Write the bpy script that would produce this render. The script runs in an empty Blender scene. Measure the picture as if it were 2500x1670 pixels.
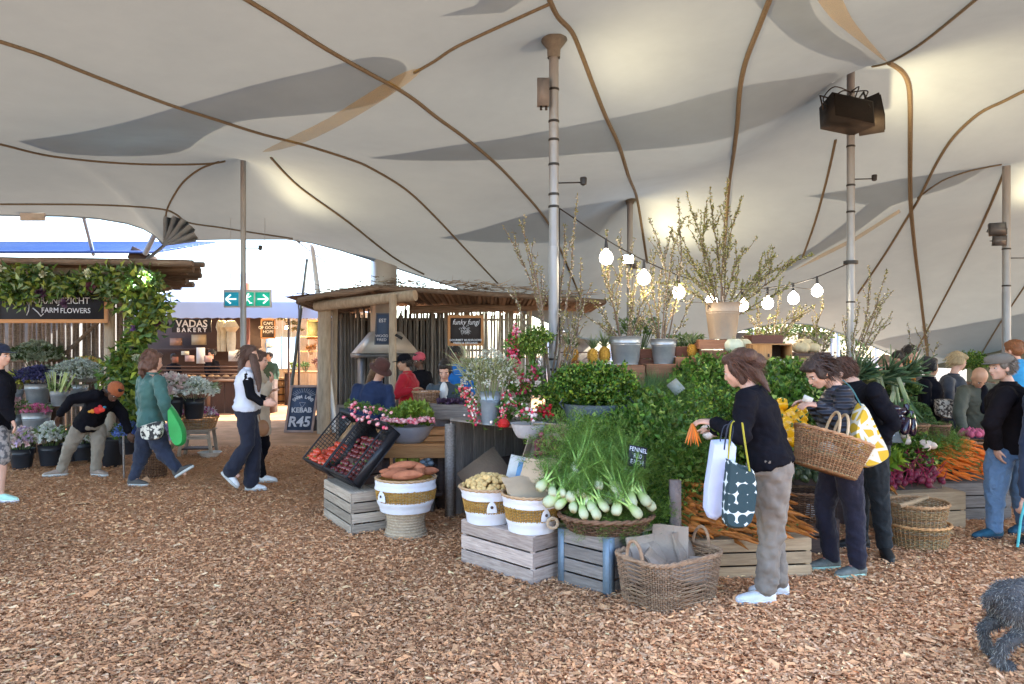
import bpy, math, random, bmesh
import numpy as np
from mathutils import Vector, Matrix, Euler, geometry
random.seed(7); RNG = np.random.default_rng(7)
SC = bpy.context.scene
R = math.radians
# ---------------------------------------------------------------- camera (photo geometry: 2500 x 1670, eye level at row 850)
F, HY, CX, EYE = 1750.0, 850.0, 1250.0, 1.65
cam = bpy.data.cameras.new('camera'); cam.sensor_width = 36; cam.lens = F / 2500 * 36; cam.shift_y = 0.006
cam.clip_start = 0.05; cam.clip_end = 900
camo = bpy.data.objects.new('camera', cam); SC.collection.objects.link(camo)
camo.location = (0, 0, EYE); camo.rotation_euler = (R(90), 0, 0); SC.camera = camo
# ---------------------------------------------------------------- world, sun, exposure
SUN_EL, SUN_AZ = 38.0, 75.0          # azimuth measured from +Y (away from camera) towards +X
w = bpy.data.worlds.new('World'); SC.world = w; w.use_nodes = True
nt = w.node_tree; bg = nt.nodes['Background']
sky = nt.nodes.new('ShaderNodeTexSky'); sky.sky_type = 'NISHITA'; sky.sun_disc = False
sky.sun_elevation = R(SUN_EL); sky.sun_rotation = R(SUN_AZ); sky.air_density = 1.0; sky.dust_density = 1.0; sky.ozone_density = 1.0
nt.links.new(sky.outputs[0], bg.inputs[0]); bg.inputs[1].default_value = 0.15
sl = bpy.data.lights.new('sun', 'SUN'); sl.energy = 3.6; sl.angle = R(0.5); sl.color = (1.0, 0.91, 0.77)
so = bpy.data.objects.new('sun', sl); SC.collection.objects.link(so)
sd = Vector((math.sin(R(SUN_AZ)) * math.cos(R(SUN_EL)), math.cos(R(SUN_AZ)) * math.cos(R(SUN_EL)), math.sin(R(SUN_EL))))
so.rotation_euler = sd.to_track_quat('Z', 'Y').to_euler(); so.location = (5, 5, 20)
SC.view_settings.view_transform = 'Standard'; SC.view_settings.look = 'None'
SC.view_settings.exposure = 2.85; SC.view_settings.gamma = 1.0
SC.render.engine = 'CYCLES'; SC.cycles.use_denoising = True; SC.cycles.max_bounces = 8; SC.cycles.diffuse_bounces = 5
SC.cycles.transparent_max_bounces = 12; SC.cycles.sample_clamp_indirect = 4.0; SC.cycles.caustics_reflective = False; SC.cycles.caustics_refractive = False
# ---------------------------------------------------------------- helpers
def P(px, py, Y): return Vector(((px - CX) / F * Y, Y, EYE - (py - HY) / F * Y))
def G(px, py):
    Y = F * EYE / (py - HY); return Vector(((px - CX) / F * Y, Y, 0))
def wm(o): return (wm(o.parent) @ o.matrix_basis) if o.parent else o.matrix_basis
def rz(a): return Matrix.Rotation(a, 4, 'Z')
def link(o): SC.collection.objects.link(o); return o
def tag(o, label=None, cat=None, group=None, kind=None):
    if label: o['label'] = label
    if cat: o['category'] = cat
    if group: o['group'] = group
    if kind: o['kind'] = kind
    return o
def thing(name, loc=(0, 0, 0), rot=0.0, label=None, cat=None, group=None, tilt=None):
    o = link(bpy.data.objects.new(name, None)); o.location = loc; o.empty_display_size = .1
    o.rotation_euler = tilt if tilt else (0, 0, rot)
    return tag(o, label, cat, group)
def copy_tree(o, parent=None):
    c = o.copy(); link(c); c.parent = parent
    for ch in list(o.children): copy_tree(ch, c)
    return c
def place(src, loc, rot=0, s=1.0, label=None, group=None):
    c = copy_tree(src); c.location = loc; c.rotation_euler = rot if hasattr(rot, '__len__') else (0, 0, rot)
    c.scale = s if hasattr(s, '__len__') else (s, s, s)
    if label: c['label'] = label
    if group: c['group'] = group
    return c
MATS = {}
def M(name, c1, c2=None, scale=8.0, rough=.75, bump=.25, bscale=60.0, metal=0.0, stretch=(1, 1, 1), attr=False, trans=0.0, emis=None, es=0.0, rand=0.0, contrast=.5, sheen=0.0, spec=.35, c3=None):
    if name in MATS: return MATS[name]
    m = bpy.data.materials.new(name); m.use_nodes = True; t = m.node_tree; L = t.links.new
    b = t.nodes['Principled BSDF']; b.inputs['Roughness'].default_value = rough; b.inputs['Metallic'].default_value = metal
    b.inputs['Specular IOR Level'].default_value = spec
    tc = t.nodes.new('ShaderNodeTexCoord'); mp = t.nodes.new('ShaderNodeMapping'); mp.inputs['Scale'].default_value = stretch
    oi = t.nodes.new('ShaderNodeObjectInfo'); L(tc.outputs['Object'], mp.inputs['Vector'])
    ad = t.nodes.new('ShaderNodeVectorMath'); ad.operation = 'ADD'; L(mp.outputs[0], ad.inputs[0])
    sc = t.nodes.new('ShaderNodeMath'); sc.operation = 'MULTIPLY'; sc.inputs[1].default_value = 40.0; L(oi.outputs['Random'], sc.inputs[0]); L(sc.outputs[0], ad.inputs[1])
    n = t.nodes.new('ShaderNodeTexNoise'); n.inputs['Scale'].default_value = scale; n.inputs['Detail'].default_value = 6; n.inputs['Roughness'].default_value = .6
    L(ad.outputs[0], n.inputs['Vector'])
    cr = t.nodes.new('ShaderNodeValToRGB'); e = cr.color_ramp.elements
    c2 = c2 or tuple(x * .75 for x in c1)
    e[0].position = .5 - contrast * .4; e[0].color = (*c2, 1); e[1].position = .5 + contrast * .4; e[1].color = (*c1, 1)
    if c3: k = e.new(.5); k.color = (*c3, 1)
    L(n.outputs['Fac'], cr.inputs['Fac']); out = cr.outputs['Color']
    if attr:
        a = t.nodes.new('ShaderNodeAttribute'); a.attribute_name = 'Col'
        mx = t.nodes.new('ShaderNodeMix'); mx.data_type = 'RGBA'; mx.blend_type = 'MULTIPLY'; mx.inputs[0].default_value = 1
        L(out, mx.inputs[6]); L(a.outputs['Color'], mx.inputs[7]); out = mx.outputs[2]
    if rand:
        hs = t.nodes.new('ShaderNodeHueSaturation'); mr = t.nodes.new('ShaderNodeMapRange')
        mr.inputs['To Min'].default_value = 1 - rand; mr.inputs['To Max'].default_value = 1 + rand
        L(oi.outputs['Random'], mr.inputs['Value']); L(mr.outputs[0], hs.inputs['Value']); L(out, hs.inputs['Color']); out = hs.outputs[0]
    L(out, b.inputs['Base Color'])
    if bump:
        n2 = t.nodes.new('ShaderNodeTexNoise'); n2.inputs['Scale'].default_value = bscale; n2.inputs['Detail'].default_value = 4; L(ad.outputs[0], n2.inputs['Vector'])
        bp = t.nodes.new('ShaderNodeBump'); bp.inputs['Strength'].default_value = bump; bp.inputs['Distance'].default_value = .02
        L(n2.outputs['Fac'], bp.inputs['Height']); L(bp.outputs[0], b.inputs['Normal'])
    if sheen: b.inputs['Sheen Weight'].default_value = sheen
    if trans:
        tr = t.nodes.new('ShaderNodeBsdfTranslucent'); L(out, tr.inputs['Color']); ms = t.nodes.new('ShaderNodeMixShader'); ms.inputs[0].default_value = trans
        L(b.outputs[0], ms.inputs[1]); L(tr.outputs[0], ms.inputs[2]); L(ms.outputs[0], t.nodes['Material Output'].inputs['Surface'])
    if emis:
        b.inputs['Emission Color'].default_value = (*emis, 1); b.inputs['Emission Strength'].default_value = es
    MATS[name] = m; return m
class MB:
    def __init__(s): s.v = []; s.li = []; s.lc = []; s.c = []; s.n = 0
    def add(s, v, f, col=None):
        v = np.asarray(v, dtype=np.float64).reshape(-1, 3)
        if isinstance(f, np.ndarray):
            s.li.append((f + s.n).ravel()); s.lc.append(np.full(len(f), f.shape[1]))
        else:
            s.li.append(np.array([i + s.n for q in f for i in q])); s.lc.append(np.array([len(q) for q in f]))
        s.v.append(v)
        if col is None: col = (1, 1, 1)
        col = np.asarray(col, float)
        s.c.append(np.tile(col, (len(v), 1)) if col.ndim == 1 else col)
        s.n += len(v); return s
    def box(s, c, d, rot=None, col=None):
        c = Vector(c); hx, hy, hz = d[0] / 2, d[1] / 2, d[2] / 2
        vs = [Vector((x, y, z)) for z in (-hz, hz) for y in (-hy, hy) for x in (-hx, hx)]
        if rot is not None:
            if not hasattr(rot, 'to_3x3'): rot = Matrix.Rotation(rot, 3, 'Z')
            rot = rot.to_3x3(); vs = [rot @ v for v in vs]
        return s.add([tuple(v + c) for v in vs], [(0, 2, 3, 1), (4, 5, 7, 6), (0, 1, 5, 4), (1, 3, 7, 5), (3, 2, 6, 7), (2, 0, 4, 6)], col)
    def tube(s, pts, r, n=8, cap=True, col=None, flat=None):
        p = np.array([tuple(q) for q in pts], float); k = len(p)
        r = np.full(k, r) if np.isscalar(r) else np.asarray(r, float)
        t = np.gradient(p, axis=0) if k > 2 else np.tile(p[1] - p[0], (2, 1)); t /= np.linalg.norm(t, axis=1)[:, None] + 1e-12
        up = np.array([0, 0, 1.]) if abs(t[0, 2]) < .9 else np.array([1., 0, 0])
        u = np.cross(up, t[0]); u /= np.linalg.norm(u); a = np.arange(n) * 2 * math.pi / n; V = []
        for i in range(k):
            u = u - t[i] * u.dot(t[i]); u /= np.linalg.norm(u) + 1e-12; w_ = np.cross(t[i], u)
            V.append(p[i] + r[i] * (np.cos(a)[:, None] * u + (flat or 1) * np.sin(a)[:, None] * w_))
        V = np.concatenate(V); i = np.arange(k - 1)[:, None] * n; j = np.arange(n)[None]; j2 = (j + 1) % n
        q = np.stack([i + j, i + j2, i + n + j2, i + n + j], -1).reshape(-1, 4)
        s.add(V, q, col if (col is None or np.asarray(col).ndim == 1) else np.repeat(col, n, 0))
        if cap:
            s.li.append(np.arange(n)[::-1] + s.n - k * n); s.lc.append(np.array([n])); s.li.append(np.arange(n) + s.n - n); s.lc.append(np.array([n]))
        return s
    def lathe(s, prof, n=24, loc=(0, 0, 0), rot=None, sx=1, sy=1, cap=(False, False), col=None, wob=0):
        a = np.arange(n) * 2 * math.pi / n; k = len(prof); V = []
        for (r, z) in prof:
            rr = r * (1 + wob * np.sin(a * 3 + 1) * .5 + wob * np.sin(a * 5) * .5)
            V.append(np.stack([rr * np.cos(a) * sx, rr * np.sin(a) * sy, np.full(n, z)], 1))
        V = np.concatenate(V)
        if rot is not None: V = V @ np.array(rot.to_3x3()).T
        V = V + np.array(tuple(loc)); i = np.arange(k - 1)[:, None] * n; j = np.arange(n)[None]; j2 = (j + 1) % n
        s.add(V, np.stack([i + j, i + j2, i + n + j2, i + n + j], -1).reshape(-1, 4), col)
        if cap[0]: s.li.append(np.arange(n)[::-1] + s.n - k * n); s.lc.append(np.array([n]))
        if cap[1]: s.li.append(np.arange(n) + s.n - n); s.lc.append(np.array([n]))
        return s
    def ell(s, c, r, seg=12, rings=8, rot=None, col=None):
        if np.isscalar(r): r = (r, r, r)
        th = np.linspace(0, math.pi, rings + 1); th[0] = .02; th[-1] = math.pi - .02; a = np.arange(seg) * 2 * math.pi / seg
        V = np.concatenate([np.stack([np.sin(t) * np.cos(a) * r[0], np.sin(t) * np.sin(a) * r[1], np.full(seg, np.cos(t) * r[2])], 1) for t in th])
        if rot is not None: V = V @ np.array(rot.to_3x3()).T
        V = V + np.array(tuple(c)); k = rings + 1; i = np.arange(k - 1)[:, None] * seg; j = np.arange(seg)[None]; j2 = (j + 1) % seg
        s.add(V, np.stack([i + j, i + seg + j, i + seg + j2, i + j2], -1).reshape(-1, 4), col)
        s.li.append(np.arange(seg) + s.n - k * seg); s.lc.append(np.array([seg])); s.li.append(np.arange(seg)[::-1] + s.n - seg); s.lc.append(np.array([seg]))
        return s
    def mesh(s, name, mat, smooth=True, auto=None):
        me = bpy.data.meshes.new(name); V = np.concatenate(s.v); li = np.concatenate(s.li).astype(np.int32); lc = np.concatenate(s.lc).astype(np.int32)
        me.vertices.add(len(V)); me.vertices.foreach_set('co', V.ravel()); me.loops.add(len(li)); me.loops.foreach_set('vertex_index', li)
        me.polygons.add(len(lc)); st = np.concatenate([[0], np.cumsum(lc)[:-1]]).astype(np.int32)
        me.polygons.foreach_set('loop_start', st); me.polygons.foreach_set('loop_total', lc)
        C = np.concatenate(s.c); ca = me.color_attributes.new('Col', 'FLOAT_COLOR', 'POINT'); C4 = np.ones((len(V), 4)); C4[:, :3] = C
        ca.data.foreach_set('color', C4.ravel()); me.update(calc_edges=True); me.validate()
        if smooth: me.polygons.foreach_set('use_smooth', np.ones(len(me.polygons), bool))
        if smooth and auto: me.set_sharp_from_angle(angle=R(auto))
        me.materials.append(mat); return me
    def build(s, name, mat, parent=None, world=False, smooth=False, auto=35, label=None, cat=None, group=None, kind=None):
        if parent is None and not world and s.v:            # origin at the base centre
            V = np.concatenate(s.v); o0 = np.array([(V[:, 0].min() + V[:, 0].max()) / 2, (V[:, 1].min() + V[:, 1].max()) / 2, V[:, 2].min()])
            s.v = [v - o0 for v in s.v]
        if world and parent is not None:
            mi = np.array(wm(parent).inverted()); s.v = [v @ mi[:3, :3].T + mi[:3, 3] for v in s.v]
        o = link(bpy.data.objects.new(name, s.mesh(name, mat, smooth, auto)))
        if parent is None and not world: o.location = o0
        o.parent = parent
        return tag(o, label, cat, group, kind)
BC = {}
def board_mesh(L, w_, t, mat, ch=.003):
    k = (round(L, 3), round(w_, 3), round(t, 4), mat.name)
    if k not in BC:
        b = bmesh.new(); bmesh.ops.create_cube(b, size=1); bmesh.ops.scale(b, vec=(L, w_, t), verts=b.verts)
        bmesh.ops.bevel(b, geom=b.edges[:], offset=min(ch, t * .3), segments=1, affect='EDGES')
        me = bpy.data.meshes.new('board'); b.to_mesh(me); b.free(); me.materials.append(mat)
        ca = me.color_attributes.new('Col', 'FLOAT_COLOR', 'POINT'); ca.data.foreach_set('color', np.ones(len(me.vertices) * 4)); BC[k] = me
    return BC[k]
def board(parent, a, b, w_, t, up, mat, name='slat', world=False, over=0):
    a, b = Vector(a), Vector(b); x = (b - a); L = x.length + over; x.normalize(); z = Vector(up); z = (z - x * z.dot(x)).normalized(); y = z.cross(x)
    m = Matrix((x, y, z)).transposed().to_4x4(); m.translation = (a + b) / 2
    if world and parent is not None: m = wm(parent).inverted() @ m
    o = link(bpy.data.objects.new(name, board_mesh(L, w_, t, mat))); o.parent = parent; o.matrix_basis = m; return o
def text(parent, s_, size, loc, nrm, mat, name='lettering', ext=.002, shear=0, align='CENTER', up=(0, 0, 1), sx=1.0, world=True, roll=0, off=0.0):
    cu = bpy.data.curves.new('txt', 'FONT'); cu.body = s_; cu.size = size; cu.extrude = ext; cu.align_x = align; cu.align_y = 'CENTER'; cu.shear = shear; cu.resolution_u = 3; cu.offset = off
    to = bpy.data.objects.new('txt', cu); link(to); dg = bpy.context.evaluated_depsgraph_get(); me = bpy.data.meshes.new_from_object(to.evaluated_get(dg)); bpy.data.objects.remove(to)
    me.materials.clear(); me.materials.append(mat); z = Vector(nrm).normalized(); y = Vector(up); y = (y - z * y.dot(z)).normalized(); x = y.cross(z)
    m = Matrix((x, y, z)).transposed().to_4x4(); m = m @ rz(roll) @ Matrix.Diagonal((sx, 1, 1, 1)); m.translation = Vector(loc)
    if world and parent is not None: m = wm(parent).inverted() @ m
    o = link(bpy.data.objects.new(name, me)); o.parent = parent; o.matrix_basis = m; return o
def lerp(a, b, t):
    if isinstance(a, tuple): a, b = Vector(a), Vector(b)
    return a + (b - a) * t
def vnoise(n, s=1.0): return RNG.normal(0, s, n)
def unit(v): v = np.asarray(v, float); return v / (np.linalg.norm(v, axis=-1, keepdims=True) + 1e-9)
def rdirs(n): return unit(RNG.normal(size=(n, 3)))
def pick(cols, n, jit=.18):
    c = np.array(cols, float)[RNG.integers(0, len(cols), n)]; return np.clip(c * (1 + RNG.normal(0, jit, (n, 1))), .003, 1)
def leaves(mb, p, d, L, W, cols, fold=.25, up=None, jit=.18, curl=.25):
    """n leaf faces: base p, direction d, length L, width W (arrays or scalars), folded along the midrib"""
    p = np.asarray(p, float); n = len(p); d = unit(d); L = np.broadcast_to(L, n)[:, None]; W = np.broadcast_to(W, n)[:, None]
    r = rdirs(n) if up is None else unit(np.asarray(up) + RNG.normal(0, .35, (n, 3))); sx = unit(np.cross(d, r)); nz = np.cross(sx, d)
    tip = p + d * L - nz * L * curl; mid = p + d * L * .5 - nz * W * fold * .3
    a = p + d * L * .42 + sx * W * .5 + nz * W * fold; b = p + d * L * .42 - sx * W * .5 + nz * W * fold
    V = np.stack([p, a, tip, b, mid], 1).reshape(-1, 3); i = np.arange(n)[:, None] * 5
    f = np.concatenate([i + np.array([[0, 1, 4]]), i + np.array([[1, 2, 4]]), i + np.array([[2, 3, 4]]), i + np.array([[3, 0, 4]])])
    c = cols if (isinstance(cols, np.ndarray) and len(cols) == n) else pick(cols, n, jit); mb.add(V, f, np.repeat(c, 5, 0)); return mb
def blades(mb, p, d, L, W, cols, droop=.4, seg=4, jit=.15, tipcols=None, wav=0.0, taper=1.0):
    """n narrow tapering strips that bend down under their weight"""
    p = np.asarray(p, float); n = len(p); d = unit(d); L = np.broadcast_to(L, n)[:, None]; W = np.broadcast_to(W, n)[:, None]
    sx = unit(np.cross(d, rdirs(n))); c = pick(cols, n, jit); V = []; C = []; ct = pick(tipcols, n, jit) if tipcols is not None else c; q = p.copy(); dd = d.copy()
    for k in range(seg + 1):
        t = k / seg; ww = W * (1 - t * taper * .92) * .5; V += [q + sx * ww, q - sx * ww]; C += [c * (1 - t) + ct * t] * 2
        dd = unit(dd + np.array([0, 0, -1.]) * droop / seg + (RNG.normal(0, wav, (n, 3)) if wav else 0)); q = q + dd * L / seg
    V = np.stack(V, 1).reshape(-1, 3); m = 2 * (seg + 1); i = np.arange(n)[:, None] * m
    f = np.concatenate([i + np.array([[2 * k, 2 * k + 1, 2 * k + 3, 2 * k + 2]]) for k in range(seg)]); mb.add(V, f, np.stack(C, 1).reshape(-1, 3)); return mb, q
def in_ell(n, c, r, surf=.5):
    d = rdirs(n); k = RNG.uniform(surf, 1, (n, 1)) ** .6; return np.array(c) + d * k * np.array(r), d
# ---------------------------------------------------------------- the stretch tent: one membrane over poles
POLES = {'A': (1352, 82, 7.0), 'B': (2077, 160, 9.2), 'C': (1538, 484, 13.5), 'D': (594, 385, 11.5), 'E': (2457, 398, 11.0)}
ctrl = []
for k, (px, py, Y) in POLES.items(): ctrl.append(tuple(P(px, py, Y)) )
ctrl += [(-14, -4, 4.0), (-7, -4, 3.9), (0, -4, 3.9), (7, -4, 4.0), (15, -4, 4.2), (0, 0.5, 4.3), (-5, 1, 4.25), (6, 1, 4.5), (-13, 4, 4.2), (-8, 5, 4.3), (-3.5, 5, 4.35), (1, 3.5, 4.5), (4, 5.2, 4.5), (9, 4, 4.5), (15, 5, 4.3),
         (-2.0, 8.3, 4.15), (-5.5, 8.3, 4.2), (-9.5, 8.5, 4.2), (-9.5, 11, 4.1), (-13, 10, 4.0), (2.6, 9.5, 4.25), (0.2, 11.5, 4.0), (5.2, 12.5, 4.0), (8.5, 6.8, 4.6), (11, 9, 4.4), (14, 9, 4.3), (10, 14.2, 3.5), (3, 14.5, 3.7), (7.5, 15.2, 3.2), (-1.8, 12.7, 3.7), (-3.6, 12.5, 4.0), (12.5, 14, 3.2), (16, 12, 3.2), (0.5, 14.3, 3.2), (2.2, 16.5, 2.75), (6, 17.2, 2.45)]
edge_px = [(-1400, 520, 11.5), (-700, 520, 12.2), (-300, 515, 12.4), (0, 525, 12.5), (150, 527, 12.5), (240, 533, 12.6), (310, 545, 12.7), (350, 558, 12.8), (378, 574, 12.9), (400, 598, 13.1), (425, 590, 13.2), (460, 585, 13.3), (540, 583, 13.5),
           (700, 583, 13.9), (760, 592, 14.1), (830, 610, 14.4), (900, 632, 14.7), (1000, 665, 15), (1150, 714, 15.6), (1300, 770, 16.3), (1420, 826, 17), (1600, 850, 17.8), (1750, 826, 18.2), (1830, 800, 18.5), (1910, 788, 18.7), (1980, 792, 18.8), (2060, 816, 18.9), (2130, 845, 18.9),
           (2230, 890, 18.8), (2500, 905, 18.2), (2900, 905, 17), (3400, 905, 15.5)]
EDGE = np.array([tuple(P(*e)) for e in edge_px])
def tps(r): return np.where(r > 1e-9, r * r * np.log(r + 1e-12), 0)
cp = np.array(ctrl + [tuple(e) for e in EDGE[::2]])
Kp = tps(np.linalg.norm(cp[:, None, :2] - cp[None, :, :2], axis=2)) + np.eye(len(cp)) * .02
Am = np.zeros((len(cp) + 3, len(cp) + 3)); Am[:-3, :-3] = Kp; Am[:-3, -3] = 1; Am[:-3, -2:] = cp[:, :2]; Am[-3, :-3] = 1; Am[-2:, :-3] = cp[:, :2].T
sol = np.linalg.solve(Am, np.concatenate([cp[:, 2], [0, 0, 0]]))
def z_base(X, Y):
    q = np.stack([X, Y], -1).reshape(-1, 2); out = tps(np.linalg.norm(q[:, None] - cp[None, :, :2], axis=2)) @ sol[:-3] + sol[-3] + q @ sol[-2:]
    for k, (px, py, Yp) in POLES.items():        # the cloth is pushed up to a soft point over each pole
        p_ = P(px, py, Yp); d = np.hypot(q[:, 0] - p_.x, q[:, 1] - p_.y); out = out + .55 * np.exp(-d / .95) - .40 * np.exp(-(d / 1.9) ** 2)
    return out.reshape(X.shape)
def edgeY(X): return np.interp(X, EDGE[:, 0], EDGE[:, 1])
def tent_z(X, Y):
    X = np.asarray(X, float); Y = np.asarray(Y, float); ye = edgeY(X); ze = np.interp(X, EDGE[:, 0], EDGE[:, 2])
    return z_base(X, Y) + (ze - z_base(X, ye)) * np.exp(-np.clip(ye - Y, 0, 99) / 1.1)
NX, NY = 330, 200
xs = np.linspace(-15, 17, NX); vv = np.linspace(0, 1, NY) ** .85
TX = np.repeat(xs[None], NY, 0); TY = 3.6 + vv[:, None] * (edgeY(xs)[None] - 3.6); TZ = tent_z(TX, TY)
PDZ = {}
for k, (px, py, Yp) in POLES.items():              # make the cloth sit exactly on each pole head
    p_ = P(px, py, Yp); PDZ[k] = p_.z - float(tent_z(np.array([p_.x]), np.array([p_.y]))[0])
def tz(X, Y):
    z = tent_z(X, Y)
    for k, (px, py, Yp) in POLES.items(): z = z + PDZ[k] * np.exp(-(np.hypot(X - (px - CX) / F * Yp, Y - Yp) / 1.5) ** 2)
    return z
TZ = tz(TX, TY)
mb = MB(); V = np.stack([TX, TY, TZ], -1).reshape(-1, 3); i = (np.arange(NY - 1)[:, None] * NX + np.arange(NX - 1)[None]).ravel()[:, None]
mb.add(V, i + np.array([[0, 1, NX + 1, NX]]))
def fabric(name, col, tr, tc, rough=.8):
    m = M(name, col, tuple(c * .80 for c in col), scale=.9, rough=rough, bump=.22, bscale=2.2, spec=.2); t = m.node_tree; b = t.nodes['Principled BSDF']
    td = t.nodes.new('ShaderNodeBsdfTranslucent'); td.inputs['Color'].default_value = (*tc, 1); ms = t.nodes.new('ShaderNodeMixShader'); ms.inputs[0].default_value = tr
    t.links.new(b.outputs[0], ms.inputs[1]); t.links.new(td.outputs[0], ms.inputs[2]); t.links.new(ms.outputs[0], t.nodes['Material Output'].inputs['Surface']); return m
FAB = fabric('tent_fabric', (.29, .41, .55), .32, (.099, .095, .083)); FAB2 = fabric('shadow_overlay_fabric', (.45, .45, .45), .65, (.40, .45, .52)); YEL = fabric('sun_streak_fabric', (.62, .47, .13), .3, (.45, .33, .07))
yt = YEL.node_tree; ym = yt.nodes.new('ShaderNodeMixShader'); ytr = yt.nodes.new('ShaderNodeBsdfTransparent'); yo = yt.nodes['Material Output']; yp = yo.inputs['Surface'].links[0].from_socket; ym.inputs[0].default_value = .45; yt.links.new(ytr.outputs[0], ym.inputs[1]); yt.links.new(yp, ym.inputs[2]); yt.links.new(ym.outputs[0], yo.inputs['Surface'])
tent = mb.build('stretch_tent', FAB, world=True, smooth=True, auto=None, label='huge cream stretch tent membrane spanning the whole market overhead', cat='tent')
def ray_hit(px, py):
    Y = np.linspace(2.6, 19.5, 900); X = (px - CX) / F * Y; Z = EYE - (py - HY) / F * Y; ok = Y <= edgeY(X) + .02
    d = tz(X, Y) - Z; idx = np.where((d[:-1] > 0) & (d[1:] <= 0) & ok[1:])[0]
    if len(idx) == 0:
        k = np.where(ok)[0]; k = k[np.argmin(np.abs(d[k]))] if len(k) else 0; return Vector((X[k], Y[k], tz(X[k:k + 1], Y[k:k + 1])[0]))
    k = idx[0]; a = d[k] / (d[k] - d[k + 1] + 1e-9); return Vector((lerp(X[k], X[k + 1], a), lerp(Y[k], Y[k + 1], a), lerp(Z[k], Z[k + 1], a)))
def smooth_line(pts, m=6):
    pts = [np.array(p, float) for p in pts]; out = []
    for i in range(len(pts) - 1):
        p0 = pts[max(i - 1, 0)]; p1 = pts[i]; p2 = pts[i + 1]; p3 = pts[min(i + 2, len(pts) - 1)]
        for k in range(m):
            t = k / m; out.append(.5 * ((2 * p1) + (-p0 + p2) * t + (2 * p0 - 5 * p1 + 4 * p2 - p3) * t * t + (-p0 + 3 * p1 - 3 * p2 + p3) * t ** 3))
    return out + [pts[-1]]
SEAM = M('seam_webbing', (.14, .125, .095), (.10, .09, .07), scale=30, rough=.85)
seams = [([(-60, 80), (0, 98), (106, 133), (213, 176), (400, 248), (532, 291), (640, 325), (745, 352), (850, 385), (905, 408), (990, 460), (1060, 525), (1130, 600), (1215, 690)], .018),
 ([(560, -30), (610, 0), (692, 50), (798, 117), (904, 177), (958, 206), (1011, 240), (1064, 282), (1130, 330), (1197, 385), (1250, 437), (1330, 530), (1365, 600), (1420, 730)], .021),
 ([(-60, 340), (0, 350), (106, 376), (213, 390), (320, 398), (425, 400), (510, 398), (550, 392)], .016),
 ([(535, 393), (490, 410), (450, 440), (425, 475), (408, 510), (403, 545), (401, 580)], .016),
 ([(-60, 497), (0, 497), (106, 497), (213, 498), (320, 502), (400, 510), (430, 522), (460, 542), (532, 553), (640, 570), (715, 581)], .016),
 ([(662, 383), (700, 425), (745, 465), (850, 540), (958, 625), (1035, 668)], .020),
 ([(1345, 5), (1250, 48), (1117, 110), (1060, 147), (1011, 175)], .014),
 ([(1335, -20), (1360, 35), (1395, 73), (1420, 130), (1450, 210), (1480, 285), (1510, 350), (1535, 430), (1553, 475), (1565, 540), (1580, 640)], .024),
 ([(1885, -20), (1850, 70), (1820, 150), (1806, 220), (1800, 300), (1790, 380), (1780, 450), (1772, 560), (1765, 660)], .026),
 ([(2395, -15), (2305, 60), (2240, 110), (2175, 148), (2130, 160)], .016),
 ([(2170, 150), (2200, 170), (2217, 200), (2222, 250), (2222, 350), (2222, 450), (2225, 520), (2235, 620), (2245, 700), (2265, 870)], .032),
 ([(2560, 195), (2500, 220), (2450, 245), (2390, 275), (2330, 330), (2290, 390), (2260, 450), (2240, 490), (2215, 530), (2160, 620), (2095, 715)], .022),
 ([(2455, 410), (2400, 540), (2330, 680), (2240, 850)], .022), ([(2040, 340), (2020, 430), (1990, 540), (1960, 625)], .020),
 ([(2560, 610), (2500, 700), (2440, 790), (2395, 865)], .018), ([(2240, 482), (2300, 440), (2370, 415), (2445, 400)], .012)]
for pts, r in seams:
    q = [ray_hit(*p) for p in smooth_line(pts, 4)]; MB().tube([v - Vector((0, 0, .012)) for v in q], r, 6).build('seam', SEAM, tent, smooth=True)
rim = MB().tube(np.stack([EDGE[:, 0], EDGE[:, 1], EDGE[:, 2]], 1), .022, 6).build('edge_hem', FAB, tent, smooth=True)
def patch(poly, mat, dz, name, step=22, m=3):
    ol = smooth_line(poly + [poly[0]], m)[:-1]; n = len(ol); pv = [Vector(p) for p in ol]
    xs_ = [p[0] for p in ol]; ys_ = [p[1] for p in ol]; ins = []
    gx = np.arange(min(xs_) + step / 2, max(xs_), step); gy = np.arange(min(ys_) + step / 2, max(ys_), step * .7); arr = np.array(ol)
    for x in gx:
        for y in gy:
            c = False; j = n - 1
            for i in range(n):
                if (arr[i, 1] > y) != (arr[j, 1] > y) and x < (arr[j, 0] - arr[i, 0]) * (y - arr[i, 1]) / (arr[j, 1] - arr[i, 1]) + arr[i, 0]: c = not c
                j = i
            if c and np.min(np.hypot(arr[:, 0] - x, arr[:, 1] - y)) > step * .35: ins.append(Vector((x, y)))
    vo, eo, fo, *_ = geometry.delaunay_2d_cdt(pv + ins, [(i, (i + 1) % n) for i in range(n)], [list(range(n))], 1, 1e-4)
    if not fo: return
    q = [ray_hit(v.x, v.y) for v in vo]; MB().add([(v.x, v.y, v.z + dz) for v in q], [tuple(f) for f in fo]).build(name, mat, tent, smooth=True, auto=None)
patch([(60, 345), (200, 325), (330, 297), (430, 268), (640, 208), (800, 170), (930, 140), (1010, 165), (960, 240), (850, 272), (700, 287), (590, 300), (510, 335), (450, 372), (300, 382), (150, 372)], FAB2, .05, 'shadow_overlay')  # overlay pieces cut to the shadow shapes, laid above to shade the membrane
patch([(912, 387), (1000, 375), (1110, 357), (1250, 338), (1400, 310), (1600, 270), (1800, 215), (1950, 190), (2060, 172), (2050, 200), (1980, 250), (1850, 310), (1750, 345), (1600, 365), (1450, 375), (1300, 388), (1150, 393), (1000, 393)], FAB2, .05, 'shadow_overlay')
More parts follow.
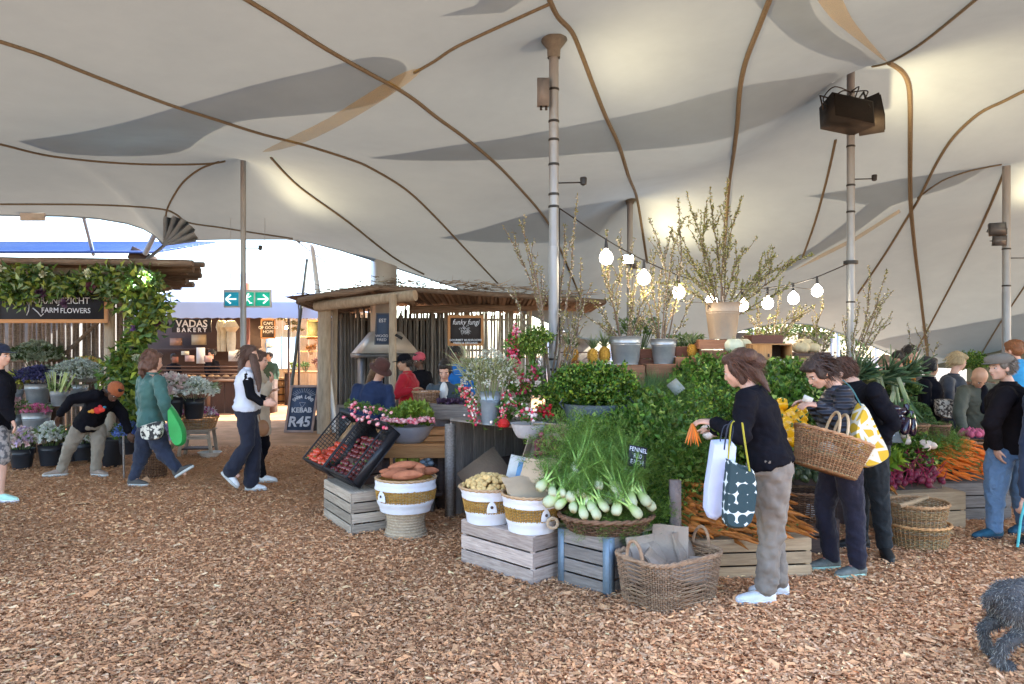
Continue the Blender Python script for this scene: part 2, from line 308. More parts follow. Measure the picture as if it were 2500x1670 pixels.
patch([(1080, 582), (1150, 568), (1250, 538), (1330, 515), (1400, 505), (1530, 484), (1520, 505), (1480, 560), (1440, 585), (1340, 592), (1200, 592)], FAB2, .05, 'shadow_overlay')
patch([(1840, -20), (1900, 50), (1950, 95), (2000, 122), (2060, 142), (2165, 154), (2100, 110), (2050, 80), (2005, 35), (1975, -20)], FAB2, .05, 'shadow_overlay')
patch([(1975, 481), (2080, 465), (2200, 440), (2330, 420), (2435, 402), (2350, 450), (2250, 482), (2180, 505), (2090, 572), (2000, 622), (1930, 662), (1905, 660), (2000, 598), (2060, 553), (2122, 502), (2050, 490)], FAB2, .05, 'shadow_overlay', m=1)
patch([(2250, 812), (2300, 806), (2380, 790), (2440, 780), (2560, 755), (2560, 880), (2400, 885), (2260, 870), (2160, 850), (2130, 838), (2180, 825)], FAB2, .05, 'shadow_overlay', m=1)
patch([(1090, 42), (1180, 15), (1210, -20), (1330, -20), (1250, 32)], FAB2, .05, 'shadow_overlay', m=1)
patch([(1035, 160), (1000, 195), (900, 262), (800, 318), (720, 352), (640, 368), (700, 335), (800, 285), (900, 222), (985, 172)], YEL, -.02, 'sun_streak', step=14)  # yellow strips under the cloth stand for streaks of sunlight
patch([(1985, -20), (2030, 40), (2090, 90), (2168, 150), (2120, 92), (2080, 40), (2045, -20)], YEL, -.02, 'sun_streak', step=14)
patch([(1935, 660), (2000, 630), (2090, 585), (2200, 515), (2195, 508), (2090, 574), (2000, 620)], YEL, -.02, 'sun_streak', step=8, m=1)
# fan of gathered cloth at the left tie-down, with its clamp and rope
fan = MB(); o_ = P(398, 600, 11.9)
for k in range(11):
    a0, a1 = R(4 + k * 7.6), R(4 + (k + 1) * 7.6); rr = .62 * (.55 + .45 * math.cos(a0 - .3)); y = .06 if k % 2 else -.06
    fan.add([tuple(o_), tuple(o_ + Vector((rr * math.cos(a0), -.1 + y, rr * .95 * math.sin(a0)))), tuple(o_ + Vector((rr * math.cos(a1), -.1 - y, rr * .95 * math.sin(a1)))), tuple(o_ + Vector((0, .04, 0)))], [(0, 1, 2), (3, 2, 1)])
fan.build('gathered_fan', M('grey_canvas', (.26, .29, .33), (.20, .22, .26), scale=3), tent, smooth=False)
flap = MB().box(P(80, 525, 12.4), (.42, .04, .2)).build('hem_flap', M('tan_canvas', (.5, .5, .5)), tent)
# ---------------------------------------------------------------- poles
STEEL = M('galvanised_pole', (.29, .31, .33), (.20, .21, .23), scale=5, rough=.5, metal=.55, bump=.1, stretch=(1, 1, .3))
BLACK = M('black_plastic', (.02, .02, .022), (.012, .012, .013), scale=10, rough=.5, bump=.05)
def pole(k, r, label, bands=(), head=0):
    px, py, Y = POLES[k]; t = P(px, py, Y); o = thing('tent_pole', (t.x, t.y, 0), 0, label, 'tent pole'); h = t.z
    MB().tube([(0, 0, 0), (0, 0, h * .56)], r * 1.08, 16).build('lower_tube', STEEL, o, smooth=True); MB().tube([(0, 0, h * .56 - .02), (0, 0, h - .05)], r, 16).build('upper_tube', STEEL, o, smooth=True)
    if head: MB().lathe([(r * 1.3, h - .24 * head), (r * 1.4, h - .15 * head), (r * 2.9, h - .06 * head), (r * 3.1, h - .035), (r * 2.9, h - .02), (.01, h - .005)], 24).build('pole_head', M('pole_head_metal', (.17, .18, .18), (.11, .12, .12), scale=14), o, smooth=True)
    MB().lathe([(.012, h - 1.49), (.03, h - 1.48), (.034, h - 1.42), (.028, h - 1.41)], 12, (r + .24, -.03, 0)).build('added_uplighter', BLACK, o, smooth=True); MB().tube([(0, 0, h - 1.46), (r + .22, -.03, h - 1.46)], .008, 5).build('added_uplighter_arm', BLACK, o)  # unseen uplighter fixture, added with its spot for the warm pole-top glow
    l_ = bpy.data.lights.new('added_uplight', 'SPOT'); l_.energy = {'A': 18, 'B': 42, 'C': 46, 'D': 20, 'E': 75}[k]; l_.color = (1, .64, .30); l_.spot_size = R(120); l_.spot_blend = 1; l_.shadow_soft_size = .05
    lo = link(bpy.data.objects.new('added_uplight', l_)); lo.parent = o; lo.location = (r + .26, -.04, h - 1.38); lo.rotation_euler = Vector((-.95, .1, -1)).to_track_quat('Z', 'Y').to_euler()
    for z in bands: MB().lathe([(r + .002, z), (r + .007, z + .005), (r + .007, z + .02), (r + .002, z + .025)], 16).build('cable_tie', BLACK, o, smooth=True)
    return o
def zAt(py, Y): return EYE - (py - HY) / F * Y
pA = pole('A', .047, 'tallest grey tent pole with junction box, standing among the flower buckets', [zAt(y, 7) for y in (118, 222, 300, 345, 405, 478, 508, 880, 905, 930)], 1)
jb = thing('junction_box', P(1326, 226, 6.93), 0, 'small grey junction box strapped high on the tallest pole', 'junction box'); MB().box((0, 0, 0), (.115, .08, .26)).build('housing', M('grey_box', (.16, .16, .17), rough=.5), jb)
MB().box((.0, -.043, 0), (.095, .006, .235)).build('cover', M('grey_box', (.2, .2, .2)), jb); 
for x in (-.02, .03): MB().tube([(x, 0, -.13), (x, 0, -.17)], .012).build('cable_gland', BLACK, jb)
pB = pole('B', .048, 'tent pole carrying the pair of black loudspeakers', [zAt(y, 9.2) for y in (170, 360, 455, 520, 740)])
MB().tube([(0, 0, zAt(645, 9.2)), (0, 0, zAt(637, 9.2))], .09, 14).build('clamp', BLACK, pB, smooth=True)
pC = pole('C', .055, 'distant slim tent pole with a lit floodlight behind the blossom branches', [], .45)
pD = pole('D', .043, 'bare tent pole in front of the bakery exit sign', [])
pE = pole('E', .056, 'tent pole with two unlit square floodlights at the far right', [zAt(610, 11), zAt(700, 11)])
def leaning(name, a, b, r, mat, label, cat, r2=None):
    v = MB().tube([tuple(a), tuple(lerp(a, b, .5)), tuple(b)], [r, (r + (r2 or r)) / 2, r2 or r], 10); return v.build(name, mat, smooth=True, label=label, cat=cat)
WHP = M('white_paint_steel', (.62, .64, .68), (.5, .52, .56), scale=4, rough=.4, metal=.2, bump=.05)
leaning('leaning_prop', Vector((P(818, 1055, 14.0).x, 14.0, 0)), P(762, 598, 14.2), .062, WHP, 'white leaning tent prop beside the kebab board', 'tent prop', .05)
leaning('slim_prop', Vector((P(728, 990, 16).x, 15.2, 0)), P(750, 632, 15.0), .035, M('dark_pole', (.12, .13, .12)), 'thin dark green pole leaning in front of the bakery', 'pole', .03)
leaning('far_prop', P(228, 622, 14.5), P(204, 528, 12.7), .035, M('blue_steel', (.25, .31, .4)), 'thin steel prop under the tent edge above the flower stall', 'tent prop')
leaning('brace_prop', P(355, 618, 13.8), P(383, 562, 13.0), .05, M('blue_steel', (.25, .31, .4)), 'steel brace rising from the flower stall roof to the tent hem', 'tent prop')
leaning('guy_rope', P(725, 588, 13.9), P(888, 708, 19), .022, M('blue_rope', (.32, .37, .43)), 'guy rope sloping down behind the mushroom stall', 'rope')
leaning('tie_rope', P(400, 600, 13.1), P(352, 640, 12.0), .03, M('dark_rope', (.12, .1, .08)), 'dark tie rope from the gathered cloth to the flower stall', 'rope')
# speakers on pole B
bp = P(2077, 0, 9.2)
def speaker(px, py, Y, rot, tilt, s, label):
    o = thing('loudspeaker', P(px, py, Y), 0, label, 'loudspeaker', tilt=(R(tilt), R(6), R(rot)))
    MB().add([(x * s, y * s, z * s) for (x, y, z) in [(-.3, -.16, -.17), (.3, -.16, -.17), (.24, .16, -.15), (-.24, .16, -.15), (-.3, -.16, .17), (.3, -.16, .17), (.24, .16, .15), (-.24, .16, .15)]],
             [(0, 3, 2, 1), (4, 5, 6, 7), (0, 1, 5, 4), (1, 2, 6, 5), (2, 3, 7, 6), (3, 0, 4, 7)]).build('cabinet', M('speaker_black', (.007, .007, .008), (.012, .012, .013), scale=20, rough=.6), o)
    MB().box((0, -.168 * s, 0), (.55 * s, .012, .29 * s)).build('grille', M('grille', (.004, .004, .004), rough=.9, bump=.6, bscale=300), o)
    MB().tube([(-.31 * s, 0, .02), (-.33 * s, .02, .22 * s), (0, .1, .27 * s), (.33 * s, .02, .22 * s), (.31 * s, 0, .02)], .012, 6).build('yoke', BLACK, o); return o
speaker(2062, 282, 9.0, 14, -12, 1.0, 'larger black loudspeaker facing forward on the middle pole'); speaker(2122, 284, 9.42, 62, -10, .95, 'second black loudspeaker turned right behind its twin')
cab = MB(); 
for k in range(5):
    x0 = 2010 + k * 26; cab.tube(smooth_line([P(2077, 225, 9.15), P(2077 - 40 + k * 20, 212 + (k % 3) * 10, 9.0), P(x0, 240, 8.95), P(x0 + 10, 262, 8.9)], 5), .008, 5)
cab.build('speaker_cable', BLACK, smooth=True, label='loops of black cable above the loudspeakers', cat='cable')
# floodlights on poles E and C
def flood(px, py, Y, s, label, lit=False, tilt=0, rot=0):
    o = thing('floodlight', P(px, py, Y), 0, label, 'floodlight', tilt=(R(tilt), 0, R(rot)))
    MB().box((0, 0, 0), (.18 * s, .06 * s, .15 * s)).build('housing', M('flood_dark', (.05, .05, .055), rough=.5), o)
    MB().box((0, -.034 * s, 0), (.15 * s, .008, .12 * s)).build('lens', M('lit_lens', (.8, .9, 1), emis=(.8, .93, 1), es=14, bump=0) if lit else M('dark_lens', (.10, .10, .11), rough=.15, bump=0), o)
    MB().tube([(-.1 * s, 0, 0), (-.1 * s, .07, 0), (.1 * s, .07, 0), (.1 * s, 0, 0)], .008, 6).build('bracket', BLACK, o)
    for k in range(5): MB().box((-.07 * s + k * .035 * s, .04 * s, 0), (.006, .03 * s, .13 * s)).build('cooling_fin', M('flood_dark', (.05, .05, .055)), o)
    return o
flood(2435, 560, 10.9, 1.25, 'upper of two unlit floodlights on the far right pole', tilt=-18, rot=-20); flood(2440, 588, 10.85, 1.0, 'lower of two unlit floodlights on the far right pole', tilt=8, rot=-10)
flood(1533, 634, 13.3, 1.2, 'lit white floodlight on the distant pole', lit=True); flood(1549, 646, 13.35, 1.0, 'unlit floodlight turned sideways on the distant pole', rot=60)
# ---------------------------------------------------------------- ground
gm = M('woodchip_bed', (.62, .33, .17), (.38, .20, .10), scale=2.5, rough=.95, bump=.8, bscale=55, c3=(.50, .27, .14), spec=.1)
g = MB(); n = 60; gx = np.linspace(-90, 90, n); gy = np.linspace(-40, 140, n); X, Y = np.meshgrid(gx, gy); V = np.stack([X, Y, X * 0], -1).reshape(-1, 3); i = (np.arange(n - 1)[:, None] * n + np.arange(n - 1)[None]).ravel()[:, None]
g.add(V, i + np.array([[0, 1, n + 1, n]])); g.build('ground', gm, world=True, kind='structure')
MB().box((0, 75, -.08), (190, 100, .176)).build('added_pavement', M('added_grey_paving', (.06, .05, .042), (.04, .035, .03), scale=1.5), world=True, kind='structure')  # paving added to cut the pink light bounced from the outer ground
def chips(N, y0, y1, s, name):
    u = RNG.uniform(0, 1, N); Y = y0 * (y1 / y0) ** u; X = RNG.uniform(-1, 1, N) * Y * .8; Z = RNG.uniform(.002, .022, N)
    a = RNG.uniform(0, 2 * math.pi, N); L = s * RNG.lognormal(0, .45, N); W = L * RNG.uniform(.22, .6, N); d = np.stack([np.cos(a), np.sin(a), RNG.normal(0, .13, N)], 1); sd_ = np.stack([-np.sin(a), np.cos(a), RNG.normal(0, .16, N)], 1)
    p = np.stack([X, Y, Z], 1); V = np.stack([p - d * L[:, None] * .5 - sd_ * W[:, None] * .3, p - d * L[:, None] * .1 + sd_ * W[:, None] * -.55, p + d * L[:, None] * .5 - sd_ * W[:, None] * .1, p + d * L[:, None] * .25 + sd_ * W[:, None] * .5], 1)
    V[:, :, 2] = np.maximum(V[:, :, 2] + RNG.uniform(0, .012, (N, 4)), .003); i = np.arange(N)[:, None] * 4
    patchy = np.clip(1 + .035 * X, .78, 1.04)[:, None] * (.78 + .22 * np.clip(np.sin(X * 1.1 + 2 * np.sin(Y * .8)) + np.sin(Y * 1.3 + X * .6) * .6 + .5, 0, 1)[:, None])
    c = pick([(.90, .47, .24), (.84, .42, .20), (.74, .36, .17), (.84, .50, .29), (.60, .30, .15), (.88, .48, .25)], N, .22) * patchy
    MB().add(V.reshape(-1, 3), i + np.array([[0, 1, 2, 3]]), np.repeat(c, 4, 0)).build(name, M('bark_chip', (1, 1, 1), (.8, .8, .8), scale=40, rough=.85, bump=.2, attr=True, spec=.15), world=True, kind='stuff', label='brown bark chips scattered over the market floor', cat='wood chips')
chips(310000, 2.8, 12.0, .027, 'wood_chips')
# ================================================================ materials shared by the stalls
BARK = M('weathered_lath', (.24, .18, .14), (.10, .07, .055), scale=6, rough=.9, bump=.5, bscale=25, stretch=(.6, 8, 8), rand=.35)
LOG = M('gum_pole', (.42, .35, .27), (.26, .21, .16), scale=5, rough=.85, bump=.3, stretch=(4, 4, .8), rand=.1)
OLDW = M('old_grey_wood', (.30, .26, .235), (.15, .125, .11), scale=4, rough=.85, bump=.5, bscale=30, stretch=(1.2, 14, 14), rand=.28)
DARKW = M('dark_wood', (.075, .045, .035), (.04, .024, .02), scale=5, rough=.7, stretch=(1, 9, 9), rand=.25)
ORW = M('orange_pine', (.42, .20, .075), (.28, .12, .04), scale=4, rough=.55, bump=.2, stretch=(1.2, 12, 12), rand=.15)
REDW = M('red_brown_crate', (.33, .15, .08), (.2, .085, .045), scale=5, rough=.7, bump=.4, stretch=(1.2, 12, 12), rand=.25)
PALEW = M('pale_crate_wood', (.46, .38, .30), (.24, .19, .15), scale=5, rough=.8, bump=.4, bscale=25, stretch=(1.2, 13, 13), rand=.3)
CHALKB = M('chalkboard', (.022, .024, .034), (.014, .015, .02), scale=3, rough=.8)
CHALKBL = M('blue_chalkboard', (.06, .09, .16), (.04, .06, .11), scale=4, rough=.7)
CHALK = M('chalk', (.75, .78, .85), (.4, .42, .5), scale=60, rough=.9)
WHITE = M('white_matte', (.75, .75, .76), (.65, .65, .67), scale=4)
LEAF = M('leaf', (.92, .86, .66), (.50, .52, .42), scale=12, rough=.5, bump=0, attr=True, trans=.25, spec=.4)
PETAL = M('petal', (1, 1, 1), (.85, .85, .85), scale=14, rough=.6, bump=0, attr=True, trans=.25)
def tubo(name, a, b, r, mat, parent, n=7, wob=.0, taper=1.0):
    a, b = Vector(a), Vector(b); m = 4 if wob else 2; pts = [lerp(a, b, t) + (Vector(rdirs(1)[0]) * wob if 0 < t < 1 else Vector()) for t in np.linspace(0, 1, m)]
    return MB().tube(pts, np.linspace(r, r * taper, m), n).build(name, mat, parent, world=True, smooth=True)
def frame_board(o, c, w_, h, tilt, mat, fm, fw=.03, ft=.03, slant=0):
    """chalkboard with four frame rails, facing the camera (-Y), leaning back by tilt; slant shears it sideways"""
    up = Vector((slant, math.sin(tilt), math.cos(tilt))); c = Vector(c); X = Vector((1, 0, 0)); nrm = X.cross(up).normalized() * 1.0
    if nrm.y > 0: nrm = -nrm
    a, b, d, e = c - X * w_ / 2 - up * h / 2, c + X * w_ / 2 - up * h / 2, c + X * w_ / 2 + up * h / 2, c - X * w_ / 2 + up * h / 2
    k = nrm * .008; MB().add([tuple(v + s) for s in (k, -k) for v in (a, b, d, e)], [(0, 1, 2, 3), (7, 6, 5, 4), (0, 4, 5, 1), (1, 5, 6, 2), (2, 6, 7, 3), (3, 7, 4, 0)]).build('panel', mat, o, world=True)
    for p, q in ((a, b), (b, d), (d, e), (e, a)): board(o, p + nrm * .008, q + nrm * .008, fw, ft, nrm, fm, 'frame_rail', world=True, over=fw)
    return nrm, up
# ================================================================ flower stall on the left
fs = thing('flower_stall', P(130, 0, 11.2) * 1, 0, 'flower stall with split pole roof and upright pole back wall at the left', 'market stall'); fs.location.z = 0
for k in range(30):
    t = k / 29; Y = 10.15 + 2.5 * t; z = 2.92 - .22 * t + random.uniform(-.03, .03); xr = (505 - 60 * t + random.uniform(-45, 20) - CX) / F * Y
    tubo('roof_pole', (-9.9, Y, z + .05), (xr, Y + random.uniform(-.06, .06), z + random.uniform(-.06, .02)), random.uniform(.035, .055), BARK, fs, wob=.02)
for k in range(9): tubo('roof_pole', (-9.9, 10.4 + k * .25, 2.95), ((455 - k * 12 - CX) / F * (10.4 + k * .25), 10.4 + k * .25, 2.90), .035, BARK, fs, wob=.02)
for px, Y, r in ((268, 10.7, .075), (-60, 10.7, .08), (258, 12.6, .07)): tubo('post', ((px - CX) / F * Y, Y, 0), ((px - CX) / F * Y, Y, 2.84), r, LOG, fs, n=12)
for k in range(36):
    X = -9.6 + k * .085 + random.uniform(-.015, .015); tubo('wall_pole', (X, 12.35, 0), (X + random.uniform(-.02, .02), 12.35, 2.55), random.uniform(.026, .038), BARK, fs, n=6, wob=.008)
tubo('cross_beam', (-9.8, 12.28, 1.45), (-6.85, 12.28, 1.45), .04, BARK, fs); tubo('brace', P(242, 785, 12.2), P(140, 880, 12.2), .03, BARK, fs); tubo('cross_beam', (-9.8, 10.6, 2.8), (-5.7, 10.6, 2.8), .06, LOG, fs)
for k, (Y, z, dY) in enumerate(((10.35, .34, .45), (10.95, .78, .5), (11.6, 1.12, .5))):
    for j in range(3): board(fs, (-9.4, Y + j * dY / 3, z), (-6.0, Y + j * dY / 3, z), dY / 3 - .01, .03, (0, 0, 1), OLDW, 'shelf_plank', world=True)
    for x in (-9.0, -7.5, -6.1): MB().box((x, Y + .15, z / 2 - .01), (.07, .3, z - .03)).build('shelf_leg', DARKW, fs, world=True)
bl = thing('blue_roofed_building', (-10.5, 15.5, 0), 0, 'building with blue corrugated roof behind the flower stall', 'building')
for k in range(9): MB().box((-7.05 - 6.5 + k * .0 + 3.1, 14.2 + k * .32, 3.56 + k * .07), (6.9, .34, .045), rot=Matrix.Rotation(R(11), 3, 'X')).build('roof_sheet', M('blue_sheet', (.014, .04, .16), (.01, .03, .12), scale=3, rough=.45, metal=.2, rand=.15), bl, world=True)
MB().box((-11.8, 15.8, 1.65), (5.4, 2.2, 3.3)).build('wall', M('shed_wall', (.2, .2, .2)), bl, world=True); MB().box((-7.35, 14.25, 3.45), (.5, .1, .25), rot=Matrix.Rotation(R(25), 3, 'Y')).build('gutter_end', DARKW, bl, world=True)
lampo = thing('stall_lamp', P(350, 672, 10.0), 0, 'lit white lamp hanging under the flower stall roof corner', 'lamp')
MB().lathe([(.02, .1), (.05, .09), (.075, .03), (.07, 0), (.05, -.02)], 16).build('lamp_housing', M('grey_metal', (.45, .45, .43), metal=.5, rough=.4), lampo, smooth=True); MB().ell((.02, -.02, -.09), (.055, .055, .07)).build('bulb', M('cool_bulb', (.9, 1, .95), emis=(.8, 1, .93), es=30, bump=0), lampo, smooth=True)
ll = bpy.data.lights.new('lamp_light', 'POINT'); ll.energy = 25; ll.color = (.85, 1, .92); ll.shadow_soft_size = .06; lo = link(bpy.data.objects.new('lamp_light', ll)); lo.parent = lampo; lo.location = (.02, -.1, -.12)
fb = thing('farm_flowers_board', P(130, 785, 10.3), 0, 'black chalkboard lettered FARM FLOWERS hung on the flower stall', 'sign')
frame_board(fb, P(128, 740, 10.3), 1.56, .52, 0, CHALKB, ORW, .055)
for s_, px, py, sz in (('FARM', 122, 758, .105), ('FLOWERS', 184, 759, .105), ('ORANJEZICHT', 150, 735, .13)): text(fb, s_, sz, P(px, py, 10.27), (0, -1, 0), CHALK, sx=.95)
tw = MB()
for k in range(7): tw.tube([P(72, 750 - 2 * k, 10.27), P(62 + 7 * k, 722 + 3 * abs(k - 3), 10.27)], .004, 4)
tw.tube([P(72, 745, 10.27), P(70, 758, 10.27), P(65, 770, 10.27)], .006, 4); tw.tube([P(80, 752, 10.27), P(92, 762, 10.27), P(100, 772, 10.27), P(106, 766, 10.27)], .008, 4); tw.build('chalk_drawing', CHALK, fb, world=True)['kind'] = 'stuff'
GREENS = [(.07, .16, .035), (.11, .22, .05), (.20, .30, .05), (.10, .20, .10), (.30, .38, .10)]
g1 = MB(); n = 2700; X = RNG.uniform(-120, 395, n); Yc = 10.1 + RNG.normal(0, .12, n); py = 690 + RNG.normal(0, 1, n) * (17 + 8 * np.sin(X / 38)) + 6 * np.sin(X / 21)
pt = np.stack([(X - CX) / F * Yc, Yc, EYE - (np.clip(py, 648, 752) - HY) / F * Yc], 1); leaves(g1, pt, unit(rdirs(n) + [0, -.5, -.25]), RNG.uniform(.08, .15, n), RNG.uniform(.04, .07, n), GREENS + [(.35, .5, .35)], jit=.3)
n = 3600; py = RNG.uniform(672, 1062, n); cx = 338 + 22 * np.sin(py / 38) + np.clip((800 - py) * .14, -14, 16); wdt = 42 + 14 * np.sin(py / 29 + 1); X = cx + RNG.normal(0, .5, n) * wdt; Yc = 9.95 + RNG.normal(0, .14, n)
pt = np.stack([(X - CX) / F * Yc, Yc, EYE - (py - HY) / F * Yc], 1); leaves(g1, pt, unit(rdirs(n) + [0, -.5, -.3]), RNG.uniform(.08, .16, n), RNG.uniform(.045, .08, n), GREENS + [(.33, .40, .07)], jit=.3)
gar = thing('leafy_garland', P(340, 1060, 10), 0, 'thick green garland climbing the flower stall post and roof edge', 'garland'); gar.location.z = 0
MB().tube([P(325, 1060, 10.1).xyz * 1, P(340, 900, 10.1), P(350, 760, 10.1), P(330, 690, 10.1), P(100, 690, 10.15), P(-100, 690, 10.15)], .035, 6).build('vine_core', BARK, gar, world=True, smooth=True); go_ = g1.build('foliage', LEAF, gar, world=True); go_['kind'] = 'stuff'
def blooms(mb, c, nrm, r, cols, k=9, cup=.5):
    n = len(c); rp = np.repeat(np.asarray(c), k, 0); dn = np.repeat(unit(nrm), k, 0); d = unit(dn * cup + rdirs(n * k) * .9); rr = np.repeat(np.broadcast_to(r, n), k)
    cc = np.repeat(pick(cols, n, .12), k, 0) * RNG.uniform(.85, 1.1, (n * k, 1)); leaves(mb, rp, d, rr, rr * .75, np.clip(cc, 0, 1), up=dn, curl=-.2); return mb
for q_ in (P(108, 670, 9.9), P(214, 667, 9.9), P(3, 655, 9.9), P(330, 873, 9.75)): blooms(m_ := MB(), [q_], [[0, -1, .2]], .07, [(.75, .78, .62)], 22).build('white_rose', PETAL, gar, world=True)
for q_ in (P(100, 715, 9.9), P(220, 700, 9.9), P(160, 740, 9.9), P(365, 765, 9.8), P(385, 790, 9.8), P(322, 845, 9.8), P(330, 800, 9.8)): blooms(MB(), [q_], [[0, -1, .2]], .085, [(.10, .05, .10), (.16, .06, .09), (.25, .12, .35)], 16).build('purple_flower', PETAL, gar, world=True)
# ---- buckets and bunches
ZINC = M('zinc', (.36, .38, .40), (.25, .27, .29), scale=9, rough=.45, metal=.6, bump=.08)
BLKB = M('black_bucket', (.025, .028, .035), (.018, .02, .026), scale=4, rough=.4, bump=.03)
def bucket(loc, rt, rb, h, mat, label, group=None, name='bucket', handle=True, water=True, cat='bucket', s=1):
    o = thing(name, loc, random.uniform(-.4, .4), label, cat, group)
    pr = [(.002, .012), (rb * .96, .012), (rb, 0), (rb + (rt - rb) * .12, h * .12), (rb + (rt - rb) * .12 + .004, h * .14), (rb + (rt - rb) * .68, h * .68), (rb + (rt - rb) * .70 + .005, h * .70), (rb + (rt - rb) * .72, h * .72), (rb + (rt - rb) * .76 + .005, h * .76), (rb + (rt - rb) * .78, h * .78), (rt, h * .985), (rt + .006, h), (rt + .001, h * 1.008), (rt - .006, h * .99), (rb * .95, .02), (.002, .02)]
    MB().lathe(pr, 28).build('pail', mat, o, smooth=True, auto=50)
    if handle:
        MB().tube([(rt * math.cos(a) * 1.02, rt * 1.02 * .35 * math.sin(a) - .02, h * .93 - rt * .75 * math.sin(a)) for a in np.linspace(0, math.pi, 12)], .004, 5).build('handle', M('wire', (.3, .3, .3), metal=.8, rough=.4), o, smooth=True)
    return o
def bunch(loc, r, h, leafc, flc, label, nf=40, fr=.03, nl=160, ls=.09, lw=.03, petals=9, name='flower_bunch', cat='flowers', group=None, spread=.9, dome=.6, stem=True):
    o = thing(name, loc, 0, label, cat, group); a = RNG.uniform(0, 6.283, nl); rr = np.sqrt(RNG.uniform(0, 1, nl)) * r * spread
    top = np.stack([rr * np.cos(a), rr * np.sin(a), h * (.35 + .45 * RNG.uniform(0, 1, nl))], 1); m = MB()
    if nl: leaves(m, top, unit(top * [1.6, 1.6, .4] + rdirs(nl) * .12 + [0, 0, .1]), ls * RNG.uniform(.6, 1.3, nl), lw * RNG.uniform(.7, 1.2, nl), leafc, jit=.25)
    if stem: q = RNG.integers(0, max(nl, 1), 40); [m.tube([(top[i, 0] * .3, top[i, 1] * .3, -.05), tuple(top[i])], .004, 4, False, leafc[0]) for i in q[:24] if nl]
    m.build('greenery', LEAF, o)
    if nf:
        a = RNG.uniform(0, 6.283, nf); u = np.sqrt(RNG.uniform(0, 1, nf)); c = np.stack([r * u * np.cos(a), r * u * np.sin(a), h * (1 - dome * u * u) + RNG.normal(0, h * .04, nf)], 1); m = MB(); blooms(m, c, unit(c * [1.5, 1.5, 1] + [0, 0, .05]), fr * RNG.uniform(.7, 1.2, nf), flc, petals); k = m.build('blossoms', PETAL, o)
        if nf > 60: k['kind'] = 'stuff'
    return o
# left stall: px, base py, Y, bucket (rt, rb, h, mat), flowers
WLV = [(.25, .36, .15), (.14, .24, .09)]; GY = [(.22, .28, .20), (.35, .40, .32)]
def potted(px, py, Y, b, fl, blab, flab, z=None, **kw):
    p = P(px, py, Y); 
    if z is not None: p.z = z
    if b: bucket(p, b[0], b[1], b[2], b[3], blab, 'flower buckets of the flower stall')
    r, h, lc, fc = fl[:4]; fl[4]['nf'] = int(fl[4]['nf'] * 2.0) if fl[4]['nf'] > 20 else fl[4]['nf']; fl[4]['fr'] = fl[4]['fr'] * 1.5; return bunch(p + Vector((0, 0, (b[2] * .85 if b else 0))), r, h, lc, fc, flab, group=None, **(fl[4] if len(fl) > 4 else {}))
potted(54, 1145, 9.8, (.15, .11, .28, BLKB), (.24, .30, WLV, [(.80, .58, .56), (.70, .55, .76), (.76, .68, .62)], dict(nf=170, fr=.028, petals=7)), 'black bucket of pale pink hydrangeas at the front left', 'pale pink and lilac hydrangeas in a black bucket')
potted(124, 1135, 9.95, (.16, .12, .28, BLKB), (.20, .32, WLV, [(.78, .80, .74)], dict(nf=110, fr=.032)), 'black bucket of white roses beside the pink hydrangeas', 'white roses in a black bucket near the bending man')
potted(205, 1122, 10.1, (.14, .11, .24, BLKB), (.19, .22, WLV, [(.78, .80, .74)], dict(nf=80, fr=.03)), 'black bucket half hidden behind the legs of the bending man', 'small white flowers seen between the legs of the bending man')
potted(172, 1125, 10.2, (.13, .11, .24, BLKB), (.12, .2, WLV, [(.5, .45, .3)], dict(nf=16, fr=.03)), 'black bucket in shade behind the khaki trousers', 'small cream buds in the shaded black bucket')
o = thing('square_bin', P(277, 1128, 10.0), .2, 'tall square black bin beside the garland foot', 'bin'); o.location.z = 0
MB().add([(x * w_, y * w_, z) for z, w_ in ((0, .10), (.39, .14)) for x, y in ((-1, -1), (1, -1), (1, 1), (-1, 1))], [(0, 3, 2, 1), (0, 1, 5, 4), (1, 2, 6, 5), (2, 3, 7, 6), (3, 0, 4, 7)]).build('bin_body', BLKB, o)
for a, b in (((-.145, -.145), (.145, -.145)), ((.145, -.145), (.145, .145)), ((.145, .145), (-.145, .145)), ((-.145, .145), (-.145, -.145))): board(o, (*a, .38), (*b, .38), .03, .02, (0, 0, 1), BLKB, 'rim')
potted(30, 1055, 10.5, (.16, .12, .30, ZINC), (.19, .28, WLV, [(.65, .35, .38), (.7, .5, .45)], dict(nf=30, fr=.04)), 'grey bucket of pink roses at the far left shelf', 'loose pink roses in a grey bucket', z=.37)
potted(89, 1062, 10.45, (.19, .14, .36, ZINC), (.17, .14, WLV, [(.62, .12, .26), (.75, .25, .4)], dict(nf=60, fr=.035)), 'zinc bucket of magenta carnations on the low shelf', 'magenta carnations packed in a zinc bucket', z=.36)
potted(92, 1005, 11.1, (.18, .14, .30, ZINC), (.34, .30, [(.045, .05, .12), (.07, .08, .16)], [(.05, .05, .14), (.10, .09, .22)], dict(nf=260, fr=.025, petals=6)), 'zinc bucket behind the magenta carnations', 'wide mass of dark blue lavender on the middle shelf', z=.80)
potted(34, 985, 11.0, (.13, .1, .2, ZINC), (.20, .30, [(.3, .38, .06), (.4, .45, .1)], [(.55, .55, .12)], dict(nf=70, fr=.025)), 'zinc pot of yellow green foliage at the far left', 'yellow green filler foliage beside the lavender', z=.81)
potted(190, 985, 11.3, (.15, .12, .25, ZINC), (.46, .42, GY, [(.50, .56, .50), (.62, .66, .60)], dict(nf=420, fr=.022, petals=5, nl=400)), 'zinc bucket under the grey gypsophila cloud', 'wide cloud of grey green gypsophila', z=.82)
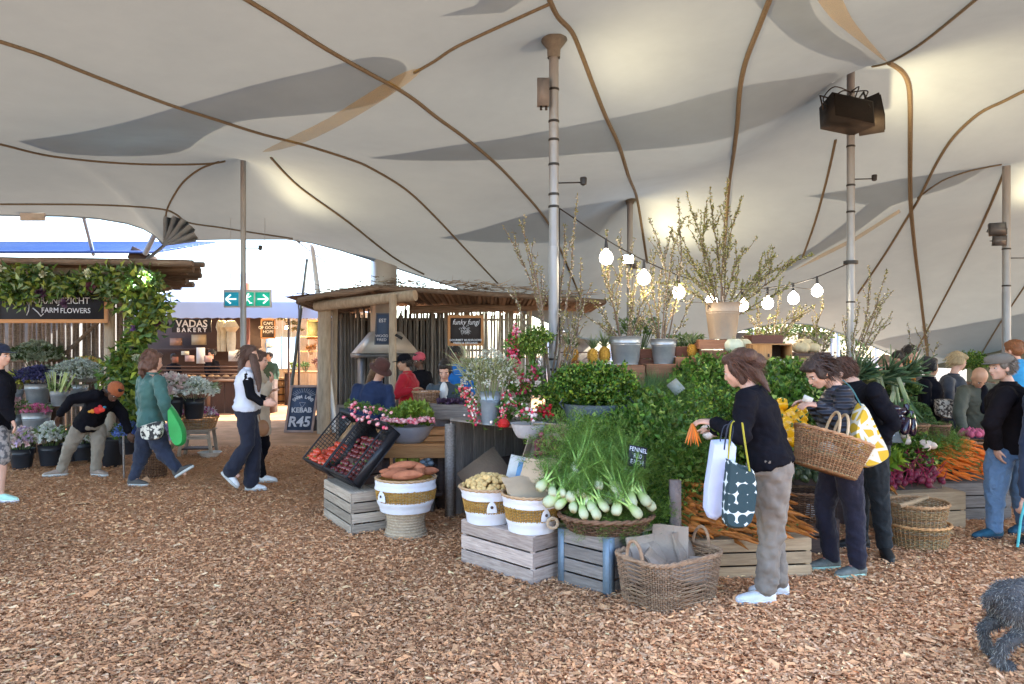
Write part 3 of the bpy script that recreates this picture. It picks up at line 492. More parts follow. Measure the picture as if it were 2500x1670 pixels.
potted(90, 905, 11.9, (.2, .16, .2, ZINC), (.38, .42, [(.06, .11, .04), (.10, .16, .07)], [(.33, .38, .28), (.25, .30, .2)], dict(nf=160, fr=.04, petals=6, nl=700)), 'zinc tub on the top shelf of the flower stall', 'bushy dark foliage with dusty seed heads on the top shelf', z=1.14)
potted(208, 905, 12.0, (.14, .1, .15, ZINC), (.30, .22, [(.2, .28, .05)], [(.66, .48, .10), (.70, .38, .15), (.5, .5, .2)], dict(nf=160, fr=.025, petals=6)), 'small zinc pot at the right of the top shelf', 'yellow and orange small flowers on the top shelf', z=1.14)
potted(146, 1010, 10.6, (.13, .1, .22, ZINC), (.13, .12, WLV, [(.7, .5, .5)], dict(nf=14, fr=.03)), 'zinc bucket of gladiolus stems behind the bending man', 'few pale blooms at the gladiolus bucket rim', z=.8)
m = MB(); c = P(146, 1005, 10.5); q = np.array([[RNG.uniform(-.1, .1), RNG.uniform(-.05, .05), 0] for _ in range(16)]); blades(m, q, unit(q * [4, 2, 0] + [.15, 0, 1]), .30, .03, [(.45, .55, .25), (.6, .68, .42)], .05, taper=.6); m.build('gladiolus_stems', LEAF, world=False, label='pale green gladiolus stems fanning up in a zinc bucket', cat='flowers').location = (c.x, c.y, 1.0)
potted(314, 1118, 9.7, (.12, .1, .22, BLKB), (.19, .22, [(.12, .2, .1)], [(.20, .32, .80), (.30, .42, .85)], dict(nf=150, fr=.03, petals=6)), 'small dark pot of blue hydrangea by the garland', 'bright blue hydrangea heads beside the green jacket woman', z=.22)
potted(348, 1105, 9.75, None, (.14, .2, [(.3, .3, .2)], [(.55, .50, .42), (.62, .56, .50)], dict(nf=60, fr=.03)), '', 'dry cream hydrangea next to the blue one', z=.32)
potted(410, 1120, 9.6, None, (.20, .26, [(.2, .22, .15)], [(.50, .42, .68), (.60, .50, .72)], dict(nf=130, fr=.03, petals=6)), '', 'lilac hydrangeas behind the walking woman', z=.34)
potted(425, 985, 10.6, (.14, .1, .3, BLKB), (.30, .36, [(.09, .17, .06)], [(.78, .58, .56), (.80, .72, .68)], dict(nf=110, fr=.045)), 'dark bucket of pale pink roses behind the green bag', 'pale pink roses standing tall behind the green jacket', z=.62)
potted(474, 1000, 10.7, (.15, .12, .3, BLKB), (.34, .32, [(.4, .5, .38), (.25, .36, .22)], [(.82, .85, .78)], dict(nf=300, fr=.03, petals=5, nl=500, lw=.02)), 'dark bucket of white waxflower right of the pink roses', 'white waxflower sprays spilling right of the pink roses', z=.60)
# ================================================================ wicker
WICK = M('wicker', (.40, .29, .20), (.20, .14, .10), scale=30, rough=.8, bump=.3, attr=True, spec=.25)
def ring_fn(shape):
    kind, a, b = shape[:3]
    def f(t):
        if kind == 'round': return np.stack([a * np.cos(t), b * np.sin(t)], -1)
        e = .42; c, s_ = np.cos(t), np.sin(t); return np.stack([a * np.sign(c) * np.abs(c) ** e, b * np.sign(s_) * np.abs(s_) ** e], -1)
    return f
def weave(shape, h, flare=.85, rows=18, stakes=44, amp=.006, sw=None, cols=((.9, .8, .7), (.62, .5, .42)), prof=None, sub=4, z0=0):
    """woven wall: horizontal strands that pass in front of and behind upright stakes"""
    f = ring_fn(shape); m = MB(); dz = h / rows; n = stakes * sub; t = np.arange(n) / n * 2 * math.pi; sw = sw or dz * .62; cols = np.array(cols)
    for r in range(rows):
        z = z0 + (r + .5) * dz; u = (r + .5) / rows; k = flare + (1 - flare) * u if prof is None else prof(u); p = f(t) * k; nr = unit(np.stack([p[:, 0] / shape[1] ** 2, p[:, 1] / shape[2] ** 2], -1))
        off = amp * np.cos(t * stakes / 2 + r * math.pi); q = p + nr * off[:, None]; zz = z + RNG.normal(0, dz * .06, n)
        V = np.stack([np.concatenate([q - nr * sw * .25, zz[:, None] - sw * .5 * np.ones((n, 1))], 1), np.concatenate([q + nr * sw * .35, zz[:, None]], 1), np.concatenate([q - nr * sw * .25, zz[:, None] + sw * .5 * np.ones((n, 1))], 1)], 1).reshape(-1, 3)
        i = np.arange(n)[:, None] * 3; j = (np.arange(n)[:, None] + 1) % n * 3; fc = np.concatenate([np.concatenate([i, j, j + 1, i + 1], 1), np.concatenate([i + 1, j + 1, j + 2, i + 2], 1)])
        cc = cols[RNG.integers(0, len(cols))] * RNG.uniform(.75, 1.15); m.add(V, fc, np.clip(cc, 0, 1))
    for s_ in range(stakes):
        tt = np.array([(s_ + .0) / stakes * 2 * math.pi]); pts = []
        for u in (0, .5, 1): k = flare + (1 - flare) * u if prof is None else prof(u); p = f(tt)[0] * k; pts.append((p[0], p[1], z0 + u * h))
        m.tube(pts, sw * .45, 4, False, cols[0] * .8)
    return m
def rimrope(shape, z, r=.012, n=60, k=1.0, cols=(.85, .75, .62), twist=True):
    f = ring_fn(shape); t = np.linspace(0, 2 * math.pi, n + 1); m = MB(); p = f(t) * k
    for ph in (0, math.pi):
        a = t * 14 + ph; nr = unit(p); q = [(p[i, 0] + nr[i, 0] * r * .5 * math.cos(a[i]), p[i, 1] + nr[i, 1] * r * .5 * math.cos(a[i]), z + r * .5 * math.sin(a[i])) for i in range(n + 1)]; m.tube(q, r * .75, 5, False, cols)
    return m
def wicker(name, shape, h, loc, rot, label, cat='basket', flare=.85, rows=18, stakes=44, cols=((.9, .8, .7), (.62, .5, .42)), handles=0, group=None, tilt=None, amp=.006, prof=None, mat=None, hh=.1, rr=.012):
    o = thing(name, loc, rot, label, cat, group, tilt); mat = mat or WICK
    w1 = weave(shape, h, flare, rows, stakes, amp, None, cols, prof).build('woven_wall', mat, o, smooth=True, auto=60); w1['kind'] = 'stuff'
    f = ring_fn(shape); t = np.arange(36) / 36 * 2 * math.pi; k0 = flare if prof is None else prof(0); b = f(t) * k0; MB().add([(x, y, .008) for x, y in b] + [(x * .98, y * .98, -.006) for x, y in b], [tuple(range(36)), tuple(range(71, 35, -1))] + [(i, 36 + i, 36 + (i + 1) % 36, (i + 1) % 36) for i in range(36)], np.array(cols[1]) * .8).build('basket_base', mat, o)
    k1 = 1.0 if prof is None else prof(1); rimrope(shape, h, rr, 60, k1, cols[0]).build('rim', mat, o, smooth=True)
    for hs in range(handles):
        a = hs * math.pi; cx = math.cos(a) * shape[1] * .96 * k1
        MB().tube([(cx + .01 * math.sin(u) * (1 if hs == 0 else -1), math.cos(u) * min(shape[2] * .3, .1), h + hh * math.sin(u)) for u in np.linspace(0, math.pi, 14)], .011, 6, False, cols[0]).build('handle', mat, o, smooth=True)
    return o
HON = ((1.9, 1.35, .8), (1.4, .95, .55)); BRN = ((.95, .75, .6), (.6, .45, .36)); GRYW = ((1.15, 1.05, .98), (.72, .66, .62)); DRK = ((.55, .42, .36), (.35, .26, .22))
wicker('wicker_pot', ('round', .19, .17), .30, G(372, 1165), 0, 'dark wicker basket under the lilac hydrangeas', cols=DRK, rows=14, stakes=26)
b_ = P(484, 1050, 11.0); wicker('flower_basket', ('rect', .28, .18), .17, (b_.x, b_.y, .42), .1, 'honey wicker trug of wrapped pink bouquets with hoop handle', cols=HON, rows=9, stakes=30, flare=.8)
hb = thing('hoop_handle', (b_.x, b_.y, .55), .1, 'arched cane hoop handle over the wrapped bouquets', 'basket handle'); MB().tube([(.2 * math.cos(u) - .03, 0, .22 * math.sin(u)) for u in np.linspace(0, math.pi, 16)], .011, 6).build('hoop', M('cane', (.38, .25, .14)), hb, smooth=True)
bunch((b_.x, b_.y, .52), .28, .22, [(.5, .45, .6), (.6, .55, .7)], [(.75, .70, .78), (.50, .10, .30), (.78, .55, .62)], 'wrapped pink and white bouquets lying in the honey basket', nf=200, fr=.035, petals=6, nl=80, dome=.5)
st_ = thing('box_stand', (b_.x, b_.y, 0), .1, 'rough pale wooden box carrying the bouquet basket', 'crate')
for x in (-.24, .24): board(st_, (x, -.14, .0), (x * .75, -.14, .42), .05, .03, (0, 1, 0), PALEW, 'leg'); board(st_, (x, .14, .0), (x * .75, .14, .42), .05, .03, (0, 1, 0), PALEW, 'leg')
for z in (.3, .38): board(st_, (-.2, -.16, z), (.2, -.16, z), .06, .018, (0, 1, 0), PALEW, 'slat')
board(st_, (-.24, 0, .405), (.24, 0, .405), .3, .02, (0, 0, 1), PALEW, 'top_board'); board(st_, (-.2, 0, .12), (.2, 0, .12), .28, .02, (0, 0, 1), DARKW, 'shelf')
bw = G(512, 1116); MB().lathe([(.002, .012), (.09, .012), (.095, 0), (.15, .075), (.158, .078), (.15, .083), (.09, .02), (.002, .02)], 28, sx=1.15).build('enamel_bowl', M('white_enamel', (.78, .78, .76), rough=.25, bump=.02), smooth=True, auto=50, label='shallow white enamel bowl on the bark floor', cat='bowl').location = bw
ez = thing('wooden_stake', G(303, 1172), 0, 'thin wooden stake standing by the blue hydrangea', 'stake'); MB().tube([(0, 0, 0), (-.02, .02, .55)], .012, 6).build('shaft', OLDW, ez)
# ================================================================ exit sign
ex = thing('exit_sign', P(604, 729, 12.6), 0, 'green emergency exit sign with two arrows and running figure', 'sign')
MB().box((0, .02, 0), (.83, .05, .31)).build('backing', WHITE, ex)
GRN = M('sign_green', (.01, .36, .24), emis=(.01, .36, .24), es=.12, bump=0, rough=.4); BLU = M('sign_teal', (.01, .22, .34), emis=(.01, .2, .3), es=.12, bump=0, rough=.4); SWH = M('sign_white', (.8, .85, .85), emis=(.5, .7, .7), es=.3, bump=0)
for x, wd, m in ((-.275, .245, BLU), (-.005, .24, GRN), (.27, .25, GRN)): MB().box((x, -.009, -.01), (wd, .008, .24)).build('sign_panel', m, ex)
def arrow(cx, s_):
    m = MB(); m.box((cx, -.0165, -.01), (.17, .006, .024))
    for k in (1, -1): m.box((cx - s_ * .055, -.0165, -.01 + k * .04), (.115, .005, .026), rot=Matrix.Rotation(s_ * k * R(-42), 3, 'Y'))
    m.build('arrow', SWH, ex)
arrow(-.275, 1); arrow(.27, -1); rn = MB(); rn.ell((.02, -.016, .075), (.017, .003, .017)); rn.box((-.005, -.0165, .025), (.028, .005, .09), rot=Matrix.Rotation(R(20), 3, 'Y'))
for c, l, a in (((.03, -.0165, -.045), .09, -40), ((.065, -.0165, -.08), .05, 85), ((-.04, -.0165, -.06), .09, 55), ((.04, -.0165, .03), .07, 60), ((-.04, -.0165, .02), .07, -55)): rn.box(c, (.016, .005, l), rot=Matrix.Rotation(R(a), 3, 'Y'))
rn.build('running_figure', SWH, ex)
for x in (-.3, .3): MB().tube([(x, .02, .155), (x, .02, 1.75)], .003, 4).build('hanging_wire', STEEL, ex)
# ================================================================ bakery row behind
AWN = M('awning_white', (.46, .52, .68), (.42, .48, .62), scale=2, rough=.7, bump=.1, bscale=3)
def canopy(x0, x1, Yf, Yb, zf, zr, val, label):
    o = thing('market_canopy', ((x0 + x1) / 2, (Yf + Yb) / 2, 0), 0, label, 'canopy'); xm0, xm1 = lerp(x0, x1, .32), lerp(x0, x1, .72); ym = (Yf + Yb) / 2
    MB().add([(x0, Yf, zf), (x1, Yf, zf), (x1, Yb, zf), (x0, Yb, zf), (xm0, ym, zr), (xm1, ym, zr)], [(0, 1, 5, 4), (1, 2, 5), (2, 3, 4, 5), (3, 0, 4)]).build('roof_cloth', M('awning_roof', (.20, .25, .37), (.17, .21, .32), scale=2), o, world=True)
    m = MB(); nsc = 16
    for k in range(nsc):
        a, b = lerp(x0, x1, k / nsc), lerp(x0, x1, (k + 1) / nsc); m.add([(a, Yf - .02, zf), (b, Yf - .02, zf), (b, Yf - .02, zf - val), ((a + b) / 2, Yf - .03, zf - val - .02), (a, Yf - .02, zf - val)], [(0, 1, 2, 3, 4)])
    m.build('valance', AWN, o, world=True)
    for x in (x0 + .05, x1 - .05): MB().tube([(x, Yf, 0), (x, Yf, zf)], .03, 8).build('post', DARKW, o, world=True); MB().tube([(x, Yb, 0), (x, Yb, zf)], .03, 8).build('post', DARKW, o, world=True)
    return o
canopy(P(330, 0, 17.6).x, P(735, 0, 17.6).x, 17.6, 22.5, 2.78, 3.75, .38, 'large pale blue canopy over the bakery')
canopy(P(700, 0, 18.4).x, P(835, 0, 18.4).x, 18.4, 22, 2.72, 3.2, .3, 'smaller pale canopy right of the bakery canopy')
bk = thing('bakery_shop', (-7.4, 19.5, 0), 0, 'dark wooden bakery counter with bread shelves under the canopy', 'market stall')
xa, xb = P(380, 0, 18).x, P(625, 0, 18).x
MB().box((-9.6, 20.9, 1.5), (4.6, .1, 3.0)).build('back_wall', M('brown_wall', (.07, .04, .032), (.05, .028, .022), scale=3), bk, world=True)
for k in range(9): board(bk, (xa + (k + .5) * .29, 17.98, 0.02), (xa + (k + .5) * .29, 17.98, .8), .28, .03, (0, 1, 0), DARKW, 'counter_plank', world=True)
MB().box(((xa + xb) / 2, 18.3, .84), (xb - xa + .1, .75, .06)).build('counter_top', M('counter_brown', (.2, .12, .08)), bk, world=True)
for x in (xa + .05, (xa + xb) / 2 + .1, xb): MB().box((x, 17.94, .44), (.08, .05, .84)).build('counter_post', M('counter_brown', (.2, .12, .08)), bk, world=True)
for k in range(4): z = .98 + .0 * k; MB().tube([(xa, 18.0, .92 + k * .09), (xb, 18.0, .92 + k * .09)], .012, 5).build('counter_rail', M('counter_brown', (.2, .12, .08)), bk, world=True)
MB().box((-9.0, 20.5, 1.62), (3.6, .5, .05)).build('shelf', DARKW, bk, world=True)
BRD = M('bread', (.55, .30, .12), (.36, .17, .06), scale=9, rough=.7)
for k in range(12):
    x = xa + .25 + k * .2; MB().ell((x, 18.2 + (k % 3) * .08, .92), (.08, .13, .05), 8, 5).build('bread_loaf', BRD, world=False, smooth=True, label='brown loaf of bread on the bakery counter', cat='bread', group='loaves on the bakery counter').location.z = .875
for px, py, w_, h_, m in ((486, 830, .38, .28, M('cardboard_box', (.42, .32, .20))), (430, 835, .3, .2, M('brown_bag', (.35, .2, .14))), (463, 875, .24, .16, M('pink_sign', (.7, .45, .4))), (508, 876, .2, .17, M('pink_sign', (.7, .45, .4))), (428, 878, .15, .15, M('rust_sign', (.35, .14, .09))), (452, 862, .2, .1, M('cream_sign', (.8, .74, .6))), (490, 868, .22, .42, WHITE), (572, 868, .3, .3, WHITE)):
    Yq = 20.4 if py < 850 else 18.9; p = P(px, py, Yq); o_ = thing({.28: 'cardboard_box', .2: 'paper_sack'}.get(h_, 'price_card'), p, 0, 'card standing in the bakery at %s' % {486: 'the shelf, a brown cardboard box', 430: 'the shelf, a crumpled brown sack', 463: 'the counter, pink and left', 508: 'the counter, pink and beside the dark haired seller', 428: 'the counter, rusty red', 452: 'the middle, cream coloured', 490: 'the back, tall and white', 572: 'the right end, square and white'}[px], 'box' if py < 850 else 'card')
    MB().box((0, 0, 0), (w_, .12 if py < 850 else .02, h_)).build('face', m, o_)
    if py < 850: MB().box((0, 0, h_ / 2 + .004), (w_ * 1.02, .13, .01)).build('lid', m, o_)
vb = thing('bakery_sign', P(468, 795, 17.9), 0, 'black board lettered YADAS BAKERY in white capitals', 'sign'); MB().box((0, 0, 0), (.97, .04, .34)).build('panel', M('sign_black', (.02, .018, .02)), vb)
text(vb, 'VADAS', .25, P(468, 791, 17.86), (0, -1, 0), M('sign_cream', (.72, .68, .64), bump=0), off=.004); text(vb, 'B A K E R Y', .15, P(468, 806, 17.86), (0, -1, 0), M('sign_cream', (.72, .68, .64)), sx=1.0, off=.004)
vb['label'] = 'black board lettered VADAS BAKERY in white capitals'
# hanging cloths, lamps
for px, c, w_ in ((545, (.62, .55, .38), .22), (564, (.6, .56, .42), .36), (535, (.55, .5, .4), .16)):
    o_ = thing('hanging_sack', P(px, 858, 18.4), 0, {545: 'long cream cloth draped in the bakery', 564: 'lampshade like cream sack hanging in the bakery', 535: 'narrow cream cloth at the left of the drapes'}[px], 'cloth'); m = MB(); m.lathe([(w_ * .28, 0), (w_ * .33, .3), (w_ * .3, .5), (w_ * .55, .62), (w_ * .3, .78), (.01, .8)], 10, wob=.2); m.build('cloth', M('cream_cloth', c), o_, smooth=True); MB().tube([(0, 0, .8), (0, 0, 1.3)], .006, 4).build('cord', DARKW, o_)
for px, py, Y, e in ((566, 768, 18.6, 16), (700, 800, 21.5, 45)):
    o_ = thing('pendant_lamp', P(px, py, Y), 0, 'warm lit pendant bulb %s' % ('above the drapes in the bakery' if px < 600 else 'in the shop right of the bakery'), 'lamp'); MB().ell((0, 0, 0), .05).build('bulb', M('warm_bulb_far', (1, .8, .5), emis=(1, .72, .38), es=25, bump=0), o_, smooth=True); MB().tube([(0, 0, .04), (0, 0, .5)], .008, 5).build('cord', DARKW, o_)
    l_ = bpy.data.lights.new('pendant_light', 'POINT'); l_.energy = e; l_.color = (1, .66, .33); l_.shadow_soft_size = .06; lo = link(bpy.data.objects.new('pendant_light', l_)); lo.parent = o_; lo.location = (0, -.1, -.1)
# second shop with warm walls
s2 = thing('farm_shop', (-6.2, 23.5, 0), 0, 'warm lit wooden shop with crates and signs right of the bakery', 'market stall')
TAN = M('tan_planks', (.45, .30, .16), (.32, .2, .1), scale=4, stretch=(1, 8, 8), rand=.15)
for k in range(16): x = -9.2 + k * .3; board(s2, (x, 25.5, 0), (x, 25.5, 3.1), .29, .03, (0, 1, 0), TAN, 'wall_plank', world=True)
for z in (1.55, 2.0): board(s2, (P(735, 0, 22).x, 22, z), (P(800, 0, 22).x, 22, z), .3, .03, (0, 0, 1), TAN, 'shelf', world=True)
board(s2, (P(700, 0, 21).x, 21, .95), (P(800, 0, 21).x, 21, .95), .6, .05, (0, 0, 1), TAN, 'table_top', world=True)
for px in (704, 790): MB().box((P(px, 0, 21).x, 21, .46), (.07, .5, .92)).build('table_leg', DARKW, s2, world=True)
MB().box(P(603, 850, 18.2), (.12, .1, 3.3)).build('red_post', M('red_brown_post', (.28, .1, .06)), s2, world=True); MB().box((P(656, 0, 18.4).x, 18.4, .42), (.33, .4, .84)).build('end_cabinet', DARKW, s2, world=True)
win = thing('bright_window', P(688, 870, 25.3), 0, 'bright window with garden view in the back of the shop', 'window'); MB().box((0, 0, .12), (1.0, .05, 1.1)).build('glass', M('bright_glass', (.5, .7, .5), (.7, .8, .9), scale=2, rough=.1, emis=(.55, .72, .8), es=.35), win)
for x in (-.5, 0, .5): MB().box((x, -.03, .12), (.05, .05, 1.15)).build('window_bar', M('blue_frame', (.35, .5, .65)), win)
cg = thing('menu_board', P(648, 803, 19.5), 0, 'brown menu board with white lettering beside the red post', 'sign'); frame_board(cg, P(655, 803, 19.5), .36, .5, 0, M('brown_board', (.07, .05, .04)), ORW, .04)
text(cg, 'CAPE\nOF GOOD\nHOPE', .115, P(655, 800, 19.46), (0, -1, 0), M('sign_cream', (.72, .68, .64)))
ps = thing('blue_sign', P(662, 843, 22), 0, 'small blue sign lettered JUICE in the shop', 'sign'); MB().box((0, 0, 0), (.36, .03, .17)).build('panel', M('pale_blue', (.3, .42, .6)), ps); text(ps, 'JUICE', .12, P(662, 843, 21.97), (0, -1, 0), WHITE)
fp = thing('framed_picture', P(765, 805, 22.2), 0, 'orange framed board high in the shop', 'sign'); frame_board(fp, P(765, 805, 22.2), .34, .55, 0, M('olive_board', (.15, .15, .08)), ORW, .05)
for k, (px, py) in enumerate(((690, 790), (712, 800), (738, 785), (725, 815))): bunch(P(px, py, 20.5), .16, .2, [(.22, .18, .08), (.3, .24, .12), (.12, .14, .05)], [(.4, .3, .12)], 'dried herb bunch hanging from the shop ceiling', nf=14, fr=.03, nl=90, group='dried bunches hanging in the shop', name='dried_bunch', cat='dried flowers', stem=False)
for k, (px, py, c) in enumerate(((716, 905, (.3, .42, .08)), (745, 905, (.12, .22, .08)), (775, 895, (.25, .1, .1)), (760, 862, (.5, .25, .1)), (783, 850, (.45, .2, .08)))): bunch(P(px, py, 20.8), .13, .24, [c], [c], ['yellow green plant on the shop table', 'dark potted herb on the shop table', 'dark red plant on the shop table', 'orange produce pile on the lower shop shelf', 'rust coloured goods on the shop shelf'][k], nf=12, fr=.04, nl=90, name='potted_plant', cat='plant')
br = thing('wooden_barrel', (P(688, 0, 21.5).x, 21.5, 0), 0, 'wooden barrel with dark hoops in front of the shop', 'barrel')
for k in range(14): a = k / 14 * 6.283; MB().tube([(.26 * math.cos(a), .26 * math.sin(a), 0), (.32 * math.cos(a), .32 * math.sin(a), .38), (.26 * math.cos(a), .26 * math.sin(a), .76)], .062, 5).build('stave', TAN, br, smooth=True)
for z in (.08, .28, .5, .7): r_ = .29 + .06 * math.sin(z / .76 * math.pi) ; MB().lathe([(r_, z - .02), (r_ + .035, z - .02), (r_ + .035, z + .02), (r_, z + .02)], 20).build('hoop', DARKW, br)
MB().lathe([(.002, .74), (.28, .74)], 20).build('lid', TAN, br)
# kebab board
kb = thing('sandwich_board', G(735, 1055), 0, 'leaning blue chalkboard lettered KEBAB R45 on the bark', 'sign'); Yk = 14.05; cN = P(737, 998, Yk)
nr_, up_ = frame_board(kb, cN, .52, .88, R(8), CHALKBL, M('pink_frame', (.42, .30, .27), (.3, .22, .2)), .045, slant=.10)
def onb(u, v, d=.012): return cN + Vector((u, 0, 0)) + up_ * v + nr_ * d
text(kb, 'KEBAB', .135, onb(0, -.03), nr_, CHALK, off=.004); text(kb, 'R45', .27, onb(-.02, -.26), nr_, CHALK, off=.008, shear=.15)
m = MB()
for k in range(13):
    a = R(15 + k * 12.5); q = onb(.0 + .13 * math.cos(a), .22 + .10 * math.sin(a)); q2 = onb(.24 * math.cos(a), .24 + .16 * math.sin(a)); m.tube([q, q2], .0035, 4)
m.build('chalk_rays', CHALK, kb, world=True)['kind'] = 'stuff'
for k, c in enumerate('FARM LAMB'): a = R(150 - k * 15); text(kb, c, .09, onb(.20 * math.cos(a), .11 + .12 * math.sin(a)), nr_, CHALK, roll=a - math.pi / 2, off=.003)
m = MB(); m.tube([onb(-.06, .12), onb(0, .02), onb(.06, .12), onb(-.06, .12)], .005, 4).build('chalk_figure', CHALK, kb, world=True)
for x in (-.22, .22): board(kb, cN + Vector((x, .35, -.42)), cN + Vector((x * .9 + .08, .06, .42)), .04, .025, (0, 1, 0), M('pink_frame', (.42, .30, .27)), 'rear_leg', world=True)
ty = thing('rubber_tyre', P(808, 1052, 14.5), R(20), 'old dark tyre half sunk in the bark by the leaning prop', 'tyre'); ty.location.z = 0; MB().tube([(.34 * math.cos(a), 0, .34 * math.sin(a)) for a in np.linspace(0, math.pi * 2, 28)], .085, 10, False).build('tyre_body', M('rubber', (.10, .10, .11), (.06, .06, .065), scale=6), ty, smooth=True)
# ================================================================ mushroom hut
mh = thing('mushroom_stall', (P(1050, 0, 15).x, 15, 0), 0, 'mushroom stall with reed walls and flat pole roof in the middle', 'market stall')
fe = [(728, 737, 13.3), (800, 717, 13.4), (905, 700, 13.5), (960, 702, 13.6), (1100, 712, 13.8), (1300, 726, 14.1), (1475, 737, 14.4)]
for k in range(72):
    px = 728 + k * (1475 - 728) / 71; py = np.interp(px, [q[0] for q in fe], [q[1] for q in fe]); Y = np.interp(px, [q[0] for q in fe], [q[2] for q in fe]) + random.uniform(-.08, .08)
    a = P(px, py, Y); b = Vector((a.x + random.uniform(-.05, .05) - .1, Y + 3.6, a.z - .12)); tubo('roof_lath', a, b, random.uniform(.045, .06), BARK, mh, n=6, wob=.015)
MB().add([(-4.3, 13.5, 2.62), (1.6, 14.5, 2.60), (1.5, 18, 2.5), (-4.3, 17.2, 2.5), (-2.6, 13.6, 2.80), (-2.6, 17.2, 2.68)], [(0, 4, 5, 3), (4, 1, 2, 5)]).build('reed_mat', M('dark_reed_mat', (.14, .09, .07), (.07, .045, .035), scale=9, stretch=(8, .6, 8), bump=.5), mh, world=True)
tubo('log_beam', P(772, 748, 13.7), P(1014, 721, 12.9), .10, LOG, mh, n=14); tubo('rear_beam', P(1000, 757, 15.5), P(1430, 745, 15.5), .09, BARK, mh, n=10); tubo('side_beam', P(1000, 730, 13.2), P(1010, 748, 16.5), .07, BARK, mh)
tubo('edge_pole', P(728, 733, 13.25), P(925, 701, 13.3), .05, BARK, mh, wob=.02); tubo('edge_pole', P(925, 703, 13.3), P(1475, 737, 14.2), .05, BARK, mh, wob=.02)
for px, Y, r in ((957, 12.9, .068), (790, 13.9, .13), (815, 14.3, .06), (1290, 15.6, .06)): X = (px - CX) / F * Y; tubo('post', (X, Y, 0), (X + .02, Y, zAt(712 if px == 957 else 742, Y) - .05), r, LOG, mh, n=12)
mt = MB(); n = 900; X = RNG.uniform(-5.2 + 1.1, 1.5, n); a = np.interp(X, [-4.1, -2.6, -1, 1.6], [2.55, 2.86, 2.80, 2.60]); pts = np.stack([X, RNG.uniform(13.2, 16.6, n), a + .1 + RNG.normal(0, .015, n)], 1); blades(mt, pts, unit(np.stack([RNG.normal(0, .5, n), RNG.normal(0, 1, n), RNG.uniform(-.05, .12, n)], 1)), .35, .02, [(.3, .24, .17), (.2, .15, .11)], .1, 2); mt.build('thatch', M('thatch', (1, 1, 1), (.8, .8, .8), attr=True), mh, world=True)['kind'] = 'stuff'
REED = M('reed', (.22, .20, .18), (.12, .11, .10), scale=7, rough=.85, stretch=(5, 5, .7), rand=.4); REEDSUN = M('reed_sunlit', (.50, .47, .40), (.32, .30, .25), scale=7, rough=.85, stretch=(5, 5, .7), rand=.2)  # paler copy of the reed colour stands for sun shining through
for k in range(175):
    px = 803 + k * 2.81; Y = 16.3 + random.uniform(-.05, .05); X = (px - CX) / F * Y; tubo('reed_pole', (X, Y, random.uniform(0, .05)), (X + random.uniform(-.05, .05), Y, 2.5 + random.uniform(-.12, .1)), random.uniform(.014, .024), REED if px < 1100 else REEDSUN, mh, n=5, wob=.015)
MB().box(((P(803, 0, 16.5).x + P(1105, 0, 16.5).x) / 2, 16.55, 1.2), (P(1105, 0, 16.5).x - P(803, 0, 16.5).x, .02, 2.3)).build('added_backing', M('added_backing', (.05, .045, .04), (.03, .027, .025)), mh, world=True)  # dark sheet added behind the reeds to block the bright sky gaps
for z in (.7, 1.6, 2.3): tubo('reed_rail', (P(803, 0, 16.4).x, 16.42, z), (P(1296, 0, 16.4).x, 16.42, z), .025, BARK, mh)
hd = thing('steel_hood', P(940, 862, 14.9), R(28), 'steel extraction hood with tall square flue over the grill', 'cooker hood'); HM = M('hood_metal', (.46, .44, .42), (.38, .37, .36), scale=2, rough=.45, metal=.3, bump=.03)
a, b, h1 = .58, .26, .44; MB().add([(x * a, y * a * .8, 0) for x, y in ((-1, -1), (1, -1), (1, 1), (-1, 1))] + [(x * b, y * b, h1) for x, y in ((-1, -1), (1, -1), (1, 1), (-1, 1))], [(0, 1, 5, 4), (1, 2, 6, 5), (2, 3, 7, 6), (3, 0, 4, 7), (0, 3, 2, 1)]).build('hood_canopy', HM, hd)
MB().box((0, 0, -.05), (a * 2.05, a * 1.65, .08)).build('hood_rim', M('dark_steel', (.12, .12, .13), metal=.4, rough=.5), hd); MB().box((-.03, 0, h1 + .95), (.44, .4, 1.9)).build('flue', HM, hd)
for x in (-.5, .5): MB().box((x, 0, -.68), (.05, .4, 1.2)).build('support', M('dark_steel', (.12, .12, .13)), hd)
MB().box((0, .1, -.95), (1.0, .5, .55)).build('grill_body', M('grill', (.07, .07, .07), rough=.5), hd)
ff = thing('funky_fungi_board', P(1137, 807, 12.95), 0, 'orange framed chalkboard lettered funky fungi', 'sign'); frame_board(ff, P(1137, 807, 12.95), .60, .50, 0, M('dark_board', (.035, .03, .032)), ORW, .05)
text(ff, 'funky fungi', .135, P(1137, 787, 12.91), (0, -1, 0), CHALK, shear=.3, sx=.82); text(ff, 'GOURMET MUSHROOMS\nFRESH & ORGANIC', .052, P(1137, 834, 12.91), (0, -1, 0), CHALK, off=.001)
m = MB()
for k in range(26): c = P(1137 + RNG.normal(0, 7), 808 + RNG.normal(0, 5.5), 12.91); m.tube([c + Vector((.022 * math.cos(u), 0, .016 * math.sin(u))) for u in np.linspace(0, 4.5, 7)], .0025, 4)
m.build('chalk_mushroom', CHALK, ff, world=True)['kind'] = 'stuff'
MB().tube([(-.3, .02, .25), (0, .05, .36), (.3, .02, .25)], .006, 5).build('hanging_cord', BARK, ff)
b2 = thing('blue_menu_board', P(933, 803, 13.2), 0, 'blue chalkboard half hidden behind the pine post', 'sign'); frame_board(b2, P(936, 803, 13.2), .27, .56, 0, CHALKBL, M('dark_frame', (.08, .09, .12)), .025, slant=.06); text(b2, 'EST', .09, P(934, 783, 13.16), (0, -1, 0), CHALK); text(b2, 'WOOD\nFIRED', .07, P(932, 825, 13.16), (0, -1, 0), CHALK)
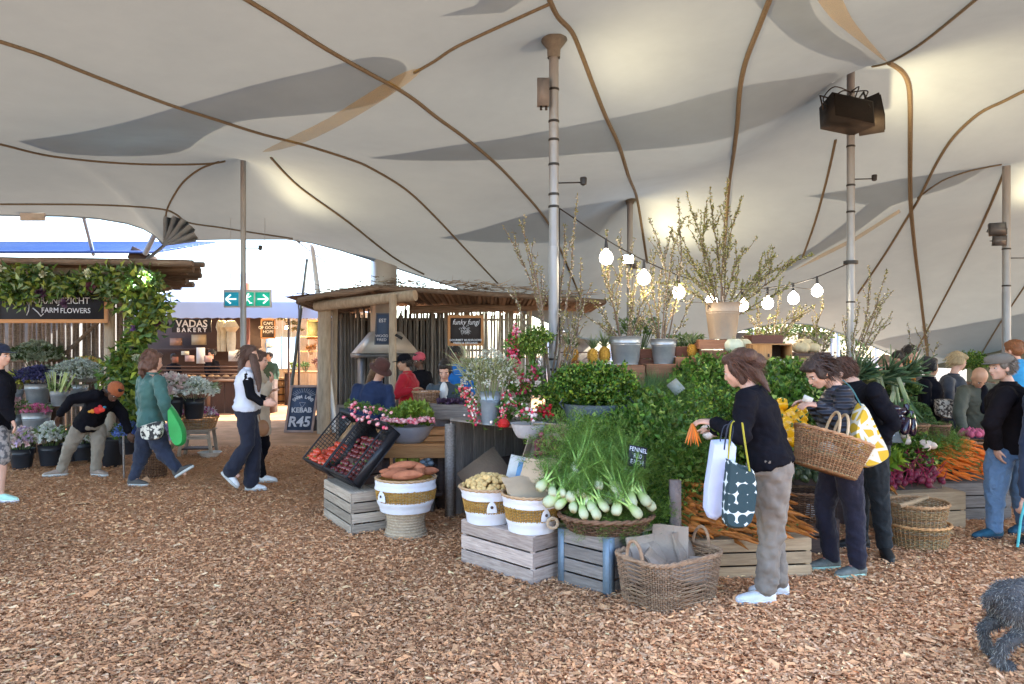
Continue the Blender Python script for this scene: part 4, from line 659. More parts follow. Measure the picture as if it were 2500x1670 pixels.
eb = thing('grey_easel_box', P(850, 1050, 12.2), 0, 'grey wooden box frame standing beside the blue jacket', 'box'); eb.location.z = 0; frame_board(eb, (P(850, 0, 12.2).x, 12.2, .33), .36, .66, R(5), M('slate', (.10, .12, .14)), OLDW, .05)
hk = thing('black_hook', P(974, 822, 12.75), 0, 'small black clip hanging on the pine post', 'hook'); MB().box((0, 0, 0), (.14, .03, .05), rot=Matrix.Rotation(R(30), 3, 'Y')).build('clip', BLACK, hk)
# ================================================================ crates of the central display
def crate(loc, ang, L, W, H, n, mat, label, post=None, pw=.035, top=True, gap=.012, group=None, name='wooden_crate', open_=False, corner=True):
    """slatted crate; loc = near corner on the ground, X axis runs along ang (degrees) for L, W turns clockwise from it"""
    a = R(ang); u = Vector((math.cos(a), math.sin(a), 0)); v = Vector((math.sin(a), -math.cos(a), 0)); c = Vector(loc) + u * L / 2 + v * W / 2 if corner else Vector(loc)
    o = thing(name, c, a, label, 'crate', group); post = post or mat; sw = H / n - gap
    for x in (-1, 1):
        for y in (-1, 1): board(o, (x * (L / 2 - pw * .6), y * (W / 2 - .025), 0), (x * (L / 2 - pw * .6), y * (W / 2 - .025), H - .002), pw, .022, (0, y, 0), post, 'corner_post')
    for k in range(n):
        z = H * (k + .5) / n
        for y in (-1, 1): board(o, (-L / 2, y * (W / 2 - .006), z), (L / 2, y * (W / 2 - .006), z), sw, .012, (0, y, 0), mat, 'slat')
        for x in (-1, 1): board(o, (x * (L / 2 - .007), -W / 2 + .014, z), (x * (L / 2 - .007), W / 2 - .014, z), sw, .012, (x, 0, 0), mat, 'slat')
    if top:
        m = max(3, int(W / .11)); zt = .05 if open_ else H - .006
        for k in range(m): y = -W / 2 + (k + .5) * W / m; board(o, (-L / 2 + .01, y, zt), (L / 2 - .01, y, zt), W / m - .01, .012, (0, 0, 1), mat, 'bottom_slat' if open_ else 'top_slat')
    return o
c1 = crate(G(855, 1308), 121, .80, .37, .375, 4, PALEW, 'pale slatted crate carrying the tilted black tomato trays')
c2 = crate(G(1300, 1432), 134.5, .76, .46, .342, 3, M('pinkish_crate_wood', (.55, .44, .38), (.30, .22, .19), scale=6, rough=.8, bump=.5, bscale=25, stretch=(1.2, 13, 13), rand=.28), 'pinkish slatted crate under the two white and yellow potato baskets')
BLM = M('blue_grey_metal', (.20, .27, .34), (.14, .19, .25), scale=8, rough=.55, metal=.2)
c3 = crate(G(1486, 1459), 137, .42, .46, .388, 4, OLDW, 'dark grey crate with blue painted corner straps under the fennel', post=BLM)
for (a, b) in ((-.1925, -.234), (.1925, -.234), (-.1925, .234), (.1925, .234)): MB().box((a, b, .194), (.052, .004, .384)).build('corner_strap', BLM, c3)
for (a, b) in ((-.2145, -.2), (-.2145, .2), (.2145, -.2), (.2145, .2)): MB().box((a, b, .194), (.004, .06, .384)).build('corner_strap', BLM, c3)
sm_ = MB().box((0, 0, 0), (.30, .2, .004)); k_ = sm_.build('brown_card', M('cardboard', (.30, .22, .15), (.24, .17, .12), scale=5), label='sheet of brown cardboard on the grey crate behind the fennel tray', cat='cardboard'); k_.location = (.98, 5.06, .395); k_.rotation_euler = (0, 0, .5)
# black tomato trays
TR = M('black_crate_plastic', (.018, .018, .022), (.012, .012, .015), scale=8, rough=.35, bump=.02)
def tray(L0, U, V, D, label):
    U, V = Vector(U), Vector(V); V = (V - U.normalized() * V.dot(U.normalized())); N = -U.cross(V).normalized()
    if N.z < 0: N = -N
    x, y = U.normalized(), V.normalized(); m = Matrix((x, y, x.cross(y))).transposed().to_4x4(); m.translation = L0
    o = thing('plastic_tray', L0, 0, label, 'crate'); o.matrix_basis = m; a, b = U.length, V.length; s_ = 1 if x.cross(y).dot(N) > 0 else -1
    def lat(p, q, h, nv, parent_name='lattice_side'):
        p, q = Vector(p), Vector(q); mb_ = MB(); e = Vector((0, 0, s_ * h))
        for t in (0, .2, .4, .6, .8, 1): mb_.tube([p + e * t, q + e * t], .0035 if 0 < t < 1 else .008, 4)
        for k in range(nv + 1): r_ = lerp(p, q, k / nv); mb_.tube([r_, r_ + e], .0035 if 0 < k < nv else .008, 4)
        mb_.build(parent_name, TR, o)['kind'] = 'stuff'
    lat((0, 0, 0), (a, 0, 0), D, 16); lat((0, b, 0), (a, b, 0), D, 16); lat((0, 0, 0), (0, b, 0), D, 18); lat((a, 0, 0), (a, b, 0), D, 18)
    MB().box((a / 2, b / 2, -.004 * s_), (a, b, .006)).build('tray_floor', TR, o); MB().box((a / 2, -.004, D * .30 * s_), (a, .005, D * .55)).build('solid_lip', TR, o); MB().box((-.004, b / 2, D * .3 * s_), (.005, b, D * .5)).build('solid_side', TR, o)
    for p, q in (((0, 0), (a, 0)), ((a, 0), (a, b)), ((a, b), (0, b)), ((0, b), (0, 0))): board(o, (*p, D * s_), (*q, D * s_), .022, .012, (0, 0, 1), TR, 'top_rim')
    return o, m, s_
L0 = Vector((-1.36, 6.40, .40)); UU = Vector((-.585, .81, .03)); VV = Vector((.30, .22, .43)) * 1.05
t1, m1, s1 = tray(L0, UU * .53, VV, .17, 'black tray of dark plum tomatoes, nearer of the tilted pair'); t2, m2, s2_ = tray(L0 + UU * .56, UU * .53, VV, .17, 'black tray of red round tomatoes, farther of the tilted pair')
tp = crate((-1.55, 7.05, 0), 121, .8, .3, .62, 4, DARKW, 'dark crate propping up the backs of the tomato trays', corner=False)
def proto(name, mb_, mat, label, cat, extra=None, group=None):
    o = thing(name, (0, 0, -50), 0, label, cat, group); mb_.build({'tomato': 'skin', 'carrot': 'root', 'potato': 'tuber'}.get(name, 'body'), mat, o, smooth=True, auto=None)
    if extra: [e[1].build(e[0], e[2], o, smooth=True, auto=None) for e in extra]
    return o
PROTOS = []
def use(pr, loc, rot=0, s=1.0, label=None, group=None):
    if pr.get('used') is None:
        pr['used'] = 1; c = pr; c.location = loc; c.rotation_euler = rot if hasattr(rot, '__len__') else (0, 0, rot); c.scale = s if hasattr(s, '__len__') else (s, s, s)
        if group: c['group'] = group
        if label: c['label'] = label
        return c
    return place(pr, loc, rot, s, label or pr['label'], group or pr.get('group'))
def rr(): return (random.uniform(0, 6.28), random.uniform(0, 6.28), random.uniform(0, 6.28))
STEMM = M('green_stem', (.12, .2, .05), (.08, .14, .03), scale=20)
def tomato_proto(label, col, col2): return proto('tomato', MB().ell((0, 0, 0), (.033, .033, .028), 10, 7), M('tomato_' + label[:6].strip(), col, col2, scale=20, rough=.25, bump=.02, spec=.5), label, 'tomato', [('calyx', MB().lathe([(.002, .030), (.008, .027), (.014, .0295), (.006, .029)], 5), STEMM)])
tomr = tomato_proto('ripe red round tomato in the farther black tray', (.55, .07, .025), (.42, .03, .012)); tomd = tomato_proto('dark purple plum tomato in the nearer black tray', (.16, .022, .02), (.09, .012, .015))
for k in range(34):
    j, i_ = k % 7, k // 7; v_ = Vector((.05 + j * .072 + random.uniform(-.01, .01), .045 + i_ * .062 * (1 - .3 * (j > 4)), s2_ * (.04 + .045 * max(0, 2 - i_) + random.uniform(0, .02)))); use(tomr, m2 @ v_, rr(), random.uniform(.9, 1.15), group='red tomatoes in the black tray')
for k in range(9): v_ = Vector((.1 + random.uniform(0, .35), .03 + random.uniform(0, .1), s2_ * .15)); use(tomr, m2 @ v_, rr(), 1.1)
for k in range(72):
    j, i_ = k % 8, k // 8; v_ = Vector((.035 + j * .065 + random.uniform(-.01, .01), .04 + i_ * .05, s1 * (.045 + .03 * max(0, 4 - i_) / 4 + random.uniform(0, .025)))); use(tomd, m1 @ v_, rr(), (random.uniform(.75, .9), random.uniform(.75, .9), random.uniform(.95, 1.2)), group='plum tomatoes in the black tray')
# fabric banded baskets
STRAW = M('straw_gold', (.60, .37, .10), (.36, .20, .05), scale=30, rough=.8, attr=True); CLOTHW = M('white_cloth', (.70, .70, .74), (.6, .6, .65), scale=4, rough=.85, bump=.3, bscale=18)
def banded(loc, rt, rb, h, label, bulge=0, badge=0.0, band=(.34, .66)):
    o = thing('banded_basket', loc, badge, label, 'basket'); pf = lambda u: lerp(rb, rt, u) * (1 + bulge * math.sin(math.pi * min(1, u * 1.05)))
    for nm, u0, u1 in (('lower_cloth', 0, band[0]), ('upper_cloth', band[1], .93)):
        pr = [(pf(u0) * .96, h * u0)] + [(pf(lerp(u0, u1, t)) * (1.0 + .012 * math.sin(9 * t + 1)), h * lerp(u0, u1, t)) for t in np.linspace(0, 1, 7)] + [(pf(u1) * .96, h * u1)]; MB().lathe(pr, 40, wob=.02, cap=(nm[0] == 'l', False)).build(nm, CLOTHW, o, smooth=True)
    weave(('round', 1, 1), h * (band[1] - band[0] + .06), 1, 9, 60, .004, None, ((1.1, 1, .9), (.8, .75, .6)), lambda u: pf(band[0] + (band[1] - band[0]) * u) * .985, 4, h * (band[0] - .03)).build('straw_band', STRAW, o, smooth=True)['kind'] = 'stuff'
    rimrope(('round', 1, 1), h * .955, .011, 48, pf(1), (1.0, .85, .7)).build('rim', M('seagrass_rim', (.50, .38, .26), (.38, .27, .17), scale=40, attr=True), o, smooth=True)
    MB().lathe([(pf(.93) * .97, h * .93), (pf(.8) * .9, h * .72), (.01, h * .7)], 24).build('inside', STRAW, o)
    q = pf(.5) * 1.02; bd = MB(); an = np.linspace(math.pi * 1.05, -.15, 14); pts = [(math.sin(.19 * math.cos(t)) * q, -math.cos(.19 * math.cos(t)) * q - .004, h * .40 + .19 * h * 1.4 * max(math.sin(t), -.15)) for t in an]; bd.add([(0, -q - .01, h * .47)] + pts, [(0, k + 1, k + 2) for k in range(13)] + [(0, 14, 1)]); bd.build('cloth_badge', CLOTHW, o)
    MB().ell((0, -q - .012, h * .52), (.012, .003, .012), 6, 4).build('badge_mark', DARKW, o)
    fz = MB(); n = 90; a_ = RNG.uniform(0, 6.28, n); blades(fz, np.stack([pf(1) * np.cos(a_), pf(1) * np.sin(a_), np.full(n, h * .96)], 1), unit(np.stack([np.cos(a_), np.sin(a_), RNG.normal(0, .8, n)], 1)), .03, .0025, [(.5, .4, .28)], .3, 2); fz.build('straw_fray', M('fray', (1, 1, 1), attr=True), o)['kind'] = 'stuff'
    return o
SP = Vector((-.937, 6.33, 0)); banded(SP + Vector((0, 0, .225)), .262, .215, .30, 'white and gold basket of sweet potatoes on the straw stool', bulge=.10, badge=R(-42)); banded((-.175, 5.43, .345), .222, .165, .275, 'white and gold basket heaped with baby potatoes', badge=R(8)); banded((.142, 5.16, .345), .215, .165, .275, 'white and gold basket holding a folded brown paper bag', badge=R(28), bulge=.02)
st = thing('straw_stool', SP, 0, 'round coiled straw stool under the sweet potato basket', 'stool')
for k in range(9): r_ = .185 - .028 * math.sin(math.pi * (k + .5) / 9) - .010 * (k / 9); MB().tube([(r_ * math.cos(a), r_ * math.sin(a), .0135 + k * .0248) for a in np.linspace(0, 2 * math.pi, 40)], .0150, 8, False).build('straw_coil', M('pale_straw', (.50, .39, .27), (.30, .22, .15), scale=45, rough=.85, bump=.5), st, smooth=True)
MB().lathe([(.002, .222), (.17, .222)], 20).build('seat_disc', M('pale_straw', (.5, .39, .27)), st)
rg = thing('ring_handle', (.142 + .14, 5.16 - .19, .44), 0, 'twisted rope handle on the right potato basket', 'handle'); MB().tube([(.035 * math.cos(a), -.01, .035 * math.sin(a)) for a in np.linspace(0, 6.28, 16)], .012, 6).build('rope', M('pale_straw', (.5, .39, .27)), rg, smooth=True)
PTM = M('potato_skin', (.66, .46, .20), (.50, .32, .12), scale=25, rough=.7, rand=.15); pot = proto('potato', MB().ell((0, 0, 0), (.026, .021, .019), 8, 6), PTM, 'small pale golden potato heaped in the white and gold basket', 'potato')
for k in range(190):
    a = RNG.uniform(0, 6.283); u = math.sqrt(RNG.uniform(0, 1)); z = .345 + .255 + .085 * (1 - u * u) + random.uniform(-.012, .008); use(pot, (-.175 + .20 * u * math.cos(a), 5.43 + .20 * u * math.sin(a), z), rr(), random.uniform(.8, 1.15), group='baby potatoes in the basket')
SWM = M('sweet_potato_skin', (.45, .16, .08), (.30, .10, .05), scale=14, rough=.75, rand=.12)
for k, (x, y, z, l, r_, a, b) in enumerate(((-.08, -.08, .56, .13, .055, .3, .05), (.03, -.13, .55, .15, .055, -.1, .1), (.14, -.04, .56, .12, .05, 1.0, 0), (-.02, .02, .61, .14, .05, .15, .1), (-.16, .0, .55, .11, .045, 1.5, 0), (.08, .07, .59, .12, .05, -.5, .1), (-.08, .11, .58, .12, .05, .9, 0), (.18, .1, .55, .1, .045, 2, 0), (0, .17, .56, .12, .045, 0, 0))):
    r_ *= .82; a *= 1.6; o = thing('sweet_potato', SP + Vector((x, y, z - .0)), a, 'brick red sweet potato in the white and gold basket', 'sweet potato', 'sweet potatoes in the basket'); MB().tube([(l * t, .012 * math.sin(t * 3 + k), l * t * b) for t in (-1, -.75, -.4, 0, .4, .75, 1)], [.006, r_ * .6, r_ * .93, r_, r_ * .9, r_ * .55, .006], 10).build('tuber', SWM, o, smooth=True)
PAPER = M('brown_paper', (.50, .37, .25), (.43, .31, .20), scale=3, rough=.85, bump=.3, bscale=9)
def paper(loc, rot, w_, h, label, tilt=0, name='paper_bag', mat=None, seed=0):
    o = thing(name, loc, rot, label, 'paper bag', tilt=(tilt, 0, rot)); rs = np.random.default_rng(seed); n = 6; V = []; 
    for s_ in (-1, 1):
        for j in range(n):
            for i_ in range(n): u, v_ = i_ / (n - 1), j / (n - 1); V.append(((u - .5) * w_, s_ * .035 * math.sin(math.pi * min(.9, v_ + .1)) * (1 - abs(u - .5) * 1.2) + rs.normal(0, .006), v_ * h + rs.normal(0, .004)))
    Fs = [(s_ * 36 + j * n + i_, s_ * 36 + j * n + i_ + 1, s_ * 36 + (j + 1) * n + i_ + 1, s_ * 36 + (j + 1) * n + i_) for s_ in (0, 1) for j in range(n - 1) for i_ in range(n - 1)] + [(j * n + e, 36 + j * n + e, 36 + (j + 1) * n + e, (j + 1) * n + e) for e in (0, n - 1) for j in range(n - 1)]
    MB().add(V, Fs).build('paper', mat or PAPER, o, smooth=True, auto=20); return o
paper((.15, 5.08, .575), .35, .32, .26, 'brown paper bag folded over inside the right basket', tilt=-1.05); paper((.17, 5.2, .60), -.5, .30, .26, 'second fold of brown paper leaning in the right basket', tilt=-.55, seed=2)
# paper card box with blue label behind the potatoes
wb = thing('white_card', (.03, 5.62, .56), -.1, 'white card with blue label standing behind the potato baskets', 'card', tilt=(R(-22), R(12), -.1)); MB().box((0, 0, .12), (.19, .02, .25)).build('card', M('off_white', (.62, .60, .58)), wb); MB().box((.02, -.013, .11), (.085, .004, .18)).build('blue_label', M('sky_blue', (.16, .32, .52)), wb)
crate((.28, 5.95, .0), 134, .5, .35, .52, 4, DARKW, 'dark low crate holding the card behind the potato baskets', corner=False)
# large rectangular wicker hamper in front
hm = wicker('wicker_hamper', ('rect', .325, .225), .315, (1.03, 4.70, 0), R(35), 'large grey brown rectangular wicker hamper at the very front', cols=((1.0, .88, .8), (.72, .62, .56), (.85, .72, .62)), rows=24, stakes=58, flare=.87, handles=2, amp=.007, hh=.12, rr=.014)
for k, (x, y, z, r_, w_, h, t) in enumerate(((.93, 4.75, .17, .5, .26, .24, -.5), (1.06, 4.82, .17, -.3, .24, .28, -.25), (1.20, 4.84, .16, .9, .22, .26, -.3), (1.0, 4.62, .18, 1.2, .22, .2, -.7), (1.16, 4.68, .12, -.4, .26, .2, -.9), (.84, 4.66, .14, .8, .2, .2, -.6))): paper((x, y, z), r_, w_, h, ['creased brown paper bag at the left inside the hamper', 'tall brown paper bag standing in the middle of the hamper', 'open mouthed brown paper bag at the right inside the hamper', 'flat brown paper bag lying at the front of the hamper', 'brown paper bag lying low in the hamper at the right', 'folded brown paper bag by the left handle of the hamper'][k], tilt=t, seed=k + 5, mat=M('grey_brown_paper', (.36, .28, .22), (.29, .22, .17), scale=3, bump=.3))
# ---- long radish table at the left of the display
tb = thing('orange_table', (-.95, 7.75, 0), 0, 'table of thick orange planks behind the black tomato trays', 'table')
for k in range(4): board(tb, (-1.42, 7.38 + k * .26, .65), (-.66, 7.38 + k * .26, .65), .25, .06, (0, 0, 1), ORW, 'top_plank', world=True)
board(tb, (-1.36, 7.24, .60), (-.64, 7.24, .60), .115, .04, (0, 1, 0), ORW, 'apron', world=True)
for x in (-1.3, -.72):
    for y in (7.35, 8.1): MB().box((x, y, .29), (.08, .08, .58)).build('leg', DARKW, tb, world=True)
board(tb, (-1.35, 7.6, .18), (-.7, 7.6, .18), .8, .03, (0, 0, 1), DARKW, 'low_shelf', world=True)
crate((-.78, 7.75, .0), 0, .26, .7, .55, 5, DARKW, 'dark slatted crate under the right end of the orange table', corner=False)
sb = crate((-.86, 7.55, .68), 0, .36, .3, .13, 2, ORW, 'shallow orange brown crate beside the radish bowl', corner=False)
for k, (x, c, l_) in enumerate(((-1.12, (.55, .48, .05), 'yellow squash heap under the orange table'), (-.98, (.30, .30, .05), 'olive green squash heap under the orange table'), (-.86, (.2, .24, .28), 'grey blue mesh of produce under the table'))):
    o = thing('squash_heap', (x, 7.3, .44), 0, l_, 'squash')
    for j in range(9): MB().ell((random.uniform(-.05, .05), random.uniform(-.05, .05), random.uniform(0, .1)), (.035, .03, .028), 8, 6).build('squash', M('squash%d' % k, c, rough=.4, rand=.2), o, smooth=True)
crate((-1.0, 7.35, 0), 0, .42, .3, .42, 3, OLDW, 'low grey crate holding squash under the orange table', corner=False)
BOWLM = M('grey_tin', (.42, .42, .47), (.32, .32, .37), scale=6, rough=.45, metal=.35, bump=.05)
def bowl(loc, rt, rb, h, mat, label, sx=1.0, rings=3, name='bowl'):
    pr = [(.002, .01), (rb * .97, .01), (rb, 0)] + [(lerp(rb, rt, t ** .75) + (.004 if k % 2 else 0), h * t) for k, t in enumerate(np.linspace(.08, .95, rings * 2 + 1))] + [(rt, h), (rt + .008, h + .004), (rt - .006, h - .004), (rb, .02), (.002, .02)]
    o = thing(name, loc, 0, label, 'bowl'); MB().lathe(pr, 36, sx=sx).build('shell', mat, o, smooth=True, auto=45); return o
bowl((-1.075, 7.42, .68), .27, .15, .175, BOWLM, 'wide grey tin bowl overflowing with radishes and lettuce'); bowl((-.80, 7.95, .79), .17, .12, .15, BOWLM, 'smaller tin bowl of red peppers behind the lettuce bowl')
RADM = M('radish_skin', (.62, .06, .12), (.75, .50, .50), scale=14, rough=.35, bump=0, rand=.2, contrast=.25); rad = proto('radish', MB().ell((0, 0, 0), (.015, .015, .018), 8, 6), RADM, 'pink and white radish heaped on the bowl rim', 'radish', [('root_tail', MB().tube([(0, 0, -.016), (.002, 0, -.04)], [.003, .0005], 4), RADM)])
for k in range(120):
    a = RNG.uniform(math.pi * .95, math.pi * 2.05); u = RNG.uniform(.55, 1.06); use(rad, (-1.075 + .26 * u * math.cos(a), 7.42 + .26 * u * math.sin(a), .68 + .185 + .06 * (1 - abs(u - .8)) + random.uniform(-.015, .015)), rr(), random.uniform(.85, 1.3), group='radishes in the tin bowl')
radt = place(rad, (0, 0, 0)); radt['label'] = 'pink radish in the heap on the black tray edge'
for k in range(34): q = place(radt, m1 @ Vector((random.uniform(-.05, 1.0), VV.length + random.uniform(-.06, .12), s1 * (.16 + random.uniform(0, .07)))), rr(), random.uniform(.9, 1.3)); q['group'] = 'radishes on the tray edge'
bpy.data.objects.remove(radt.children[0]); [bpy.data.objects.remove(c) for c in list(radt.children)]; bpy.data.objects.remove(radt)
# ---------------------------------------------------------------- greens
def green_mesh(kind, seed):
    global RNG
    RNG = np.random.default_rng(seed); m = MB(); st_ = MB()
    if kind == 'lettuce': n = 260; c, d = in_ell(n, (0, 0, .02), (.10, .10, .10), .3); leaves(m, c * [.5, .5, .6], unit(c + [0, 0, .08]), RNG.uniform(.07, .12, n), RNG.uniform(.06, .09, n), [(.28, .42, .06), (.38, .52, .12), (.20, .34, .05)], fold=.15, curl=.5)
    elif kind == 'parsley':
        n = 95; d = unit(np.stack([RNG.normal(0, .55, n), RNG.normal(0, .55, n), np.ones(n)], 1)); _, q = blades(st_, np.zeros((n, 3)), d, RNG.uniform(.16, .26, n), .004, [(.14, .28, .05)], .35, 3, taper=.5)
        k = 9; qq = np.repeat(q, k, 0) + RNG.normal(0, .018, (n * k, 3)); leaves(m, qq, unit(rdirs(n * k) + np.repeat(d, k, 0) * .6), RNG.uniform(.022, .048, n * k), RNG.uniform(.018, .034, n * k), [(.07, .19, .025), (.13, .27, .035), (.04, .12, .015), (.24, .34, .05)], jit=.35)
    elif kind == 'celery':
        n = 90; d = unit(np.stack([RNG.normal(0, .5, n), RNG.normal(0, .5, n), np.ones(n)], 1)); _, q = blades(st_, RNG.normal(0, .015, (n, 3)), d, RNG.uniform(.2, .32, n), .010, [(.35, .5, .15), (.25, .4, .1)], .35, 3, taper=.5)
        k = 11; qq = np.repeat(q, k, 0) + RNG.normal(0, .03, (n * k, 3)); leaves(m, qq, unit(rdirs(n * k) + np.repeat(d, k, 0) * .5), RNG.uniform(.035, .08, n * k), RNG.uniform(.025, .05, n * k), [(.09, .21, .03), (.17, .32, .05), (.055, .14, .02), (.36, .48, .12)], jit=.35)
    elif kind == 'dill':
        n = 120; d = unit(np.stack([RNG.normal(0, .5, n), RNG.normal(0, .5, n), np.ones(n)], 1)); _, q = blades(st_, np.zeros((n, 3)), d, RNG.uniform(.15, .28, n), .003, [(.15, .28, .06)], .5, 4, taper=.5)
        k = 15; qq = np.repeat(q, k, 0) + RNG.normal(0, .02, (n * k, 3)); blades(m, qq, unit(rdirs(n * k) + np.repeat(d, k, 0) * 1.0), RNG.uniform(.02, .05, n * k), .0042, [(.15, .30, .05), (.26, .42, .09), (.08, .18, .03)], .3, 2)
    elif kind == 'chive': n = 420; blades(m, RNG.normal(0, .02, (n, 3)), unit(np.stack([RNG.normal(0, .28, n), RNG.normal(0, .28, n), np.ones(n)], 1)), RNG.uniform(.22, .40, n), .006, [(.10, .22, .10), (.14, .28, .13), (.2, .34, .14)], .8, 5)
    elif kind == 'kale': n = 130; c, d = in_ell(n, (0, 0, 0), (.10, .10, .08), .2); leaves(m, c * .4, unit(c + [0, 0, .08]), RNG.uniform(.09, .16, n), RNG.uniform(.05, .08, n), [(.08, .17, .06), (.13, .24, .09), (.22, .34, .10)], curl=.4)
    elif kind == 'leek':
        n = 26; _, q = blades(m, RNG.normal(0, .015, (n, 3)) * [1, 1, 0] + [0, 0, .12], unit(np.stack([RNG.normal(0, .2, n), RNG.normal(0, .2, n), np.ones(n)], 1)), RNG.uniform(.25, .42, n), .034, [(.12, .22, .14), (.18, .29, .18), (.09, .17, .12)], .6, 6, taper=.8)
        for j in range(5): x, y = RNG.normal(0, .016, 2); st_.tube([(x, y, -.12), (x, y, 0), (x * 1.1, y * 1.1, .15)], [.013, .014, .018], 7, True, [(.7, .74, .6), (.55, .65, .4), (.2, .32, .16)])
    elif kind == 'broccoli': n = 500; c, d = in_ell(n, (0, 0, .0), (.085, .085, .06), .9); leaves(m, c, unit(d + rdirs(n) * .5), .022, .022, [(.10, .19, .06), (.15, .25, .09), (.07, .14, .05)], jit=.3); nl = 24; blades(m, np.zeros((nl, 3)), unit(rdirs(nl) * [1, 1, .3]), .14, .05, [(.12, .22, .10)], .4, 4)
    elif kind == 'beet_leaf': n = 26; _, q = blades(m, np.zeros((n, 3)), unit(np.stack([RNG.normal(0, .2, n), RNG.normal(0, .2, n), np.ones(n)], 1)), .2, .006, [(.35, .02, .08)], .3, 3)
    elif kind == 'chard': n = 60; c, d = in_ell(n, (0, 0, 0), (.1, .1, .1), .3); leaves(m, c * .3, unit(c + [0, 0, .08]), RNG.uniform(.10, .18, n), RNG.uniform(.06, .1, n), [(.36, .50, .06), (.22, .38, .05)], curl=.5)
    return m, (st_ if st_.v else None)
GP = {}
LAB = dict(lettuce='bright green curly lettuce head', parsley='bunch of dark green parsley', celery='bunch of leafy green celery', dill='bunch of feathery dill fronds', chive='bunch of long thin blue green spring onions', kale='bunch of dark crinkled kale', leek='bundle of leeks with grey green leaves', broccoli='head of dark green broccoli', chard='yellow green leafy vegetable')
def greens(kind, loc, rot=None, s=1.0, where='', v=None):
    v = random.randrange(2) if v is None else v; k = (kind, v)
    if k not in GP:
        m, st_ = green_mesh(kind, hash(kind) % 1000 if False else sum(map(ord, kind)) + v); o = thing({'lettuce': 'lettuce', 'leek': 'leek_bundle', 'kale': 'kale_bunch', 'broccoli': 'broccoli_head', 'chard': 'chard_bunch', 'chive': 'spring_onion_bunch'}.get(kind, kind + '_bunch'), (0, 0, -50), 0, LAB[kind], 'vegetable' if kind in ('leek', 'broccoli', 'kale', 'lettuce', 'chard') else 'herbs')
        f = m.build('leaves', LEAF, o); f['kind'] = 'stuff'
        if st_: g_ = st_.build('stems', LEAF, o); g_['kind'] = 'stuff'
        GP[k] = o
    lab = (LAB[kind] + ' ' + where).strip(); return use(GP[k], loc, rot if rot is not None else random.uniform(0, 6.28), s, lab, 'the ' + lab)
RNG = np.random.default_rng(11)
def fill(kind, quad, n, s, where, tilt=(-.5, .3), jz=.02):
    """scatter n bunches over a patch given by four (px, py, Y) corners"""
    q = [P(*c) for c in quad]; k = max(1, int(round(math.sqrt(n)))); r_ = math.ceil(n / k)
    for i_ in range(n):
        u = (i_ % k + random.uniform(.2, .8)) / k; v_ = (i_ // k + random.uniform(.2, .8)) / r_; p = lerp(lerp(q[0], q[1], u), lerp(q[3], q[2], u), v_)
        e = Euler((abs(random.uniform(*tilt)) + .15, random.uniform(-.35, .35), random.uniform(-.6, .6))); ss = s * random.uniform(.85, 1.15); rise = {'broccoli': .05, 'kale': .08, 'chard': .1, 'celery': .31, 'chive': .33, 'parsley': .25, 'dill': .27}.get(kind, .20) * ss
        greens(kind, p + Vector((0, 0, random.uniform(-jz, jz))) - e.to_matrix() @ Vector((0, 0, rise)), e, ss, where)
for x, y, z in ((-1.15, 7.5, .90), (-1.02, 7.48, .93), (-.92, 7.5, .90), (-1.08, 7.6, .96), (-.97, 7.6, .95), (-1.2, 7.45, .88)): greens('lettuce', (x, y, z), s=.95, where='piled in the radish bowl')
for k in range(4): greens('parsley', m1 @ Vector((.1 + k * .3, VV.length + .08, s1 * .12)), s=.3, where='of the radishes on the tray edge')
# ---------------------------------------------------------------- stepped stand under the greens
sd_ = thing('display_stand', (2.4, 7.0, 0), 0, 'stepped dark wooden stand buried under the vegetable display', 'display stand')
for k, (y0, y1, z, x0, x1) in enumerate(((5.45, 6.05, .40, .62, 2.1), (6.05, 6.65, .62, .55, 2.75), (6.65, 7.25, .84, .5, 3.2), (7.25, 7.85, 1.0, .45, 3.7), (7.85, 8.6, 1.08, .4, 4.3))):
    for j in range(3): y = y0 + (j + .5) * (y1 - y0) / 3; board(sd_, (x0, y, z), (x1, y, z), (y1 - y0) / 3 - .01, .03, (0, 0, 1), DARKW, 'step_plank', world=True)
    board(sd_, (x0, y0 + .01, z / 2), (x1, y0 + .01, z / 2), z * .96, .02, (0, 1, 0), DARKW, 'riser', world=True)
    for x in (x0 + .04, x1 - .04): MB().box((x, (y0 + y1) / 2, z / 2 - .02), (.05, y1 - y0 - .03, z - .04)).build('side_panel', DARKW, sd_, world=True)
